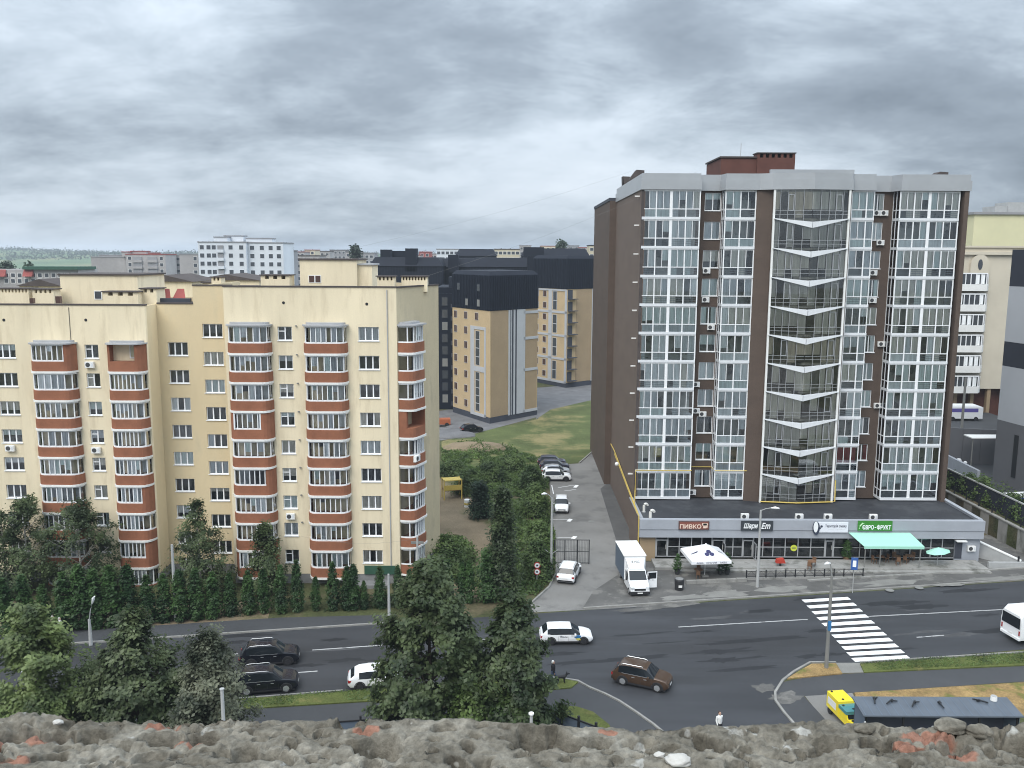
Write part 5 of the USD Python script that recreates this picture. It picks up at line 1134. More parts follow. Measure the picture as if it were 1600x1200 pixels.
# ------------------------------------------------------------------ court at the right: walls, strip of shrubs, containers
def wall_line(name, label, A, B, th, z0, z1, mat, cat='wall', cap=None, posts=0, postm='black_metal', panels=0):
    o = thing(name, label, cat)
    A, B = np.asarray(A, float)[:2], np.asarray(B, float)[:2]; d = B - A; L = np.linalg.norm(d); d /= L; f = frame(A, d, (d[1], -d[0]))
    if panels:
        for k in range(panels): MB(f).box(L * k / panels + 0.015, L * (k + 1) / panels - 0.015, -th, 0.004 * (k % 2), z0, z1).build('panel', mat, o)
    else: MB(f).box(0, L, -th, 0, z0, z1).build('panel', mat, o)
    if cap: MB(f).box(-0.05, L + 0.05, -th - 0.06, 0.08, z1 + 0.002, z1 + 0.14).build('coping', cap, o)
    for k in range(posts):
        s = L * k / max(1, posts - 1); MB(f).box(s - 0.06, s + 0.06, -th - 0.05, -th + 0.07, z0, z1 + 1.1).build('post', postm, o)
    return o, f, L
A, B = G(1470, 764, 2.6), G(1640, 851, 2.6)
wall_line('retaining_wall', 'stained concrete panel retaining wall running towards the right edge below the shrubs', A, B, 0.3, 0, 2.6, 'concrete', cap='kerb', posts=9, panels=12)
off = np.array([2.2, 2.6]); A2, B2 = np.asarray(A[:2]) + off, np.asarray(B[:2]) + off
sheet('shrub_bank', [tuple(A[:2]), tuple(B[:2]), tuple(B2), tuple(A2)], 2.5, 'ground_soil', thick=2.45)
A3, B3 = G(1466, 726, 4.9), G(1640, 808, 4.9)
wall_line('sheet_fence', 'dark blue sheet metal fence with a light top rail above the retaining wall', A3, B3, 0.08, 0, 4.9, 'mall_dark', 'fence', cap='pole_grey', panels=14)
sheet('court', [tuple(A3[:2] + [0.3, 0.3]), tuple(B3[:2] + [0.3, 0.3]), (140, 90), (140, 150), (60, 150)], 1.2, 'asphalt_path', thick=1.15)
def at(px, py, z): return G(px, py, z)
q = at(1592, 786, 2.2); o = thing('container', 'bright blue container with a white lid behind the dark fence at the right edge', 'container', (q[0], q[1], 1.2), 10)
MB().box(-1.6, 3.0, -1.2, 1.2, 0, 2.0).build('box', 'container_blue' if 'container_blue' in MATS else 'far_white', o) if False else None
plain('container_blue', (0.02, 0.03, 0.30), 0.5); plain('fence_blue', (0.10, 0.13, 0.17), 0.5)
MB().box(-1.6, 3.0, -1.2, 1.2, 0, 2.0).build('box', 'container_blue', o); MB().box(-1.5, 3.0, -1.1, 1.1, 2.0, 2.12).build('lid', 'white_plastic', o); m = MB()
for x in np.arange(-1.4, 3, 0.5): m.box(x, x + 0.12, -1.26, -1.2, 0.1, 1.9)
m.build('rib', 'container_blue', o)
# upper terrace with graffiti wall, parked bus, rubble
A, B = (P(1476, 700, 133)[0], 133), (P(1560, 700, 131)[0], 131)
z_ = P(1500, 668, 133)[2]
wall_line('court_wall', 'dark graffitied wall below the cream flats', A, B, 0.3, 0.5, z_, 'mall_mid', panels=3)
sheet('upper_court', [(A[0] - 3, 133.4), (B[0] + 8, 131.4), (B[0] + 8, 149), (A[0] - 3, 149)], z_ - 0.5, 'asphalt_path', thick=3)
A, B = (P(1470, 736, 128)[0], 131), (P(1560, 736, 112)[0], 117)
zz = P(1530, 722, 122)[2]
wall_line('ramp_wall', 'grey ramp wall with dark garage openings beside the grey building', A, B, 0.4, 0.5, max(2.2, zz), 'fascia_grey', panels=4)
q = P(1538, 690, 130); o = thing('awning_roof', 'white lean-to roof on posts by the grey building', 'canopy', (q[0], 128, 0)); zc = P(1530, 682, 128)[2]
MB().box(-3.5, 3.5, -1, 1.5, zc - 0.15, zc).build('roof', 'white_trim', o)
for x in (-3.3, 3.3): MB().box(x - 0.06, x + 0.06, -0.9, -0.78, 0.5, zc - 0.15).build('post', 'pole_dark', o)
q = P(1501, 663, 142); o = thing('parked_van', 'white and violet van roof showing over the graffitied wall under the cream flats', 'van', (q[0], 142, z_ - 0.5), 0)
b = manifold3d.Manifold.cube((6.0, 2.0, 1.9), True).translate((0, 0, 1.35)); b = manifold3d.Manifold.hull(b + manifold3d.Manifold.cube((5.0, 1.8, 0.3), True).translate((-0.3, 0, 2.45)))
MB().man(b).build('body', 'white_plastic', o); plain('violet_stripe', (0.10, 0.08, 0.30)); MB().box(-2.6, 2.2, -1.02, -0.99, 1.5, 2.1).build('window', 'violet_stripe', o)
for x in (-1.9, 1.9): MB().cyl((x, -1.03, 0.36), 0.36, 0.25, 'y').build('wheel', 'dark_plastic', o)
for px, py, lab in ((1498, 722, 'left white ball shaped bin lid on the dark slope'), (1508, 725, 'right smaller white ball on the dark slope')):
    q = at(px, py, 1.5); o = MB().tri(trimesh.creation.icosphere(2, 0.42 if px < 1500 else 0.28)).build('white_ball', 'white_plastic', None); UsdGeom.Xformable(o).AddTranslateOp().Set(Gf.Vec3d(*map(float, q + [0, 0, 0.2]))); tag(o, lab, 'ball')

# ------------------------------------------------------------------ trees, hedge, shrubs
def leaves(c, nrm, size, rg, aspect=0.62, jitter=0.7):
    n = len(c); d = nrm + jitter * rg.standard_normal((n, 3)); d /= np.linalg.norm(d, axis=1, keepdims=True)
    t = rg.standard_normal((n, 3)); a = np.cross(d, t); a /= np.linalg.norm(a, axis=1, keepdims=True); b = np.cross(d, a)
    s = (size * rg.uniform(0.65, 1.3, n))[:, None]
    v = np.stack([c - a * s, c - b * s * aspect, c + a * s, c + b * s * aspect], 1).reshape(-1, 3)
    i = np.arange(n) * 4
    return v, np.stack([i, i + 1, i + 2, i + 3], 1)
def crown(rg, h0, h1, rad, prof, nclump, per, size, spread=0.55, inner=0.25, lobes=5, up=0.35, tufts=None):
    """leaf clumps through the crown; prof(t) is the relative radius at height t. With tufts, clumps gather round branch ends, leaving gaps and a ragged outline"""
    def points(n, lo=0.78, hi=1.06, inn=inner):
        t = rg.random(n) ** 0.9; ang = rg.uniform(0, 2 * np.pi, n)
        lob = 1 + 0.16 * np.sin(lobes * ang + ph[0] + 5 * t) + 0.12 * np.sin(3 * ang + ph[1] - 9 * t)
        rr = np.where(rg.random(n) < inn, rg.uniform(0.2, 0.75, n), rg.uniform(lo, hi, n))
        r = rad * np.array([prof(x) for x in t]) * rr * lob
        return np.stack([r * np.cos(ang), r * np.sin(ang), h0 + (h1 - h0) * t], 1), t, ang
    ph = rg.uniform(0, 6.28, 3)
    if tufts:
        c0, t0, a0 = points(tufts, 0.70, 1.12, 0.0); k = rg.integers(tufts, size=nclump); big = rg.uniform(0.6, 1.35, tufts)[k]
        d = rg.standard_normal((nclump, 3)) * (rad * 0.12 * big)[:, None] * [1, 1, 0.8]; c = c0[k] + d; t, ang = t0[k], a0[k]
        c[:, :2] *= 1 - 0.35 * (rg.random(nclump) < 0.3)[:, None] * rg.random(nclump)[:, None]
        q = rg.random(nclump) < inner * 0.5; ci, ti, ai = points(int(q.sum()), 0.3, 0.7, 0.5); c[q], t[q], ang[q] = ci, ti, ai
    else: c, t, ang = points(nclump)
    out = np.stack([np.cos(ang), np.sin(ang), np.full(nclump, up) + t], 1)
    cs = np.repeat(c, per, 0) + rg.standard_normal((nclump * per, 3)) * spread * np.array([1, 1, 0.75]); ns = np.repeat(out, per, 0)
    return leaves(cs, ns, size, rg, jitter=0.5)
def make_tree(name, label, cat, loc, rg, h, rad, prof, mat, ncl, per, size, bark='bark', base=0.12, spread=0.5, group=None, trunk_r=0.16, limbs=5, inner=0.25, up=0.35, rz=0, tufts=None):
    o = thing(name, label, cat, loc, rz, group)
    t = MB(); t.tube([(0, 0, -0.1), (0.05, 0, h * 0.35), (-0.03, 0.04, h * 0.7), (0, 0, h * 0.96)], [trunk_r, trunk_r * 0.8, trunk_r * 0.45, 0.02], 8)
    for k in range(limbs):
        a = rg.uniform(0, 6.28); z = h * rg.uniform(0.25, 0.7); L = rad * 0.75 * prof(min(0.95, z / h))
        t.tube([(0, 0, z), (L * 0.5 * math.cos(a), L * 0.5 * math.sin(a), z + L * 0.35), (L * math.cos(a), L * math.sin(a), z + L * 0.8)], [trunk_r * 0.45, trunk_r * 0.3, 0.02], 5)
    t.build('trunk', bark, o)
    MB().add(*crown(rg, h * base, h, rad, prof, ncl, per, size, spread, inner, up=up, tufts=tufts)).build('crown', mat, o)
    return o
oval = lambda t: max(0.05, math.sin(math.pi * min(1, 0.10 + 0.9 * t) ** 0.75) ** 0.75)
egg = lambda t: max(0.04, (math.sin(math.pi * (0.18 + 0.82 * t) ** 0.62)) ** 0.8 if t < 1 else 0.04)
cone = lambda t: max(0.05, (1 - t) ** 0.75 * (0.55 + 0.45 * min(1, t / 0.12)))
spire = lambda t: max(0.06, min(1.0, 0.62 + 2.0 * t) * (1 - t ** 2.6) ** 0.9)
bushy = lambda t: max(0.1, (1 - t ** 2.2) ** 0.6)
broad = lambda t: max(0.08, (1 - abs(2 * t - 0.85) ** 2.4) ** 0.5 if abs(2 * t - 0.85) < 1 else 0.08 + 0.3 * (1 - t))
def place(px, pbase=None, ptop=None, Y=None, z=0.0):
    """ground position and height of an upright thing from where it stands in the photo"""
    if Y is None: q = G(px, pbase, z)
    else: q = np.array([P(px, 700, Y)[0], Y, z])
    return q, P(px, ptop, q[1])[2] - z
def ppm(q): return F / ((np.asarray(q) - EYE) @ FW)
rg = np.random.default_rng(77)
near = [('round crowned young linden with bright green leaves at the left edge of the photo', 26, 956, 50, 66, 'leaf_bright', broad, 0.15),
        ('middle one of the three near trees at lower left, dull green and pointed', 190, 966, 50.5, 84, 'leaf_olive', egg, 0.15),
        ('silvery leaved small tree right of the middle near tree, behind the metal stub', 312, 998, 49.5, 66, 'leaf_pale', egg, 0.115),
        ('tallest near tree, dark linden standing in front of the road in the middle', 668, 886, 54.5, 86, 'leaf_linden', egg, 0.17),
        ('dark linden right of the tallest near tree, covering the tail of the white estate', 805, 934, 54, 66, 'leaf_linden', egg, 0.16)]
for lab, px, ptop, Y, half, mat, prof, sz in near:
    q, h = place(px, ptop=ptop, Y=Y); c = q + [0, 0, h * 0.45]; r = half / ppm(c)
    make_tree('linden_tree', lab, 'tree', q, rg, h, r, prof, mat, int((400 if mat != 'leaf_pale' else 640) * (r / 2.6) * (h / 10)), 46, sz, base=0.10, spread=0.24, inner=0.3, up=0.75, trunk_r=0.17, limbs=12, tufts=int(112 * r / 2.6 * h / 10))
# low bushes between near trees and along the fence
for px, ptop, Y, half, mat, lab in ((120, 1040, 51, 45, 'leaf_linden', 'bush filling the gap between the two leftmost near trees'), (255, 1060, 50.5, 45, 'leaf_linden', 'bush between the middle near tree and the silvery one'), (735, 1070, 53, 40, 'leaf_shrub', 'bush between the two dark lindens in front of the road'), (20, 1085, 48, 60, 'leaf_bright', 'low bush under the bright linden at the left edge'), (800, 1085, 52.5, 40, 'leaf_shrub', 'bush at the foot of the right dark linden by the fence')):
    q, h = place(px, ptop=ptop, Y=Y); r = half / ppm(q + [0, 0, h / 2])
    make_tree('bush', lab, 'bush', q, rg, h, r, bushy, mat, int(120 * r), 40, 0.12, base=0.05, spread=0.35, limbs=2, trunk_r=0.06)
# thuja hedge: three prototypes, then instances
thp = []
hedge = [(360, 962, 897), (389, 960, 893), (413, 958, 890), (440, 958, 884), (465, 955, 877), (494, 954, 902), (521, 953, 880), (543, 953, 886), (553, 953, 883), (569, 952, 908), (594, 950, 886), (622, 950, 884), (640, 949, 890), (699, 944, 876), (722, 942, 880), (733, 942, 878)]
hedge += [(10, 992, 905), (40, 988, 900), (70, 987, 915), (103, 986, 896), (128, 984, 884), (150, 982, 890), (176, 980, 885), (203, 977, 884), (232, 975, 900), (258, 972, 898), (283, 971, 892), (308, 968, 890), (334, 966, 895)]
gp_h = 'clipped columnar thujas of the hedge along the pavement'
gp_r = 'separate slender thujas at the right part of the hedge'
_ord = ['rightmost', 'second', 'third', 'fourth', 'fifth', 'sixth', 'seventh', 'eighth', 'ninth', 'tenth', 'eleventh', 'twelfth', 'thirteenth', 'fourteenth', 'fifteenth', 'sixteenth']
def hedge_label(px):
    xs = sorted((h[0] for h in hedge if h[0] > 350), reverse=True)
    if px < 350: return 'broad columnar thuja in the dense left part of the hedge along the pavement'
    k = xs.index(px); return f'slender thuja column, {_ord[k]} from the right end of the pavement hedge' if k else 'slender thuja column at the right end of the pavement hedge'
desc = ['slender thuja column in the hedge in front of the yellow block', 'plump thuja column in the hedge in front of the yellow block', 'thuja column with twin tips in the hedge in front of the yellow block']
for i in range(3):
    pr = [spire, lambda t: spire(t) * (1 + 0.08 * math.sin(9 * t)), lambda t: spire(t) * (0.94 if t < 0.7 else 1.1)][i]
    px, pb, pt = hedge[i]; q, h = place(px, pb, pt); o = thing('thuja', hedge_label(px), 'thuja', q, 0, gp_r, scale=(h / 4.5,) * 3)
    MB().tube([(0, 0, -0.1), (0, 0, 2.0), (0, 0, 4.2)], [0.09, 0.06, 0.01], 6).build('trunk', 'bark', o)
    v1, f1 = crown(rg, 0.12, 4.5, 0.62, pr, 300, 12, 0.105, 0.10, 0.15, up=1.2)
    MB().add(v1, f1).build('crown', 'leaf_thuja', o); thp.append(o)
for i, (px, pb, pt) in enumerate(hedge[3:]):
    q, h = place(px, pb, pt); s = h / 4.5; wsc = 1.08 if px < 350 else rg.uniform(0.82, 1.02)
    copy(thp[i % 3], 'thuja', hedge_label(px), 'thuja', q, rg.uniform(0, 360), gp_h if px < 350 else gp_r, scale=(s * wsc, s * wsc, s))
# birches and other trees before the yellow block
for lab, px, ptop, Y, half, mat, prof, ncl in (('broad leafy tree at the left edge before the yellow block, left of the balconies', 28, 782, 81.3, 50, 'leaf_birch', egg, 260), ('wide tree covering the foot of the two left balcony columns', 112, 793, 81.0, 62, 'leaf_birch', oval, 330), ('light crowned birch in front of the recessed wall of the yellow block', 303, 786, 81.2, 42, 'leaf_birch', egg, 230), ('slim dark tree before the third balcony column of the yellow block', 408, 820, 81.2, 30, 'leaf_birch', cone, 200), ('small tree at the very left edge of the hedge', -8, 800, 80.5, 36, 'leaf_birch', egg, 150)):
    q, h = place(px, ptop=ptop, Y=Y); r = half / ppm(q + [0, 0, h / 2])
    make_tree('birch_tree' if px > 250 else 'garden_tree', lab, 'tree', q, rg, h, r, prof, mat, ncl, 38, 0.13, bark='birch_bark', base=0.08, spread=0.26, inner=0.35, up=0.75, trunk_r=0.12, limbs=9, tufts=80)
# trees and shrubs between the yellow block and the alley
shr = [(785, 938, 766, 19, 'leaf_birch', spire, 'tall dark column tree in the middle of the garden left of the alley', 'tree'), (764, 938, 862, 15, 'leaf_thuja', spire, 'dark columnar thuja right of the bare dirt patch', 'thuja'), (836, 806, 760, 20, 'leaf_shrub', bushy, 'clipped bush beside the parked white cars', 'bush'), (841, 862, 818, 18, 'leaf_shrub', bushy, 'bush by the alley lamp post, second from the cars', 'bush'), (838, 902, 850, 21, 'leaf_shrub', bushy, 'bush by the alley just above the round signs', 'bush'), (830, 764, 732, 17, 'leaf_shrub', bushy, 'bush at the top end of the alley hedge', 'bush'), (750, 808, 757, 18, 'leaf_conifer', cone, 'small dark conifer standing on the dirt yard', 'conifer'), (733, 770, 735, 22, 'leaf_shrub', bushy, 'round bush left of the garden conifer', 'bush'), (768, 750, 722, 24, 'leaf_shrub', bushy, 'light green bush in the middle of the garden top', 'bush'), (706, 742, 722, 20, 'leaf_shrub', bushy, 'bush near the end wall of the yellow block', 'bush'), (800, 733, 712, 26, 'leaf_shrub', bushy, 'wide bush below the lawn', 'bush'), (700, 900, 842, 24, 'leaf_shrub', bushy, 'bush at the foot of the yellow block\'s end wall', 'bush'), (722, 880, 848, 20, 'leaf_shrub', bushy, 'low bush right of the end wall bush', 'bush'), (750, 910, 890, 16, 'leaf_shrub', bushy, 'low shrub behind the bare dirt patch', 'bush')]
for px, pb, pt, half, mat, prof, lab, cat in shr:
    q, h = place(px, pb, pt); r = half / ppm(q + [0, 0, h / 2])
    make_tree({'tree': 'garden_tree', 'thuja': 'thuja_column', 'bush': 'garden_bush', 'conifer': 'conifer'}[cat], lab, cat, q, rg, max(h, 1.2), r, prof, mat, int(60 + 22 * r * h), 30, 0.15, base=0.04, spread=0.34, up=0.8, limbs=3, trunk_r=0.08)
# ground cover filling the garden strip
def cover(name, pts, n, size, mat, h, seed, label=None):
    r_ = np.random.default_rng(seed); pg = Polygon(px_poly(pts)); x0, y0, x1, y1 = pg.bounds; out = []
    import shapely
    while sum(map(len, out)) < n:
        c = np.c_[r_.uniform(x0, x1, n), r_.uniform(y0, y1, n)]; out.append(c[shapely.contains_xy(pg, c[:, 0], c[:, 1])])
    c = np.vstack(out)[:n]; k = meshkit.fbm(np.c_[c * 0.35, np.zeros(n)], 3, seed); keep = k > 0.36; c, k = c[keep], k[keep]
    z = r_.random(len(c)) ** 1.3 * h * (k - 0.25) * 2.2
    o = MB().add(*leaves(np.c_[c, z + 0.05], np.tile([0, 0, 1.0], (len(c), 1)), size, r_, jitter=0.9)).build(name, mat, None); tag(o, label, 'undergrowth', None, 'stuff')
cover('undergrowth', [(690, 700), (745, 690), (800, 702), (860, 724), (855, 800), (868, 840), (862, 905), (840, 930), (800, 940), (770, 935), (768, 800), (745, 745), (690, 742)], 36000, 0.17, 'leaf_shrub', 0.8, 3, 'tangled green undergrowth between the garden bushes and the alley')
cover('undergrowth', [(686, 842), (720, 840), (738, 880), (720, 905), (690, 910)], 3000, 0.16, 'leaf_shrub', 0.7, 5, 'green weeds at the foot of the end wall')
cover('hedge_weeds', [(10, 990), (360, 965), (660, 948), (660, 925), (360, 940), (10, 960)], 9000, 0.12, 'leaf_linden', 0.5, 8, 'weeds and fallen leaves under the thuja hedge')
cover('verge_grass', [(300, 1097), (560, 1079), (700, 1069), (850, 1058), (903, 1066), (860, 1077), (700, 1088), (560, 1096), (380, 1107)], 9000, 0.06, 'leaf_shrub', 0.25, 9, 'short grass on the verge along the near kerb')
cover('verge_grass', [(1344, 1037), (1600, 1021), (1700, 1015), (1700, 1033), (1600, 1039), (1350, 1050)], 7000, 0.06, 'leaf_shrub', 0.25, 10, 'short grass on the verge right of the zebra crossing')
cover('bank_shrubs', [(1476, 762), (1640, 848), (1655, 800), (1480, 738)], 4000, 0.2, 'leaf_shrub', 2.2, 12, 'weeds along the wall in the right hand court')
for k, (px, py) in enumerate(((1488, 755), (1512, 765), (1535, 775), (1553, 785), (1580, 797), (1600, 808))):
    q = G(px, py + 8, 2.5); make_tree('bank_shrub', None, 'bush', q, rg, 2.0 + (k % 3) * 0.6, 1.2, bushy, 'leaf_shrub', 50, 24, 0.15, base=0.03, spread=0.3, limbs=2, trunk_r=0.04)
    tag(stage.GetPrimAtPath('/World/bank_shrub' + (f'_{k:03d}' if k else '')), f'shrub on the bank above the concrete wall, {["first", "second", "third", "fourth", "fifth", "sixth"][k]} one from the tower', 'bush')
# woods on the far ridge
r_ = np.random.default_rng(6); n = 9000
x = r_.uniform(-2300, 1400, n); y = r_.uniform(1600, 2500, n); k = meshkit.fbm(np.c_[x * 0.006, y * 0.012, 0 * x], 3, 2); keep = (k > 0.50) | (y > 2300); x, y = x[keep], y[keep]
c = np.repeat(np.c_[x, y, hz(x, y)], 5, 0) + np.abs(r_.standard_normal((5 * len(x), 3))) * [5, 5, 3.2]
o = MB().add(*leaves(c, np.tile([0, -0.4, 1.0], (len(c), 1)), 2.6, r_, jitter=0.8)).build('ridge_woods', 'leaf_far', None); tag(o, 'woods along the ridge of the far hills', 'woods', None, 'stuff')
for px, py, w, lab in ((10, 417, 22, 'dark tree clump beside the red roofs at the left edge'), (45, 419, 16, 'lower tree clump right behind the red roofed terrace'), (555, 392, 20, 'tree on the skyline right of the yellow roof house'), (878, 383, 22, 'tree crown on the skyline above the black roofs')):
    q = np.array([P(px, py, 310 if px < 100 else 380)[0], 310 if px < 100 else 380, 0.0]); h = P(px, py - 6, q[1])[2]
    make_tree('far_tree', lab, 'tree', q, rg, h, w / 2 / ppm(q + [0, 0, h]), oval, 'leaf_far', 90, 24, 0.6, base=0.55, spread=0.9, trunk_r=0.3)

# ------------------------------------------------------------------ vehicles
def paint(name, col, metal=0.0, rough=0.25):
    plain(name, col, rough, metal, coat=0.4, spec=0.3 if col[0] < .05 else .5)
paint('car_black', (0.005, 0.0058, 0.009), 0.0, 0.2); paint('car_white', (0.80, 0.81, 0.82)); paint('car_brown', (0.078, 0.046, 0.028), 0.35, 0.25); paint('car_navy', (0.03, 0.032, 0.05)); paint('car_silver', (0.45, 0.47, 0.50), 0.4); paint('car_yellow', (0.78, 0.62, 0.03)); paint('car_teal', (0.06, 0.22, 0.24))
plain('car_glass', (0.010, 0.013, 0.016), 0.06, 0, 0.0, 0.55); plain('tyre', (0.014, 0.014, 0.015), 0.8); plain('rim', (0.50, 0.51, 0.52), 0.3, 0.7); plain('rim_dark', (0.05, 0.05, 0.055), 0.4, 0.5); plain('headlight', (0.75, 0.78, 0.80), 0.1, 0.2); plain('taillight', (0.30, 0.015, 0.015), 0.2); plain('plate', (0.7, 0.7, 0.68), 0.5)
def car(name, label, loc, rz, col, L=4.6, W=1.86, Hh=1.68, kind='suv', rim='rim', rails=True, cat='car'):
    """lofted shell split into painted body, windows; wheels, lamps, mirrors, rails, plates as parts. +x is forward, origin under the middle"""
    o = thing(name, label, cat, loc, rz)
    hb = 1.02 * Hh / 1.68; hh = 0.98 * Hh / 1.68
    if kind == 'suv': st = [(0, .55, .72, .9), (.02, .95, 1.0, .96), (.05, 1.02, 1.10, 1.0), (.13, 1.04, 1.56, 1.0), (.17, 1.04, 1.63, 1), (.33, 1.03, 1.68, 1), (.35, 1.03, 1.68, 1), (.54, 1.02, 1.66, 1), (.56, 1.02, 1.655, 1), (.62, 1.01, 1.60, 1), (.755, .99, 1.09, 1), (.87, .96, 1.03, .99), (.95, .86, .93, .95), (.985, .70, .76, .88), (1, .5, .55, .8)]
    elif kind == 'wagon': st = [(0, .55, .70, .88), (.02, .86, .92, .95), (.05, .93, 1.02, .99), (.14, .95, 1.42, 1.0), (.18, .95, 1.45, 1), (.36, .94, 1.49, 1), (.38, .94, 1.49, 1), (.53, .93, 1.48, 1), (.55, .93, 1.475, 1), (.59, .92, 1.44, 1), (.75, .90, .98, 1), (.86, .84, .90, .99), (.95, .72, .78, .94), (.985, .60, .66, .86), (1, .45, .5, .78)]
    else: st = [(0, .55, .72, .86), (.02, .90, .96, .93), (.05, .96, 1.04, .97), (.12, .97, 1.30, 1.0), (.20, .96, 1.46, 1), (.36, .95, 1.52, 1), (.38, .95, 1.52, 1), (.54, .94, 1.50, 1), (.56, .94, 1.495, 1), (.60, .93, 1.46, 1), (.765, .91, 1.0, 1), (.87, .85, .92, .98), (.95, .74, .80, .93), (.985, .62, .68, .85), (1, .46, .52, .76)]
    base = {'suv': 1.68, 'wagon': 1.49}.get(kind, 1.52); k = Hh / base
    sec = []
    for t, zb, zt, w in st:
        zb, zt = zb * k, zt * k; hw = W / 2 * w; tall = zt - zb > 0.15 * k
        wr = hw * (0.80 if tall else 0.93); zs = 0.24 if 0.03 < t < 0.97 else 0.36
        sec.append([(0, zs), (hw * .88, zs), (hw * .985, zs + .12), (hw, (zs + zb) / 2 + .08), (hw * .975, zb), (wr, zt - (.07 if tall else .03)), (wr * .86, zt), (0, zt + .025)])
    X = np.array([s[0] for s in st]) * L - L / 2; nr = 8; V = []
    for x, s in zip(X, sec):
        for y, z in s: V.append((x, y, z))
        for y, z in s[-2:0:-1]: V.append((x, -y, z))
    ring = 2 * nr - 2; V = np.array(V); quads = {'body': [], 'windscreen': [], 'side_window': [], 'rear_window': []}
    for i in range(len(st) - 1):
        for j in range(ring):
            q = (i * ring + j, (i + 1) * ring + j, (i + 1) * ring + (j + 1) % ring, i * ring + (j + 1) % ring)
            jj = j if j < nr - 1 else ring - 1 - j
            part = 'body'
            if i == 9 and jj == 6 or (i == 9 and jj == 5): part = 'windscreen'
            elif i == 2 and jj in (5, 6): part = 'rear_window'
            elif jj == 4 and i in (3, 4, 5, 6, 7, 8, 9) and not (i == 3 and kind == 'hatch'): part = 'side_window'
            quads[part].append(q)
    f = [tuple(range(ring)), tuple(range((len(st) - 1) * ring + ring - 1, (len(st) - 1) * ring - 1, -1))]
    for part, qs in quads.items():
        m = MB(); m.add(V, qs)
        if part == 'body':
            for c in f:
                m.add(V[list(c)], [(0, a, a + 1, a + 1) for a in range(1, ring - 1)])
        m.build(part, col if part == 'body' else 'car_glass', o, 38)
    r = 0.36 * (1 if kind == 'suv' else 0.92); wx = (-L * 0.29, L * 0.315)
    cl = MB(); 
    for x in wx:
        for sgn in (-1, 1):
            y = sgn * (W / 2 - 0.20); a = MB(); a.tube([(x, y, r), (x, y + sgn * 0.205, r), (x, y + sgn * 0.222, r)], [r, r, r * 0.93], 20); wl = a.build('wheel', 'tyre', o)
            b = MB(); b.tube([(x, y + sgn * 0.21, r), (x, y + sgn * 0.232, r)], [r * 0.66, r * 0.62], 16)
            for q in range(5):
                t = q * 2 * math.pi / 5; b.obox((x + math.cos(t) * r * 0.36, y + sgn * 0.236, r + math.sin(t) * r * 0.36), (r * 0.6, 0.02, 0.07), 0, (-t, [0, 1, 0]))
            b.build('rim', rim, wl)
            t = np.linspace(-0.25, math.pi + 0.25, 13); pts = [(x + (r + 0.055) * math.cos(q), sgn * (W / 2 - 0.012), r + (r + 0.05) * math.sin(q)) for q in t]
            cl.tube(pts, [0.055] * len(pts), 5)
    cl.build('wheel_arch', 'dark_plastic', o)
    m = MB(); m.box(-L * 0.44, L * 0.45, -W / 2 * 0.93, W / 2 * 0.93, 0.16, 0.25); m.box(-L * 0.2, L * 0.22, -W / 2 * 0.992, W / 2 * 0.992, 0.24, 0.36); m.build('sill', 'dark_plastic', o)
    for sgn in (-1, 1):
        hs = st[12]; x = L * 0.44; z = hs[1] * k - 0.10
        m = MB(); m.add(np.array([(x - .28, sgn * W * .462, z), (x - .30, sgn * W * .470, z + .13), (x + .045, sgn * W * .375, z + .09), (x + .075, sgn * W * .37, z - .04), (x - .28, sgn * W * .40, z), (x - .30, sgn * W * .41, z + .13), (x - .0, sgn * W * .28, z + .09), (x + .03, sgn * W * .28, z - .04)]) + [0.02, sgn * 0.012, 0.0], [(0, 1, 2, 3), (1, 5, 6, 2), (0, 3, 7, 4), (4, 7, 6, 5), (2, 6, 7, 3), (0, 4, 5, 1)]); m.build('headlight', 'headlight', o)
        zt = st[1][1] * k; m = MB(); m.box(-L / 2 + 0.02, -L / 2 + 0.26, sgn * W * 0.36 if sgn > 0 else -W * 0.483, W * 0.483 if sgn > 0 else -W * 0.36, zt - 0.22, zt - 0.04); m.build('tail_light', 'taillight', o)
        x = L * (st[10][0] - 0.5) - 0.42; m = MB(); m.obox((x, sgn * (W / 2 + 0.10), st[10][1] * k + 0.06), (0.14, 0.22, 0.15)); m.build('mirror', col, o, 30)
        if rails: x0, x1 = L * (-0.33), L * 0.05; zz = base * k; m = MB(); m.tube([(x0, sgn * W * .37, zz - .06), (x0 + .1, sgn * W * .375, zz + .04), (x1 - .1, sgn * W * .375, zz + .05), (x1, sgn * W * .37, zz - .03)], [.022] * 4, 5); m.build('roof_rail', 'rim', o)
        m = MB(); m.box(-L * 0.13, -L * 0.08, sgn * W / 2 - 0.02, sgn * W / 2 + 0.015, 0.82 * k, 0.86 * k).box(L * 0.08, L * 0.13, sgn * W / 2 - 0.02, sgn * W / 2 + 0.015, 0.82 * k, 0.86 * k); m.build('door_handle', 'rim', o)
        m = MB(); m.box(-L * 0.31, L * 0.17, sgn * (W / 2 * 0.977) - 0.006, sgn * (W / 2 * 0.977) + 0.006, st[5][1] * k - 0.012, st[5][1] * k + 0.018); m.build('window_trim', 'rim' if rails else 'dark_plastic', o)
        m = MB()
        for x in (-L * 0.16, L * 0.035, L * 0.20): m.box(x, x + 0.012, sgn * W / 2 - 0.012, sgn * W / 2 + 0.002, 0.38, 0.80 * k)
        m.build('door_gap', 'dark_plastic', o)
    m = MB(); m.box(L / 2 - 0.06, L / 2 + 0.008, -W * 0.27, W * 0.27, 0.52, 0.66).box(L / 2 - 0.1, L / 2 + 0.006, -W * 0.36, W * 0.36, 0.34, 0.44); m.build('grille', 'dark_plastic', o)
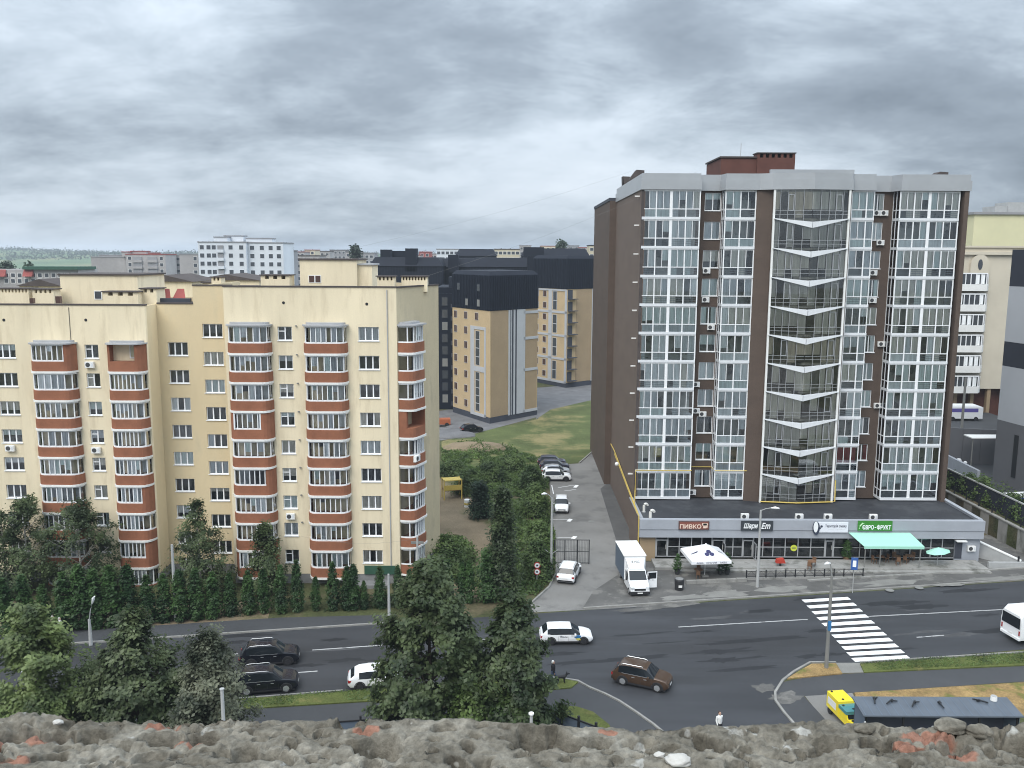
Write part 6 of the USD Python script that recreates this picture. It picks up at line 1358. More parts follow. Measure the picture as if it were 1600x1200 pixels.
    MB().box(L / 2 + 0.009, L / 2 + 0.02, -0.26, 0.26, 0.44, 0.55).build('number_plate', 'plate', o); MB().box(-L / 2 - 0.015, -L / 2 + 0.002, -0.26, 0.26, 0.60, 0.71).build('number_plate', 'plate', o)
    m = MB(); m.box(-L / 2 - 0.01, -L / 2 + 0.12, -W * 0.42, W * 0.42, 0.36, 0.50); m.build('rear_bumper', 'dark_plastic', o)
    return o
def on(px, py, z=0.018): return G(px, py, z)
deg = math.degrees(TH)
car('black_suv', 'black SUV in the farther lane, the upper of the two black cars', on(422, 1034), deg, 'car_black', 4.7, 1.88, 1.72, 'suv', 'rim_dark')
car('black_suv', 'black SUV with silver wheels beside the near verge, the lower of two black cars', on(417, 1076), deg + 1, 'car_black', 4.75, 1.9, 1.72, 'suv')
car('white_hatchback', 'white hatchback on the road half hidden by the tallest near tree', on(588, 1069), deg, 'car_white', 4.3, 1.78, 1.5, 'hatch', 'rim_dark', rails=False)
pc = car('patrol_car', 'white estate car with a blue and yellow emblem on its door', on(884, 1001), deg - 8, 'car_white', 4.55, 1.8, 1.5, 'wagon', 'rim_dark', rails=False)
plain('emblem_blue', (0.03, 0.16, 0.36)); plain('emblem_yellow', (0.62, 0.55, 0.12))
fp = frame((0, -0.905), (1, 0), (0, -1))
m = MB(fp); m.slab([(0.62, .72), (0.72, .90), (1.05, .92), (1.22, .82), (1.16, .66), (0.80, .62)], 0.0, 0.012); m.build('emblem', 'emblem_blue', pc)
m = MB(fp); m.slab([(0.74, .61), (1.14, .64), (1.20, .44), (0.86, .46)], 0.0, 0.012); m.build('emblem', 'emblem_yellow', pc)
m = MB(fp); m.text('ПОЛК', 0.11, -0.55, 0.68, 0.0, 0.012, True, width=0.62); m.build('lettering', 'letter_dark', pc)
car('brown_suv', 'metallic brown SUV turning in the junction', on(1003, 1068), -24, 'car_brown', 4.5, 1.86, 1.66, 'suv')
car('white_crossover', 'white crossover seen from behind at the mouth of the alley beside the gate', G(889, 902, 0.012), 76, 'car_white', 4.5, 1.85, 1.66, 'suv', 'rim_dark')
car('white_crossover', 'white crossover facing the road, parked below the row of cars in the alley', G(877, 796, 0.012), -92, 'car_white', 4.4, 1.84, 1.66, 'suv', 'rim_dark')
car('white_crossover', 'white crossover nearest in the row parked across the alley', G(869, 750, 0.012), 0, 'car_white', 4.4, 1.84, 1.6, 'suv', 'rim_dark', rails=False)
car('silver_hatchback', 'silver car second in the parked row behind the white crossover', G(868, 741, 0.012), 1, 'car_silver', 4.4, 1.8, 1.5, 'hatch', rails=False)
car('dark_car', 'dark blue estate third in the parked row', G(866, 733, 0.012), 0, 'car_navy', 4.6, 1.8, 1.52, 'wagon', rails=False)
car('dark_car', 'farthest dark car in the parked row at the lawn edge', G(862, 727, 0.012), -2, 'car_navy', 4.5, 1.8, 1.6, 'suv', rails=False)
# white box lorry facing the road, driver's door open
q = G(1000, 934, 0.013); T = thing('box_lorry', 'white box lorry with its door open, parked nose to the road beside the shop row', 'lorry', (q[0], q[1], q[2]), -90 + 4)
plain('box_side', (0.09, 0.12, 0.16), 0.6); surf('box_roof', (0.78, 0.78, 0.75), 0.05, 1.0, 0.7)
def hull(pts):
    return manifold3d.Manifold.hull_points(np.asarray(pts, float))
cabp = [(0.0, .95, .45), (0.0, .9, .75), (-.25, .92, 1.12), (-.95, .95, 1.32), (-1.75, .86, 2.15), (-3.0, .86, 2.22), (-3.0, .98, 1.2), (-3.0, .98, .45)]
cb = hull([(x, s * y, z) for x, y, z in cabp[:4] + [(-3.0, .98, .45), (-3.0, .98, 1.2)] for s in (-1, 1)]) + hull([(x, s * y, z) for x, y, z in cabp[3:7] for s in (-1, 1)])
MB().man(cb).build('cab', 'car_white', T, 25)
m = MB()
m.add([(-1.02, -.86, 1.40), (-1.02, .86, 1.40), (-1.70, .79, 2.09), (-1.70, -.79, 2.09)], [(0, 1, 2, 3)]); m.v[-1] += [0.03, 0, 0.025]; m.build('windscreen', 'car_glass', T)
m = MB(); m.box(-0.02, 0.03, -.55, .55, .72, .92); m.build('grille', 'dark_plastic', T)
m = MB(); m.box(-0.3, 0.06, -.97, .97, .35, .62); m.build('bumper', 'dark_plastic', T); MB().box(0.061, 0.075, -.26, .26, .42, .54).build('number_plate', 'plate', T)
for s in (-1, 1):
    MB().obox((-0.12, s * .76, .95), (.3, .3, .2), s * -0.35).build('headlight', 'headlight', T)
    MB().box(-2.45, -1.45, s * .985 - .01, s * .985 + .01, 1.38, 2.0).build('side_window', 'car_glass', T)
    m = MB(); m.box(-1.35, -1.2, s * 1.12 - .08, s * 1.12 + .08, 1.35, 1.75); m.tube([(-1.3, s * .95, 1.4), (-1.28, s * 1.1, 1.5)], [.03, .03], 5); m.build('mirror', 'dark_plastic', T)
    for x in (-0.85, -5.2):
        w = MB().tube([(x, s * .72, .36), (x, s * .97, .36)], [.36, .36], 18).build('wheel', 'tyre', T); MB().tube([(x, s * .96, .36), (x, s * .985, .36)], [.2, .2], 14).build('rim', 'rim', w)
bx = MB().box(-7.2, -2.75, -1.10, 1.10, .78, 3.25).build('cargo_box', 'box_side', T)
MB().box(-2.748, -2.70, -1.06, 1.06, .85, 3.22).build('front_board', 'car_white', bx)
m = MB(); m.box(-7.25, -2.65, -1.14, 1.14, 3.252, 3.33)
for x in np.linspace(-7.0, -2.9, 8): m.box(x, x + 0.14, -1.13, 1.13, 3.33, 3.36)
m.build('box_roof', 'box_roof', T)
sp = hull([(x, s * y, z) for x, y, z in ((-1.85, .72, 2.20), (-2.0, .62, 2.3), (-2.62, .95, 3.05), (-2.70, .95, 3.05), (-2.70, .95, 2.2)) for s in (-1, 1)]); so = MB().man(sp).build('wind_deflector', 'car_white', T)
nr_ = np.array([-2.62 + 2.0, 0, 3.05 - 2.3]); nr_ /= np.linalg.norm(nr_)
t = meshkit.text_mesh('В НІС', 0.22, 0.01, True); v = np.asarray(t.vertices); v = v - [(v[:, 0].max() + v[:, 0].min()) / 2, 0, 0]
e1 = np.array([0, 1.0, 0]); e2 = nr_; e3 = np.cross(e1, e2); m = MB(); m.add(np.array([-2.31, 0, 2.70]) + v[:, :1] * e1 + v[:, 1:2] * e2 + (v[:, 2:] + 0.03) * e3, t.faces); m.build('lettering', 'pole_dark', so)
# door on the photo's right side (lorry's left) swung open
od = MB(); od.box(0.0, 0.06, 0, 1.0, -0.75, 0.15).box(0, .06, 0, .08, .15, .85).box(0, .06, .92, 1.0, .15, .75).box(0, .06, 0, 1.0, .80, .88)
do = od.build('open_door', 'car_white', T); UsdGeom.Xformable(do).AddTranslateOp().Set(Gf.Vec3d(-1.35, 0.98, 1.22)); UsdGeom.Xformable(do).AddRotateZOp().Set(8.0)
MB().box(.02, .035, .08, .92, .15, .80).build('door_glass', 'car_glass', do); MB().box(-0.02, 0.10, 0.5, 0.62, .02, .06).build('handle', 'dark_plastic', do)
# white coach leaving the frame at the right
q = G(1586, 1010, 0.018); Bz = thing('coach', 'white coach cut off by the right edge of the photo, rear window towards the junction', 'bus', (q[0] + 0.2, q[1] + 1.2, q[2]), deg)
sect = [(-1.15, .45), (-1.2, .8), (-1.2, 1.7), (-1.08, 2.75), (-.95, 2.92), (.95, 2.92), (1.08, 2.75), (1.2, 1.7), (1.2, .8), (1.15, .45)]
b = hull([(x, y * k, z if z < 2 else z - d) for x, k, d in ((0, 1, .35), (.0, .98, .0), (0.35, 1, 0), (8.4, 1, 0), (8.7, .95, .3)) for y, z in sect if not (x == 0 and k == .98 and z > 2)])
MB().man(b).build('body', 'car_white', Bz, 30)
m = MB(); m.add([(-0.04, -1.08, 1.42), (-0.04, 1.08, 1.42), (-0.03, 1.02, 2.36), (-0.03, -1.02, 2.36)], [(0, 1, 2, 3)]); m.build('rear_window', 'car_glass', Bz)
for s in (-1, 1):
    for k in range(5): 
        x = .45 + k * 1.6; m = MB(); m.add([(x, s * 1.2, 1.72), (x + 1.5, s * 1.2, 1.72), (x + 1.5, s * 1.10, 2.62), (x, s * 1.10, 2.62)], [(0, 1, 2, 3)]); m.v[-1] += [0, s * .02, 0]; m.build('side_window', 'car_glass', Bz)
    MB().box(-.03, .04, s * 1.02 - .07, s * 1.02 + .07, .85, 1.25).build('tail_light', 'taillight', Bz)
    for x in (2.0, 6.8):
        w = MB().tube([(x, s * .95, .46), (x, s * 1.21, .46)], [.46, .46], 18).build('wheel', 'tyre', Bz); MB().tube([(x, s * 1.2, .46), (x, s * 1.225, .46)], [.26, .26], 14).build('rim', 'rim', w)
MB().box(-.07, .1, -1.12, 1.12, .42, .62).build('bumper', 'car_white', Bz); MB().box(-.05, -.03, -.25, .25, .70, .82).build('number_plate', 'plate', Bz); MB().box(2.5, 4.0, -.5, .5, 2.925, 3.0).build('roof_hatch', 'white_trim', Bz)
# yellow bonneted lorry by the shed, nose towards the wall in front
Yl = thing('yellow_lorry', 'small yellow lorry with teal cab roof beside the dark shed', 'lorry', (24.0, 57.75, 0.02), -82, scale=(.58,) * 3)
MB().box(-3.3, -0.5, -1.05, 1.05, .75, 2.7).build('cargo_box', 'car_yellow', Yl); MB().box(-3.0, -1.0, -1.07, -1.052, 1.3, 2.2).build('side_panel', 'plate', Yl)
MB().man(hull([(x, s * y, z) for x, y, z in ((-.45, 1.0, .7), (1.6, 1.0, .7), (-.45, .95, 2.25), (1.1, .92, 2.25), (1.6, .98, 1.5)) for s in (-1, 1)])).build('cab', 'car_yellow', Yl, 25)
MB().box(-.5, 1.35, -1.02, 1.02, 2.0, 2.40).build('cab_roof', 'car_teal', Yl)
MB().man(hull([(x, s * y, z) for x, y, z in ((1.55, .95, .6), (3.2, .85, .6), (1.55, .92, 1.55), (3.0, .8, 1.4), (3.25, .8, 1.1)) for s in (-1, 1)])).build('bonnet', 'car_yellow', Yl, 25)
m = MB(); m.add([(1.62, -.85, 1.55), (1.62, .85, 1.55), (1.2, .82, 2.15), (1.2, -.82, 2.15)], [(0, 1, 2, 3)]); m.v[-1] += [0.03, 0, 0]; m.build('windscreen', 'car_glass', Yl)
for x, y, z in ((-3.0, -.6, 2.7), (-1.0, -.2, 2.7), (-.1, -.6, 2.40), (.8, .2, 2.40), (2.0, -.5, 1.56), (2.8, .3, 1.45)): MB().cyl((x, y, z - .02), .14, .1, sides=10).build('roof_vent', 'black_metal', Yl)
for s in (-1, 1):
    for x in (-2.6, 2.4): w = MB().tube([(x, s * .75, .45), (x, s * 1.02, .45)], [.45, .45], 16).build('wheel', 'tyre', Yl)

# ------------------------------------------------------------------ street furniture
def post(name, label, px, pb, ptop, r, mat, cat, z=0.02, Y=None, parts=()):
    q, h = place(px, pb, ptop, Y, z) if True else None
    o = thing(name, label, cat, q); MB().tube([(0, 0, -0.1), (0, 0, h * 0.5), (0, 0, h)], [r * 1.25, r * 1.05, r * 0.8], 10).build('pole', mat, o)
    return o, h, q
def lamp_head(o, h, dx, dz, L=0.75, dy=-0.4, tilt=0.05):
    MB().tube([(0, 0, h - 0.05), (dx * 0.5, dy * .5, h + dz * 0.6), (dx, dy, h + dz)], [0.045, 0.04, 0.035], 6).build('arm', 'pole_grey', o)
    m = MB(); m.tube([(dx, dy, h + dz), (dx + np.sign(dx) * L * 0.5, dy * 1.4, h + dz + 0.03 + tilt * .6), (dx + np.sign(dx) * L, dy * 1.8, h + dz + tilt)], [0.06, 0.13, 0.05], 8); m.build('lamp_head', 'white_plastic', o)
o, h, q = post('street_lamp', 'concrete street lamp with a white head at the left pavement edge', 142, 1006, 968, 0.13, 'pole_grey', 'street lamp', 0.12); lamp_head(o, h, 0.55, 1.6, 0.4, tilt=0.75)
o, h, q = post('street_lamp', 'street lamp with a thin arm in front of the dark script sign', 1183, 917, 797, 0.12, 'pole_grey', 'street lamp', 0.12); lamp_head(o, h, 0.9, 0.35, 0.7)
o, h, q = post('street_lamp', 'tall dark lamp post at the near end of the zebra crossing', 1291, 1043, 900, 0.13, 'pole_dark', 'street lamp', 0.1); lamp_head(o, h, -0.35, 1.2, 0.55); MB().box(-0.12, 0.12, -0.22, -0.1, h * 0.42, h * 0.52).build('junction_box', 'emblem_blue', o)
o, h, q = post('street_lamp', 'concrete lamp post beside the alley gate with a white head towards the bushes', 861, 903, 778, 0.11, 'pole_grey', 'street lamp'); lamp_head(o, h, -0.55, 0.55, 0.55); MB().tube([(-0.7, 0, h * .36), (0, 0, h * .30), (0.7, 0, h * .36)], [.03, .04, .03], 5).build('bracket', 'pole_grey', o)
o, h, q = post('utility_pole', 'bare concrete pole in the hedge before the yellow block', 275, 970, 851, 0.13, 'pole_grey', 'pole', 0.0)
o, h, q = post('utility_pole', 'thin concrete pole at the right corner of the yellow block', 653, 935, 838, 0.12, 'pole_grey', 'pole'); MB().box(-.6, .6, -.04, .04, h * .88, h * .92).build('crossarm', 'pole_dark', o)
o, h, q = post('utility_pole', 'grey pole left of the tallest near tree at the far pavement', 608, 962, 897, 0.11, 'pole_grey', 'pole', 0.12)
o, h, q = post('utility_pole', 'dark pole standing behind the tower\'s right edge before the cream flats', 1500, 700, 590, 0.2, 'pole_dark', 'pole', 1.0, Y=134)
o, h, q = post('metal_stub', 'pale metal post rising above the parapet in front of the silvery tree', 329, 1200, 1077, 0.11, 'pole_grey', 'post', Y=45.0)
MB().cyl((0, 0, h), 0.13, 0.05, sides=10).build('cap', 'pole_grey', o)
o, h, q = post('metal_stub', 'pale capped metal post in front of the fence corner', 834, 1200, 1116, 0.11, 'pole_grey', 'post', Y=47.0); MB().cyl((0, 0, h), 0.16, 0.08, sides=10).build('cap', 'white_trim', o)
# round signs
q = G(839, 912); h1 = P(839, 883, q[1])[2]; h2 = P(839, 893, q[1])[2]
o = thing('road_sign', 'pole with two round red rimmed signs at the alley mouth', 'road sign', q); MB().tube([(0, 0, -.1), (0, 0, h1 + .3)], [.04, .04], 6).build('pole', 'pole_grey', o)
plain('sign_red', (0.45, 0.03, 0.03))
for z in (h1, h2):
    w = MB().tube([(0, -.05, z), (0, -.08, z)], [.33, .33], 22).build('disc', 'sign_red', o); MB().tube([(0, -.081, z), (0, -.09, z)], [.25, .25], 22).build('disc_face', 'letter_white', w); MB().box(-.1, .1, -.095, -.091, z - .08, z + .08).build('symbol', 'letter_dark', w)
q = G(1332, 925, .12); ht = P(1332, 871, q[1])[2] - .12; o = thing('road_sign', 'blue rectangular road sign on a thin pole by the far kerb', 'road sign', q, -10); MB().tube([(0, 0, -.1), (0, 0, ht)], [.04, .04], 6).build('pole', 'pole_grey', o)
plain('sign_blue', (0.03, 0.10, 0.32)); sb = MB().box(-.32, .32, -.08, -.05, ht - 1.25, ht).build('board', 'sign_blue', o); MB().slab([(-.12, ht - .9), (.12, ht - .9), (0, ht - .35)], .081, .09) if False else MB().box(-.16, .16, -.09, -.081, ht - 0.95, ht - 0.3).build('symbol', 'letter_white', sb)
# alley gate of black bars, open
A, B = G(866, 881), G(920, 881)
o = thing('gate', 'black barred gate frame standing across half the alley', 'gate'); hg = P(866, 843, A[1])[2]
for x in (A[0], A[0] + (B[0] - A[0]) * .30, A[0] + (B[0] - A[0]) * .66, B[0]): MB().box(x - .05, x + .05, A[1] - .05, A[1] + .05, 0, hg).build('post', 'black_metal', o)
for z in (.1, hg * .5, hg - .06): MB().box(A[0], B[0], A[1] - .03, A[1] + .03, z, z + .05).build('rail', 'black_metal', o)
for x in np.arange(A[0] + .15, B[0], .17): MB().box(x - .008, x + .008, A[1] - .01, A[1] + .01, .15, hg - .06).build('bar', 'black_metal', o)
# white market umbrella
q = G(1101, 900, .12); U = thing('market_umbrella', 'big square white umbrella with a dark blue emblem before the shop windows', 'umbrella', (q[0], q[1], .12), 5)
zr1 = P(1101, 884, q[1])[2] - .12; zr1 = 2.35; zt = 3.45; a = 2.05
cv = [(0, 0, zt)] + [(x * a, y * a, zr1) for x, y in ((-1, -1), (1, -1), (1, 1), (-1, 1))]
MB().add(cv, [(0, 1, 2, 2), (0, 2, 3, 3), (0, 3, 4, 4), (0, 4, 1, 1)]).build('canopy', 'umbrella_white' if 'umbrella_white' in MATS else 'white_plastic', U)
m = MB()
for i in range(4):
    p, r_ = np.array(cv[1 + i]), np.array(cv[1 + (i + 1) % 4]); m.add([p, r_, r_ * [1.01, 1.01, 1] - [0, 0, .32], p * [1.01, 1.01, 1] - [0, 0, .32]], [(0, 1, 2, 3)])
vl = m.build('valance', 'white_plastic', U); MB().tube([(0, 0, 0), (0, 0, zt)], [.035, .035], 8).build('pole', 'white_trim', U); MB().box(-.35, .35, -.35, .35, 0, .12).build('base', 'concrete', U); MB().cyl((0, 0, zt - .02), .09, .08, sides=8).build('finial', 'white_plastic', U)
m = MB()
for i in range(4): p = np.array(cv[1 + i]); m.tube([(0, 0, zt - .1), p - [0, 0, .05]], [.015, .015], 4)
m.build('rib', 'pole_grey', U)
sl = math.atan2(zt - zr1, a); e2 = np.array([0, math.cos(sl), math.sin(sl)]); e3 = np.array([0, -math.sin(sl), math.cos(sl)])
def onumb(m, t, cx, d):     # lettering laid on the front slope: d = distance up from the lower edge
    v = np.asarray(t.vertices); v = v - [(v[:, 0].max() + v[:, 0].min()) / 2, 0, 0]; o_ = np.array([cx, -a, zr1]); m.add(o_ + v[:, :1] * [1, 0, 0] + (v[:, 1:2] + d) * e2 + (v[:, 2:] + .012) * e3, t.faces)
plain('print_blue', (0.03, 0.03, 0.10)); plain('print_pink', (0.45, 0.22, 0.24))
m = MB()
for dx, d in ((0, 1.28), (-.26, .92), (.26, .92)): onumb(m, trimesh.creation.cylinder(.25, .01, sections=18), dx, d)
m.build('emblem', 'print_blue', U); m = MB(); onumb(m, meshkit.text_mesh('А УТІЛА', .17, .006), 0, .40); m.build('lettering', 'print_pink', U)
t = meshkit.text_mesh('АКВА    КРАПЛЯ    АКВА', .17, .006); v = np.asarray(t.vertices); v = v - [(v[:, 0].max() + v[:, 0].min()) / 2, 0, 0]; m = MB(); m.add(np.stack([v[:, 0] * 1.15, -a * 1.01 - .02 - v[:, 2], zr1 - .25 + v[:, 1]], 1), np.asarray(t.faces)[:, ::-1]); m.build('lettering', 'print_blue', vl)
m = MB(); m.obox((-1.35, -.55, 2.75), (.7, .35, .012), -.5, (-.5, [0, 1, 0])); m.obox((1.35, -.55, 2.75), (.7, .22, .012), .5, (.5, [0, 1, 0])); m.build('print_mark', 'print_blue', U)
# mint awning of the greengrocer, its posts, green umbrella
plain('mint', (0.33, 0.62, 0.50), 0.8)
p0, p1 = P(1326, 832, SY - .3), P(1422, 832, SY - .3); o = thing('awning', 'mint green awning stretched over the greengrocer\'s front', 'awning')
zz0 = p0[2]; zz1 = zz0 - 0.75; yo = SY - 2.6; xo = 0.9
m = MB(); m.add([(p0[0], SY - .3, zz0), (p1[0], SY - .3, zz0), (p1[0] + xo * .6, yo, zz1), (p0[0] + xo * .9, yo, zz1), (p0[0], SY - .3, zz0 - .04), (p1[0], SY - .3, zz0 - .04), (p1[0] + xo * .6, yo, zz1 - .04), (p0[0] + xo * .9, yo, zz1 - .04)], [(0, 1, 2, 3), (4, 7, 6, 5), (0, 4, 5, 1), (1, 5, 6, 2), (2, 6, 7, 3), (3, 7, 4, 0)]); m.build('cloth', 'mint', o)
m = MB(); m.add([(p0[0] + xo * .9, yo - .01, zz1), (p1[0] + xo * .6, yo - .01, zz1), (p1[0] + xo * .6, yo - .02, zz1 - .28), (p0[0] + xo * .9, yo - .02, zz1 - .28)], [(0, 1, 2, 3)]); m.build('valance', 'mint', o)
for x in (p0[0] + xo * 1.1, p0[0] + 2.6, p1[0] + xo * .2): MB().box(x - .04, x + .04, yo + .05, yo + .13, .3, zz1 - .05).build('post', 'pole_dark', o)
q = G(1464, 884, .42); o = thing('small_umbrella', 'tilted mint green umbrella right of the awning', 'umbrella', q, 12); t = [(1.35 * math.cos(x), .95 * math.sin(x), 1.55 + .12 * math.cos(x)) for x in np.linspace(0, 2 * np.pi, 9)[:-1]]
MB().add([(0, 0, 2.05)] + t, [(0, 1 + k, 1 + (k + 1) % 8, 1 + (k + 1) % 8) for k in range(8)]).build('canopy', 'mint', o); MB().tube([(0, 0, 0), (0, 0, 2.05)], [.03, .03], 6).build('pole', 'pole_grey', o)
# planters, bin, low railing, tables
plain('planter', (0.03, 0.03, 0.032), .6); plain('wood', (0.16, 0.085, 0.045), .7)
for px, pb, lab, s in ((1058, 897, 'evergreen in a dark pot left of the white umbrella', 1.0), (1125, 897, 'evergreen in a dark pot under the right side of the white umbrella', .9), (1136, 897, 'taller evergreen in a dark pot right of the white umbrella', 1.05), (1322, 877, 'evergreen in a wooden tub left of the awning', 1.15)):
    q = G(px, pb, .14); o = thing('potted_evergreen', lab, 'potted plant', q, scale=(s,) * 3); MB().tube([(0, 0, 0), (0, 0, .5)], [.22, .3], 10).build('pot', 'wood' if px > 1300 else 'planter', o)
    MB().add(*crown(rg, .45, 2.1, .42, spire, 70, 14, .08, .08, .15, up=1)).build('foliage', 'leaf_thuja', o)
q = G(1061, 921, .12); o = thing('litter_bin', 'dark round litter bin on the corner before the white umbrella', 'bin', q); MB().tube([(0, 0, 0), (0, 0, 1.0), (0, 0, 1.1)], [.42, .48, .44], 14).build('body', 'dark_plastic', o); MB().box(-.15, .2, -.5, -.47, .35, .6).build('label', 'plate', o); MB().cyl((0, 0, 1.1), .40, .04, sides=14).build('lid', 'plinth_grey', o)
A, B = G(1166, 906, .12), G(1348, 903, .12); o = thing('low_railing', 'low black railing on a white base along the pavement', 'railing'); d = (B - A)[:2]; Lr = np.linalg.norm(d); d /= Lr; fr = frame(A[:2], d, (d[1], -d[0]))
MB(fr).box(0, Lr, -.08, .08, .12, .34).build('base', 'concrete', o)
for k in range(13): s = Lr * k / 12; MB(fr).box(s - .05, s + .05, -.04, .04, .34, 1.15).build('post', 'black_metal', o)
for k in range(12):
    s0, s1 = Lr * k / 12 + .05, Lr * (k + 1) / 12 - .05; f_ = MB(fr); f_.box(s0, s1, -.015, .015, 1.0, 1.05).box(s0, s1, -.015, .015, .45, .5)
    f_.tube([(s0, 0, .5), ((s0 + s1) / 2, 0, 1.0), (s1, 0, .5)], [.018] * 3, 4); f_.build('rail_panel', 'black_metal', o)
o = thing('low_wall', 'low white block wall before the white umbrella', 'wall'); A, B = G(1072, 912, .12), G(1166, 908, .12); d = (B - A)[:2]; Lr = np.linalg.norm(d); d /= Lr; fr = frame(A[:2], d, (d[1], -d[0]))
for k in range(6): MB(fr).box(Lr * k / 6 + .02, Lr * (k + 1) / 6 - .02, -.18, .18, .12, .45 + .01 * (k % 2)).build('block', 'kerb', o)
TB_ = None
for px, pb, lab in ((1375, 879, 'cafe table with chairs under the awning, left one'), (1400, 879, 'cafe table with chairs under the awning, middle one'), (1420, 878, 'cafe table with chairs under the awning, right one'), (1268, 887, 'grey table with chairs on the paving by the shop windows'), (1091, 900, 'low table under the white umbrella')):
    q = G(px, pb, .42 if px > 1200 else .14)
    if TB_ is None:
        TB_ = thing('cafe_table', lab, 'table', q, 15); MB().tube([(0, 0, .70), (0, 0, .74)], [.45, .45], 16).build('top', 'wood', TB_); MB().tube([(0, 0, 0), (0, 0, .7)], [.04, .04], 6).build('leg', 'black_metal', TB_)
        for s in (-1, 1): MB().box(s * .75 - .2, s * .75 + .2, -.2, .2, .42, .46).box(s * .95 - .02, s * .95 + .02, -.2, .2, .46, .9).box(s * .57 - .02, s * .57 + .02, -.2, -.16, 0, .42).box(s * .57 - .02, s * .57 + .02, .16, .2, 0, .42).box(s * .93 - .02, s * .93 + .02, -.2, -.16, 0, .42).box(s * .93 - .02, s * .93 + .02, .16, .2, 0, .42).build('chair', 'wood', TB_)
    else: copy(TB_, 'cafe_table', lab, 'table', q, px * 7 % 90)
q = G(1219, 884, .42); o = thing('push_toy', 'red ride-on rocker on the shop terrace', 'rocker', q); plain('toy_red', (.42, .04, .02)); MB().man(hull([(x, y, z) for x, z in ((-.5, .35), (.5, .35), (-.4, .75), (.3, .85)) for y in (-.25, .25)])).build('body', 'toy_red', o, 30); MB().cyl((0, 0, 0), .12, .36, sides=8).build('foot', 'black_metal', o)
p = P(1242, 858, SY - .1); o = thing('window_emblem', 'yellow round emblem on the shop glass', 'emblem'); plain('lime', (.55, .60, .06)); MB().tube([(p[0], SY + .27, p[2]), (p[0], SY + .25, p[2])], [.36, .36], 18).build('disc', 'lime', o); MB().box(p[0] - .2, p[0] + .2, SY + .24, SY + .249, p[2] - .05, p[2] + .05).build('mark', 'letter_dark', o)
# ramp rail at the right end of the shops
o = thing('ramp_balustrade', 'white sloping ramp balustrade with dark posts at the right end of the shops', 'balustrade'); A, B = G(1522, 865, .2), G(1572, 882, .12)
A = np.array([51.3, 92.6]); B = np.array([54.6, 89.4]); d = B - A; Lr = np.linalg.norm(d); d /= Lr; fr = frame(A, d, (d[1], -d[0]))
MB(fr).slab([(0, .1), (Lr, .1), (Lr, .75), (0, 2.0)], -.12, .12).build('side', 'pole_grey', o); MB(fr).slab([(0, 2.0), (Lr, .75), (Lr, .87), (0, 2.12)], -.18, .18).build('handrail', 'white_trim', o)
for s in (0.3, Lr - .2): MB(fr).box(s - .08, s + .08, .13, .28, .1, 1.3).build('post', 'black_metal', o)
MB().box(50.95, 54.8, 89.0, 89.3, .1, .75).build('front_wall', 'pole_grey', o)
# dark shed, open to the front
zs_ = 2.7; p = [G(1335, 1091, zs_ + .25), G(1572, 1091, zs_ + .25), G(1594, 1117, zs_), G(1352, 1117, zs_)]
x0, x1, yb, yf = p[3][0], p[2][0], (p[0][1] + p[1][1]) / 2, p[2][1]
o = thing('open_shed', 'long dark shed with a blue grey sheet roof and an open front at lower right', 'shed'); surf('shed_roof', (0.10, 0.118, 0.142), .12, .8, .5)
m = MB(); m.add([(x0 - .15, yf - .2, zs_), (x1 + .15, yf - .2, zs_), (x1 + .15, yb + .2, zs_ + .25), (x0 - .15, yb + .2, zs_ + .25), (x0 - .15, yf - .2, zs_ - .1), (x1 + .15, yf - .2, zs_ - .1), (x1 + .15, yb + .2, zs_ + .15), (x0 - .15, yb + .2, zs_ + .15)], [(0, 1, 2, 3), (4, 7, 6, 5), (0, 4, 5, 1), (1, 5, 6, 2), (2, 6, 7, 3), (3, 7, 4, 0)]); rf = m.build('roof', 'shed_roof', o)
m = MB()
for x in np.arange(x0, x1, .55): m.add(np.array([(x, yf - .18, zs_ + .003), (x + .05, yf - .18, zs_ + .003), (x + .05, yb + .18, zs_ + .253), (x, yb + .18, zs_ + .253)]) + [0, 0, .015], [(0, 1, 2, 3)])
m.build('roof_seam', 'fence_blue', rf)
m = MB(); m.box(x0, x1, yb - .1, yb, 0, zs_ + .1); m.build('back_wall', 'dark_stripe', o); m = MB(); m.box(x0, x0 + .1, yf, yb - .1, 0, zs_ - .05); m.build('side_wall', 'fence_blue', o); m = MB(); m.box(x1 - .1, x1, yf, yb - .1, 0, zs_ - .05); m.build('side_wall', 'fence_blue', o)
for s in (.0, .25, .5, .75, 1.0): x = x0 + .1 + (x1 - x0 - .2) * s; MB().box(x - .06, x + .06, yf, yf + .12, 0, zs_ - .12).build('post', 'black_metal', o)
MB().box(x0 + .02, x0 + .1, yf - .02, yf - .005, 1.2, 2.2).build('notice', 'letter_white', o)
rg2 = np.random.default_rng(15)
for k, px in enumerate((1382, 1405, 1480, 1546, 1570, 1440)):
    s = rg2.random(); x = x0 + (px - 1352) / 240 * (x1 - x0); q = np.array([x, yf + (yb - yf) * rg2.uniform(.3, .95), zs_ + .27]); b = thing('scrap', f'{["bent dark pipe", "dark scrap stick", "small dark bracket", "twisted dark rod", "white can", "dark flake"][k]} lying on the blue grey shed roof', 'scrap', q - [0, 0, .06], rg2.uniform(0, 180))
    if k == 4: MB().tube([(0, 0, 0), (0, 0, .3)], [.22, .2], 12).build('can', 'white_trim', b); MB().cyl((0, 0, .3), .18, .03, sides=10).build('lid', 'pole_grey', b)
    else: MB().tube([(-.5, 0, .04), (0, .1, .12), (.45, -.05, .05)], [.05, .06, .04], 5).build('bar', 'black_metal', b); MB().obox((.1, .1, .1), (.22, .14, .12), .5).build('lump', 'black_metal', b)
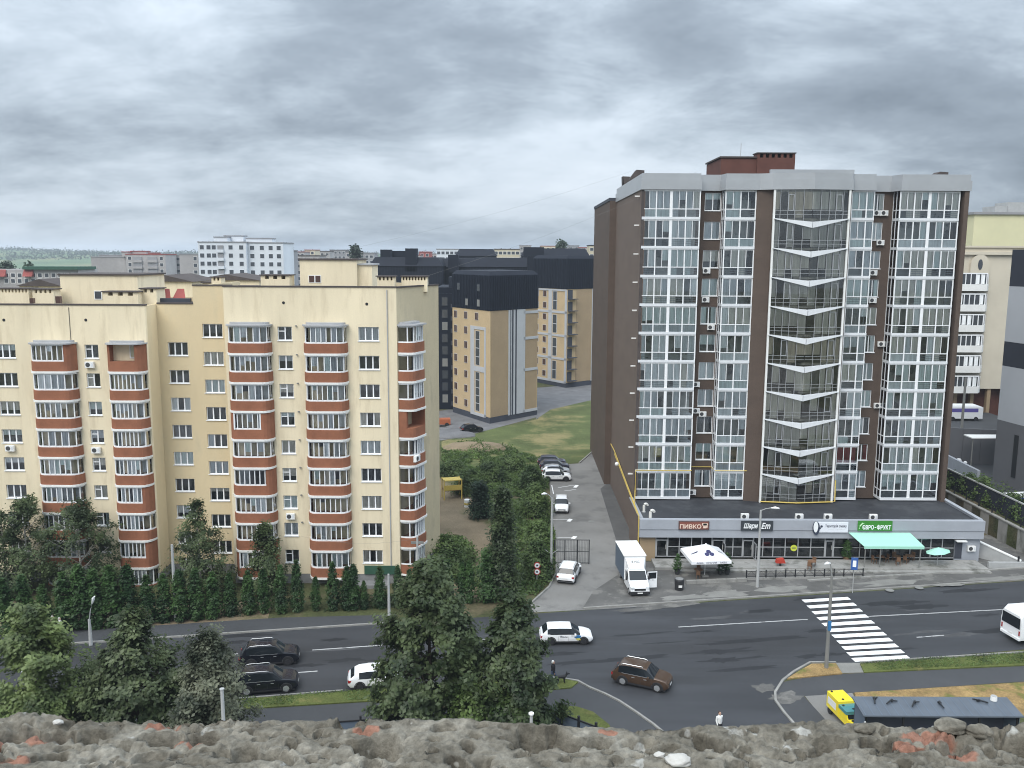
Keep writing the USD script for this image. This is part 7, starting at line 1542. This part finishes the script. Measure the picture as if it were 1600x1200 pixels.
for k, (s, lab) in enumerate(((.06, 'heap of grey junk at the left end inside the dark shed'), (.33, 'low dark green heap inside the dark shed'), (.62, 'long green tarpaulin heap inside the dark shed'))):
    x = x0 + (x1 - x0) * s; b = thing('junk_heap', lab, 'junk', (x, yf + 1.0, 0)); m = MB(); t = trimesh.creation.icosphere(3, 1.0); v = np.asarray(t.vertices) * [.7 + .7 * k, .8, .9 - .1 * k]; v = v * (1 + .35 * (meshkit.fbm(v * 2.5, 3, k)[:, None] - .5)); m.add(v, t.faces); m.build('heap', 'pole_dark' if k == 0 else 'green_panel', b); MB().obox((.3, -.3, .7), (.5, .3, .25), .4).build('crate', 'alu', b)
# grey sheet fence below the parapet edge
def pfence(label, A, B, npan, h):
    o = thing('panel_fence', label, 'fence'); A, B = np.asarray(A)[:2], np.asarray(B)[:2]; d = B - A; L = np.linalg.norm(d); d /= L; f = frame(A, d, (d[1], -d[0]))
    for k in range(npan): MB(f).box(L * k / npan + .03, L * (k + 1) / npan - .03, -.03, .0, .1, h).build('panel', 'fence_blue', o)
    for k in range(npan + 1): s = L * k / npan; MB(f).box(s - .07, s + .07, .002, .14, 0, h + .35).build('post', 'black_metal', o)
    for z in (h * .55, h): MB(f).box(0, L, .002, .07, z - .04, z + .06).build('rail', 'black_metal', o)
hf = 2.0; c0 = G(853, 1106, hf); c1 = G(745, 1112, hf); c2 = G(960, 1146, hf); c3 = G(470, 1132, hf)
pfence('grey sheet fence with black posts beside the right dark linden', c1, c0, 3, hf); pfence('grey sheet fence running from the corner post towards the side street', c0, c2, 4, hf); pfence('grey sheet fence half hidden under the tallest near tree', c3, c1, 6, hf)
# yard bits behind
q = G(706, 778); o = thing('climbing_frame', 'yellow wooden climbing frame in the dirt yard', 'climbing frame', q, 15)
plain('toy_yellow', (.55, .42, .10), .6)
for x in (-1.2, 1.2):
    for y in (-.8, .8): MB().box(x - .07, x + .07, y - .07, y + .07, 0, 2.8).build('post', 'toy_yellow', o)
MB().box(-1.2, 1.2, -.8, .8, 1.2, 1.3).build('deck', 'wood', o); MB().box(-1.2, 1.2, -.86, -.8, 1.3, 2.0).build('side_panel', 'toy_yellow', o); MB().box(-1.2, 1.2, -.85, .85, 2.6, 2.7).build('beam', 'toy_yellow', o)
q = G(730, 792); o = thing('play_drum', 'small white and yellow drum on the dirt yard by the conifer', 'drum', q); MB().tube([(0, 0, 0), (0, 0, 1.0)], [.4, .4], 14).build('drum', 'white_plastic', o); MB().tube([(0, 0, .35), (0, 0, .6)], [.41, .41], 14).build('band', 'toy_yellow', o)
q = G(689, 666); o = thing('orange_digger', 'orange machine beside the end wall on the grey yard', 'machine', q, 8); plain('orange', (.36, .10, .04)); MB().box(-1.8, 1.8, -.9, .9, .5, 1.5).build('body', 'orange', o); MB().box(-1.7, -.6, -.8, .8, 1.5, 2.3).build('cabin', 'car_glass', o)
for x in (-1.1, 1.1): MB().cyl((x, -.95, .42), .42, .3, 'y').build('wheel', 'tyre', o)
car('dark_van', 'dark small car parked on the grey yard below the tan corner house', G(737, 675, .01), 20, 'car_black', 4.2, 1.75, 1.6, 'hatch', 'rim_dark', rails=False)
for k, (px, py, r_) in enumerate(((703, 680, 3.2), (722, 666, 2.4), (745, 700, 4.0))):
    q = G(px, py); t = trimesh.creation.icosphere(3, 1.0); v = np.asarray(t.vertices) * [r_ * 1.5, r_, r_ * .2]; v = v * (1 + .25 * (meshkit.fbm(v * .8, 3, k)[:, None] - .5)); o = MB().add(v + q, t.faces).build('spoil_heap', 'gravel' if k < 2 else 'dirt', None); tag(o, ['larger grey gravel heap near the yellow block\'s end wall', 'smaller grey gravel heap before the dark wing', 'long low earth bank along the top of the garden'][k], 'heap', None, None)

# ------------------------------------------------------------------ people and the dog
plain('skin', (.42, .26, .19), .6); plain('hair_grey', (.40, .38, .36), .8); plain('hair_brown', (.06, .04, .03), .8)
for n_, c_ in (('cloth_beige', (.34, .29, .22)), ('cloth_rust', (.16, .07, .04)), ('cloth_black', (.015, .015, .018)), ('cloth_white', (.62, .62, .60)), ('cloth_grey', (.14, .14, .15)), ('cloth_denim', (.05, .07, .12))): surf(n_, c_, .12, 8, .9)
def S(p, r):
    return manifold3d.Manifold.sphere(r, 14).translate(tuple(map(float, p)))
def chain(pts): 
    out = None
    for (p, r), (q, s) in zip(pts, pts[1:]):
        h = (S(p, r) + S(q, s)).hull(); out = h if out is None else out + h
    return out
def meshed(m, el=.045, it=6):
    a = m.refine_to_length(el).to_mesh(); t = trimesh.Trimesh(np.asarray(a.vert_properties)[:, :3], np.asarray(a.tri_verts), process=True); trimesh.smoothing.filter_taubin(t, iterations=it); return t
def person(label, loc, rz, top, legs, hair, h=1.74, stride=.28, arm=(.15, .1), bag=None, cap_=None):
    """walking figure, +x forward, one continuous body with clothes and hair as children"""
    k = h / 1.74; o = thing('person', label, 'person', loc, rz, scale=(k, k, k))
    hip, sh = 0.92, 1.42
    leg = lambda s, f, e=0.: [((0, s * .10, hip), .095 + e), ((f * .55 + .03, s * .105, .50), .065 + e), ((f, s * .11, .10), .045 + e)]
    foot = lambda s, f: [((f - .04, s * .11, .05), .045), ((f + .15, s * .125, .035), .032)]
    arm_ = lambda s, f, e=0., full=True: [((0, s * .19, sh - .03), .055 + e), ((f * .5 - .03, s * .25, 1.14), .043 + e)] + ([((f + .05, s * .24, .90), .033 + e)] if full else [])
    torso = lambda e=0.: [((0, 0, hip + .02), .145 + e), ((.01, 0, 1.12), .135 + e), ((0, 0, 1.30), .150 + e), ((0, 0, 1.40), .11 + e)]
    b = chain(torso()) + chain([((0, .10, 1.34), .09), ((0, -.10, 1.34), .09)]) + chain([((0, 0, 1.40), .055), ((.015, 0, 1.53), .05)])
    b = b + chain([((.02, 0, 1.60), .088), ((.01, 0, 1.66), .092)]) + S((.108, 0, 1.60), .018) + S((.015, .095, 1.61), .022) + S((.015, -.095, 1.61), .022) + chain([((.06, 0, 1.54), .045), ((.085, 0, 1.535), .03)])
    fs = {1: stride, -1: -stride * .8}; fa = {1: -arm[0], -1: arm[1]}
    for s in (1, -1):
        b = b + chain(leg(s, fs[s])) + chain(foot(s, fs[s])) + chain(arm_(s, fa[s]))
        hx, hy = fa[s] + .06, s * .24
        b = b + chain([((hx, hy, .89), .032), ((hx + .02, hy, .82), .034)])
        for q in range(4): b = b + chain([((hx - .018 + q * .014, hy, .815), .011), ((hx - .012 + q * .014, hy - s * .012, .765 + .006 * abs(q - 1)), .009), ((hx - .004 + q * .014, hy - s * .03, .735 + .006 * abs(q - 1)), .008)])
        b = b + chain([((hx + .035, hy, .85), .012), ((hx + .06, hy - s * .01, .81), .010)])
    t = meshed(b, .035, 4); MB().tri(t).build('body', 'skin', o, True)
    c = chain(torso(.022)) + chain([((0, .11, 1.35), .105), ((0, -.11, 1.35), .105)])
    for s in (1, -1): c = c + chain(arm_(s, fa[s], .016))
    MB().tri(meshed(c)).build('top', top, o, True)
    c = chain([((0, 0, hip), .165), ((0, 0, hip + .06), .16)])
    for s in (1, -1): c = c + chain(leg(s, fs[s], .022))
    MB().tri(meshed(c)).build('trousers', legs, o, True)
    for s in (1, -1): MB().tri(meshed(chain([((fs[s] - .05, s * .11, .055), .052), ((fs[s] + .15, s * .125, .042), .04)]))).build('shoe', 'cloth_black', o, True)
    c = chain([((-.01, 0, 1.66), .10), ((-.03, 0, 1.70), .095)]) + chain([((-.05, 0, 1.60), .085), ((-.04, 0, 1.68), .09)])
    MB().tri(meshed(c)).build('hair' if not cap_ else 'cap', hair, o, True)
    if bag: MB().tri(meshed(chain([((.02, -.30, .62), .10), ((.10, -.30, .50), .12)]))).build('bag', bag, o, True)
    return o
person('walker in beige top with a pale bag, left of the pair on the pavement', G(84, 992, .12), 15, 'cloth_beige', 'cloth_rust', 'hair_grey', 1.72, bag='cloth_white')
person('white haired walker in a pale top, right of the pair on the pavement', G(95, 994, .12), 10, 'cloth_white', 'cloth_grey', 'hair_grey', 1.68)
pd = G(864, 1066, .10); person('person in a black jacket and pale cap walking a dog beside the dark linden', pd, -15, 'cloth_black', 'cloth_denim', 'cloth_white', 1.76, cap_=True)
person('person in a white shirt with dark trousers half hidden by the parapet', G(1123, 1149, .018), -70, 'cloth_white', 'cloth_black', 'hair_brown', 1.76)
dq = G(877, 1067, .10); D = thing('dog', 'black dog standing on the grass by the kerb with its tail raised', 'dog', dq, 10, scale=(.95,) * 3); plain('dog_black', (.012, .012, .014), .7)
b = chain([((-.32, 0, .52), .125), ((-.05, 0, .53), .115), ((.22, 0, .52), .165), ((.32, 0, .58), .12), ((.45, 0, .74), .085)]) + chain([((.46, 0, .78), .095), ((.55, 0, .77), .07), ((.68, 0, .74), .04)]) + chain([((-.40, 0, .58), .04), ((-.55, 0, .70), .03), ((-.56, 0, .90), .018)])
for s in (-1, 1):
    b = b + chain([((.25, s * .10, .42), .075), ((.24, s * .10, .22), .04), ((.25, s * .10, .05), .033), ((.29, s * .10, .03), .03)])
    b = b + chain([((-.33, s * .10, .45), .095), ((-.26, s * .11, .32), .06), ((-.40, s * .11, .19), .038), ((-.37, s * .11, .05), .032), ((-.33, s * .11, .03), .03)])
    b = b + chain([((.43, s * .06, .85), .035), ((.42, s * .09, .93), .012)])
MB().tri(meshed(b, .04, 4)).build('body', 'dog_black', D, True)

# ------------------------------------------------------------------ overhead wires
for lab, a, b in (('thin overhead wire crossing the sky from the yellow roof house to the tower', P(480, 404, 90), P(985, 268, 112)), ('second thin overhead wire crossing the sky to the tower roof', P(668, 431, 89), P(1090, 268, 105)), ('thin wire strung across the foot of the yellow block', P(470, 838, 83), P(652, 842, 80))):
    t = np.linspace(0, 1, 14)[:, None]; pts = a * (1 - t) + b * t; pts[:, 2] -= (np.sin(np.pi * t) * 0.6)[:, 0]
    o = MB().tube(pts, [.006] * 14, 4).build('overhead_wire', 'pole_dark', None); tag(o, lab, 'wire')

# ------------------------------------------------------------------ rough parapet in the foreground
def rough_ledge():
    nx, ny = 900, 190
    xs = np.linspace(-1.55, 1.55, nx); vs = np.linspace(0, 1, ny)
    X, V = np.meshgrid(xs, vs)
    edge = 1.405 + 0.030 * (meshkit.fbm(np.stack([xs * 3.0, xs * 0, xs * 0], -1), 4, 3) - 0.5) * 2
    # along v: top surface from y = 0.95 to the broken edge, then over it and down the outer face
    top = V < 0.80
    Y = np.where(top, 0.95 + (edge[None] - 0.95) * (V / 0.80), edge[None] + 0.05 * np.sin((V - 0.80) / 0.20 * 1.57))
    Zr = np.where(top, 0.0, -0.45 * (np.maximum(0, V - 0.80) / 0.20) ** 1.3)
    rough = lambda f, s, o=4: meshkit.fbm(np.stack([X * f, Y * f * 1.25, Zr * f + 3.1], -1), o, s) - 0.5
    big = rough(4.5, 5, 3); mid = rough(13, 11, 4); fin = rough(45, 21, 3)
    lump = np.abs(rough(9, 33, 3)) * 2
    amt = np.clip(0.55 + 1.6 * rough(2.2, 41, 2), 0.15, 1.4)               # smeared mortar here, broken rubble there
    def layers(f, seed, n, w=0.14):                                       # broken layers of mortar with sharp lips
        q = (rough(f, seed, 4) + 0.5) * n; e = q - np.floor(q); return (np.floor(q) + np.clip((e - 0.5) / w + 0.5, 0, 1)) / n
    crisp = np.abs(rough(26, 71, 3)) * 2
    rub = np.clip(amt - 0.5, 0, 1)                                        # loose rubble only in places
    z = 0.016 * big + 0.030 * (layers(4.5, 61, 7) - 0.5) + 0.016 * amt * (layers(13, 63, 5, 0.10) - 0.5) + rub * (0.030 * fin + 0.020 * rough(90, 81, 2)) + 0.005 * fin + 0.006 * rough(140, 83, 2) - 0.010 * amt * np.exp(-(lump / 0.05) ** 2) - 0.012 * amt * np.exp(-(crisp / 0.08) ** 2)
    rr = np.random.default_rng(9); q = np.clip(1 + 1.6 * mid + 1.2 * fin, 0.35, 3)
    for px, py, r, d in ((29, 1145, .018, .05), (91, 1146, .015, .05), (140, 1146, .014, .05), (263, 1152, .017, .06), (314, 1150, .018, .06), (233, 1186, .015, .05), (89, 1178, .010, .03), (845, 1157, .030, .03), (880, 1162, .018, .03), (932, 1160, .014, .05), (593, 1164, .024, .02), (1299, 1160, .018, .05), (1368, 1165, .016, .06), (1488, 1170, .018, .06), (1590, 1160, .02, .05), (545, 1128, .012, .07), (1120, 1165, .012, .03), (380, 1170, .012, .03), (430, 1180, .014, .03), (690, 1142, .012, .03)) + tuple((rr.uniform(0, 1600), rr.uniform(1135, 1200), rr.uniform(.003, .009), rr.uniform(.008, .025)) for _ in range(150)):
        hx, hy = G(px, py, 32.2)[:2]
        z -= 2.0 * d * np.exp(-((((X - hx) / (1.6 * r)) ** 2 + ((Y - hy) / (1.05 * r)) ** 2) * q) ** 4)
    wob = rough(16, 51, 3)
    XX = X + 0.012 * wob; YY = Y + np.where(top, 0.010, 0.03) * mid
    verts = np.stack([XX, YY, 32.200 + Zr + z * np.where(top, 1, .6)], -1).reshape(-1, 3)
    i, j = np.meshgrid(np.arange(ny - 1), np.arange(nx - 1), indexing='ij'); a = i * nx + j
    return verts, np.stack([a, a + 1, a + nx + 1, a + nx], -1).reshape(-1, 4)
MATS['rubble'] = usdkit.material(stage, '/World/Looks/rubble', {
    'g': ('geometry', {}), 'n1': ('noise_texture', {'scale': 9.0, 'detail': 8, 'roughness': 0.65}), 'r1': ('rgb_ramp', {'ramp': [(.3, (.070, .063, .050)), (.5, (.158, .146, .120)), (.7, (.250, .236, .200))]}),
    'n2': ('attribute', {'attribute': 'brick'}), 'r2': ('rgb_ramp', {'ramp': [(.45, (0, 0, 0)), (.60, (.9, .9, .9))]}), 'br': ('mix_color', {'b': (.235, .115, .080)}),
    'n3': ('noise_texture', {'scale': 60.0, 'detail': 4, 'roughness': 0.7}), 'r3': ('rgb_ramp', {'ramp': [(.3, (.6, .6, .6)), (.7, (1.35, 1.35, 1.35))]}), 'mf': ('mix_color', {'blend_type': 'multiply', 'fac': 1.0, 'use_clamp': False}),
    'n4': ('noise_texture', {'scale': 22.0, 'detail': 3}), 'r4': ('rgb_ramp', {'ramp': [(.66, (0, 0, 0)), (.70, (1, 1, 1))]}), 'wh': ('mix_color', {'b': (.30, .295, .27)}),
    'b': ('bump', {'strength': .8, 'distance': .005}), 'p': ('principled_bsdf', {'roughness': .95, 'specular_ior_level': .2})},
    [('g.position', 'n1.vector'), ('n1.fac', 'r1.fac'), ('n2.fac', 'r2.fac'), ('r1.color', 'br.a'), ('r2.color', 'br.fac'), ('g.position', 'n4.vector'), ('n4.fac', 'r4.fac'), ('br.result', 'wh.a'), ('r4.color', 'wh.fac'),
     ('g.position', 'n3.vector'), ('n3.fac', 'r3.fac'), ('wh.result', 'mf.a'), ('r3.color', 'mf.b'), ('mf.result', 'p.base_color'), ('n3.fac', 'b.height'), ('b.normal', 'p.normal')], surface='p.BSDF')
surf('lump_white', (.46, .45, .42), .1, 40, .95, .3, 120); surf('brick_orange', (.30, .115, .07), .22, 30, .95, .5, 160, fine=.2)
PW = thing('parapet', 'crumbling mortar and brick parapet running along the bottom of the photo', 'parapet')
v, f = rough_ledge(); mt_ = MB().add(v, f).build('mortar_top', 'rubble', PW, True)
bk = np.zeros(len(v)); wn = meshkit.fbm(v * 28, 4, 90)
for px, py, lx, ly in ((62, 1153, .040, .014), (8, 1160, .03, .016), (250, 1130, .035, .010), (272, 1157, .020, .010), (306, 1161, .016, .008), (572, 1142, .024, .012), (948, 1144, .022, .008), (1450, 1150, .045, .016), (1500, 1180, .03, .02), (1418, 1166, .03, .014), (20, 1190, .03, .012)):
    x, y = G(px, py, 32.2)[:2]
    bk = np.maximum(bk, 1.32 - np.sqrt(((v[:, 0] - x) / lx) ** 2 + ((v[:, 1] - y) / ly) ** 2) * .75 - 1.3 * np.abs(wn - .5) - .55 * (wn - .5))
UsdGeom.PrimvarsAPI(mt_).CreatePrimvar('brick', Sdf.ValueTypeNames.FloatArray, 'vertex').Set(Vt.FloatArray.FromNumpy(np.clip(bk, 0, 1).astype(np.float32)))
MB().box(-1.5, 1.5, 1.0, 1.36, 30.6, 32.10).build('wall', 'red_brick', PW)
for k, (px, py, s, mt) in enumerate(((1060, 1192, .014, 'lump_white'), (1030, 1181, .006, 'lump_white'), (91, 1130, .006, 'lump_white'), (1485, 1140, .018, 'rubble'), (1530, 1146, .015, 'rubble'), (1352, 1142, .012, 'rubble'))):
    x, y = G(px, py, 32.2)[:2]
    t = trimesh.creation.icosphere(3, 1.0); w = np.asarray(t.vertices); w = w * (1 + .6 * (meshkit.fbm(w * 1.8, 3, k)[:, None] - .5)) * [1.5 * s, s, .7 * s]; MB().add(w + [x, y, 32.20 + s * .3], t.faces).build('mortar_lump', mt, PW, True)

# ------------------------------------------------------------------ haze
MATS['haze_air'] = usdkit.material(stage, '/World/Looks/haze_air', {'v': ('principled_volume', {'color': (.80, .87, .95), 'density': .00017, 'anisotropy': 0.2})}, [], volume='v.volume')
if HAZE:
    o = MB().box(-3500, 3500, -500, 4500, -1.0, 64.0).build('haze', 'haze_air', None); tag(o, None, None, None, 'stuff')
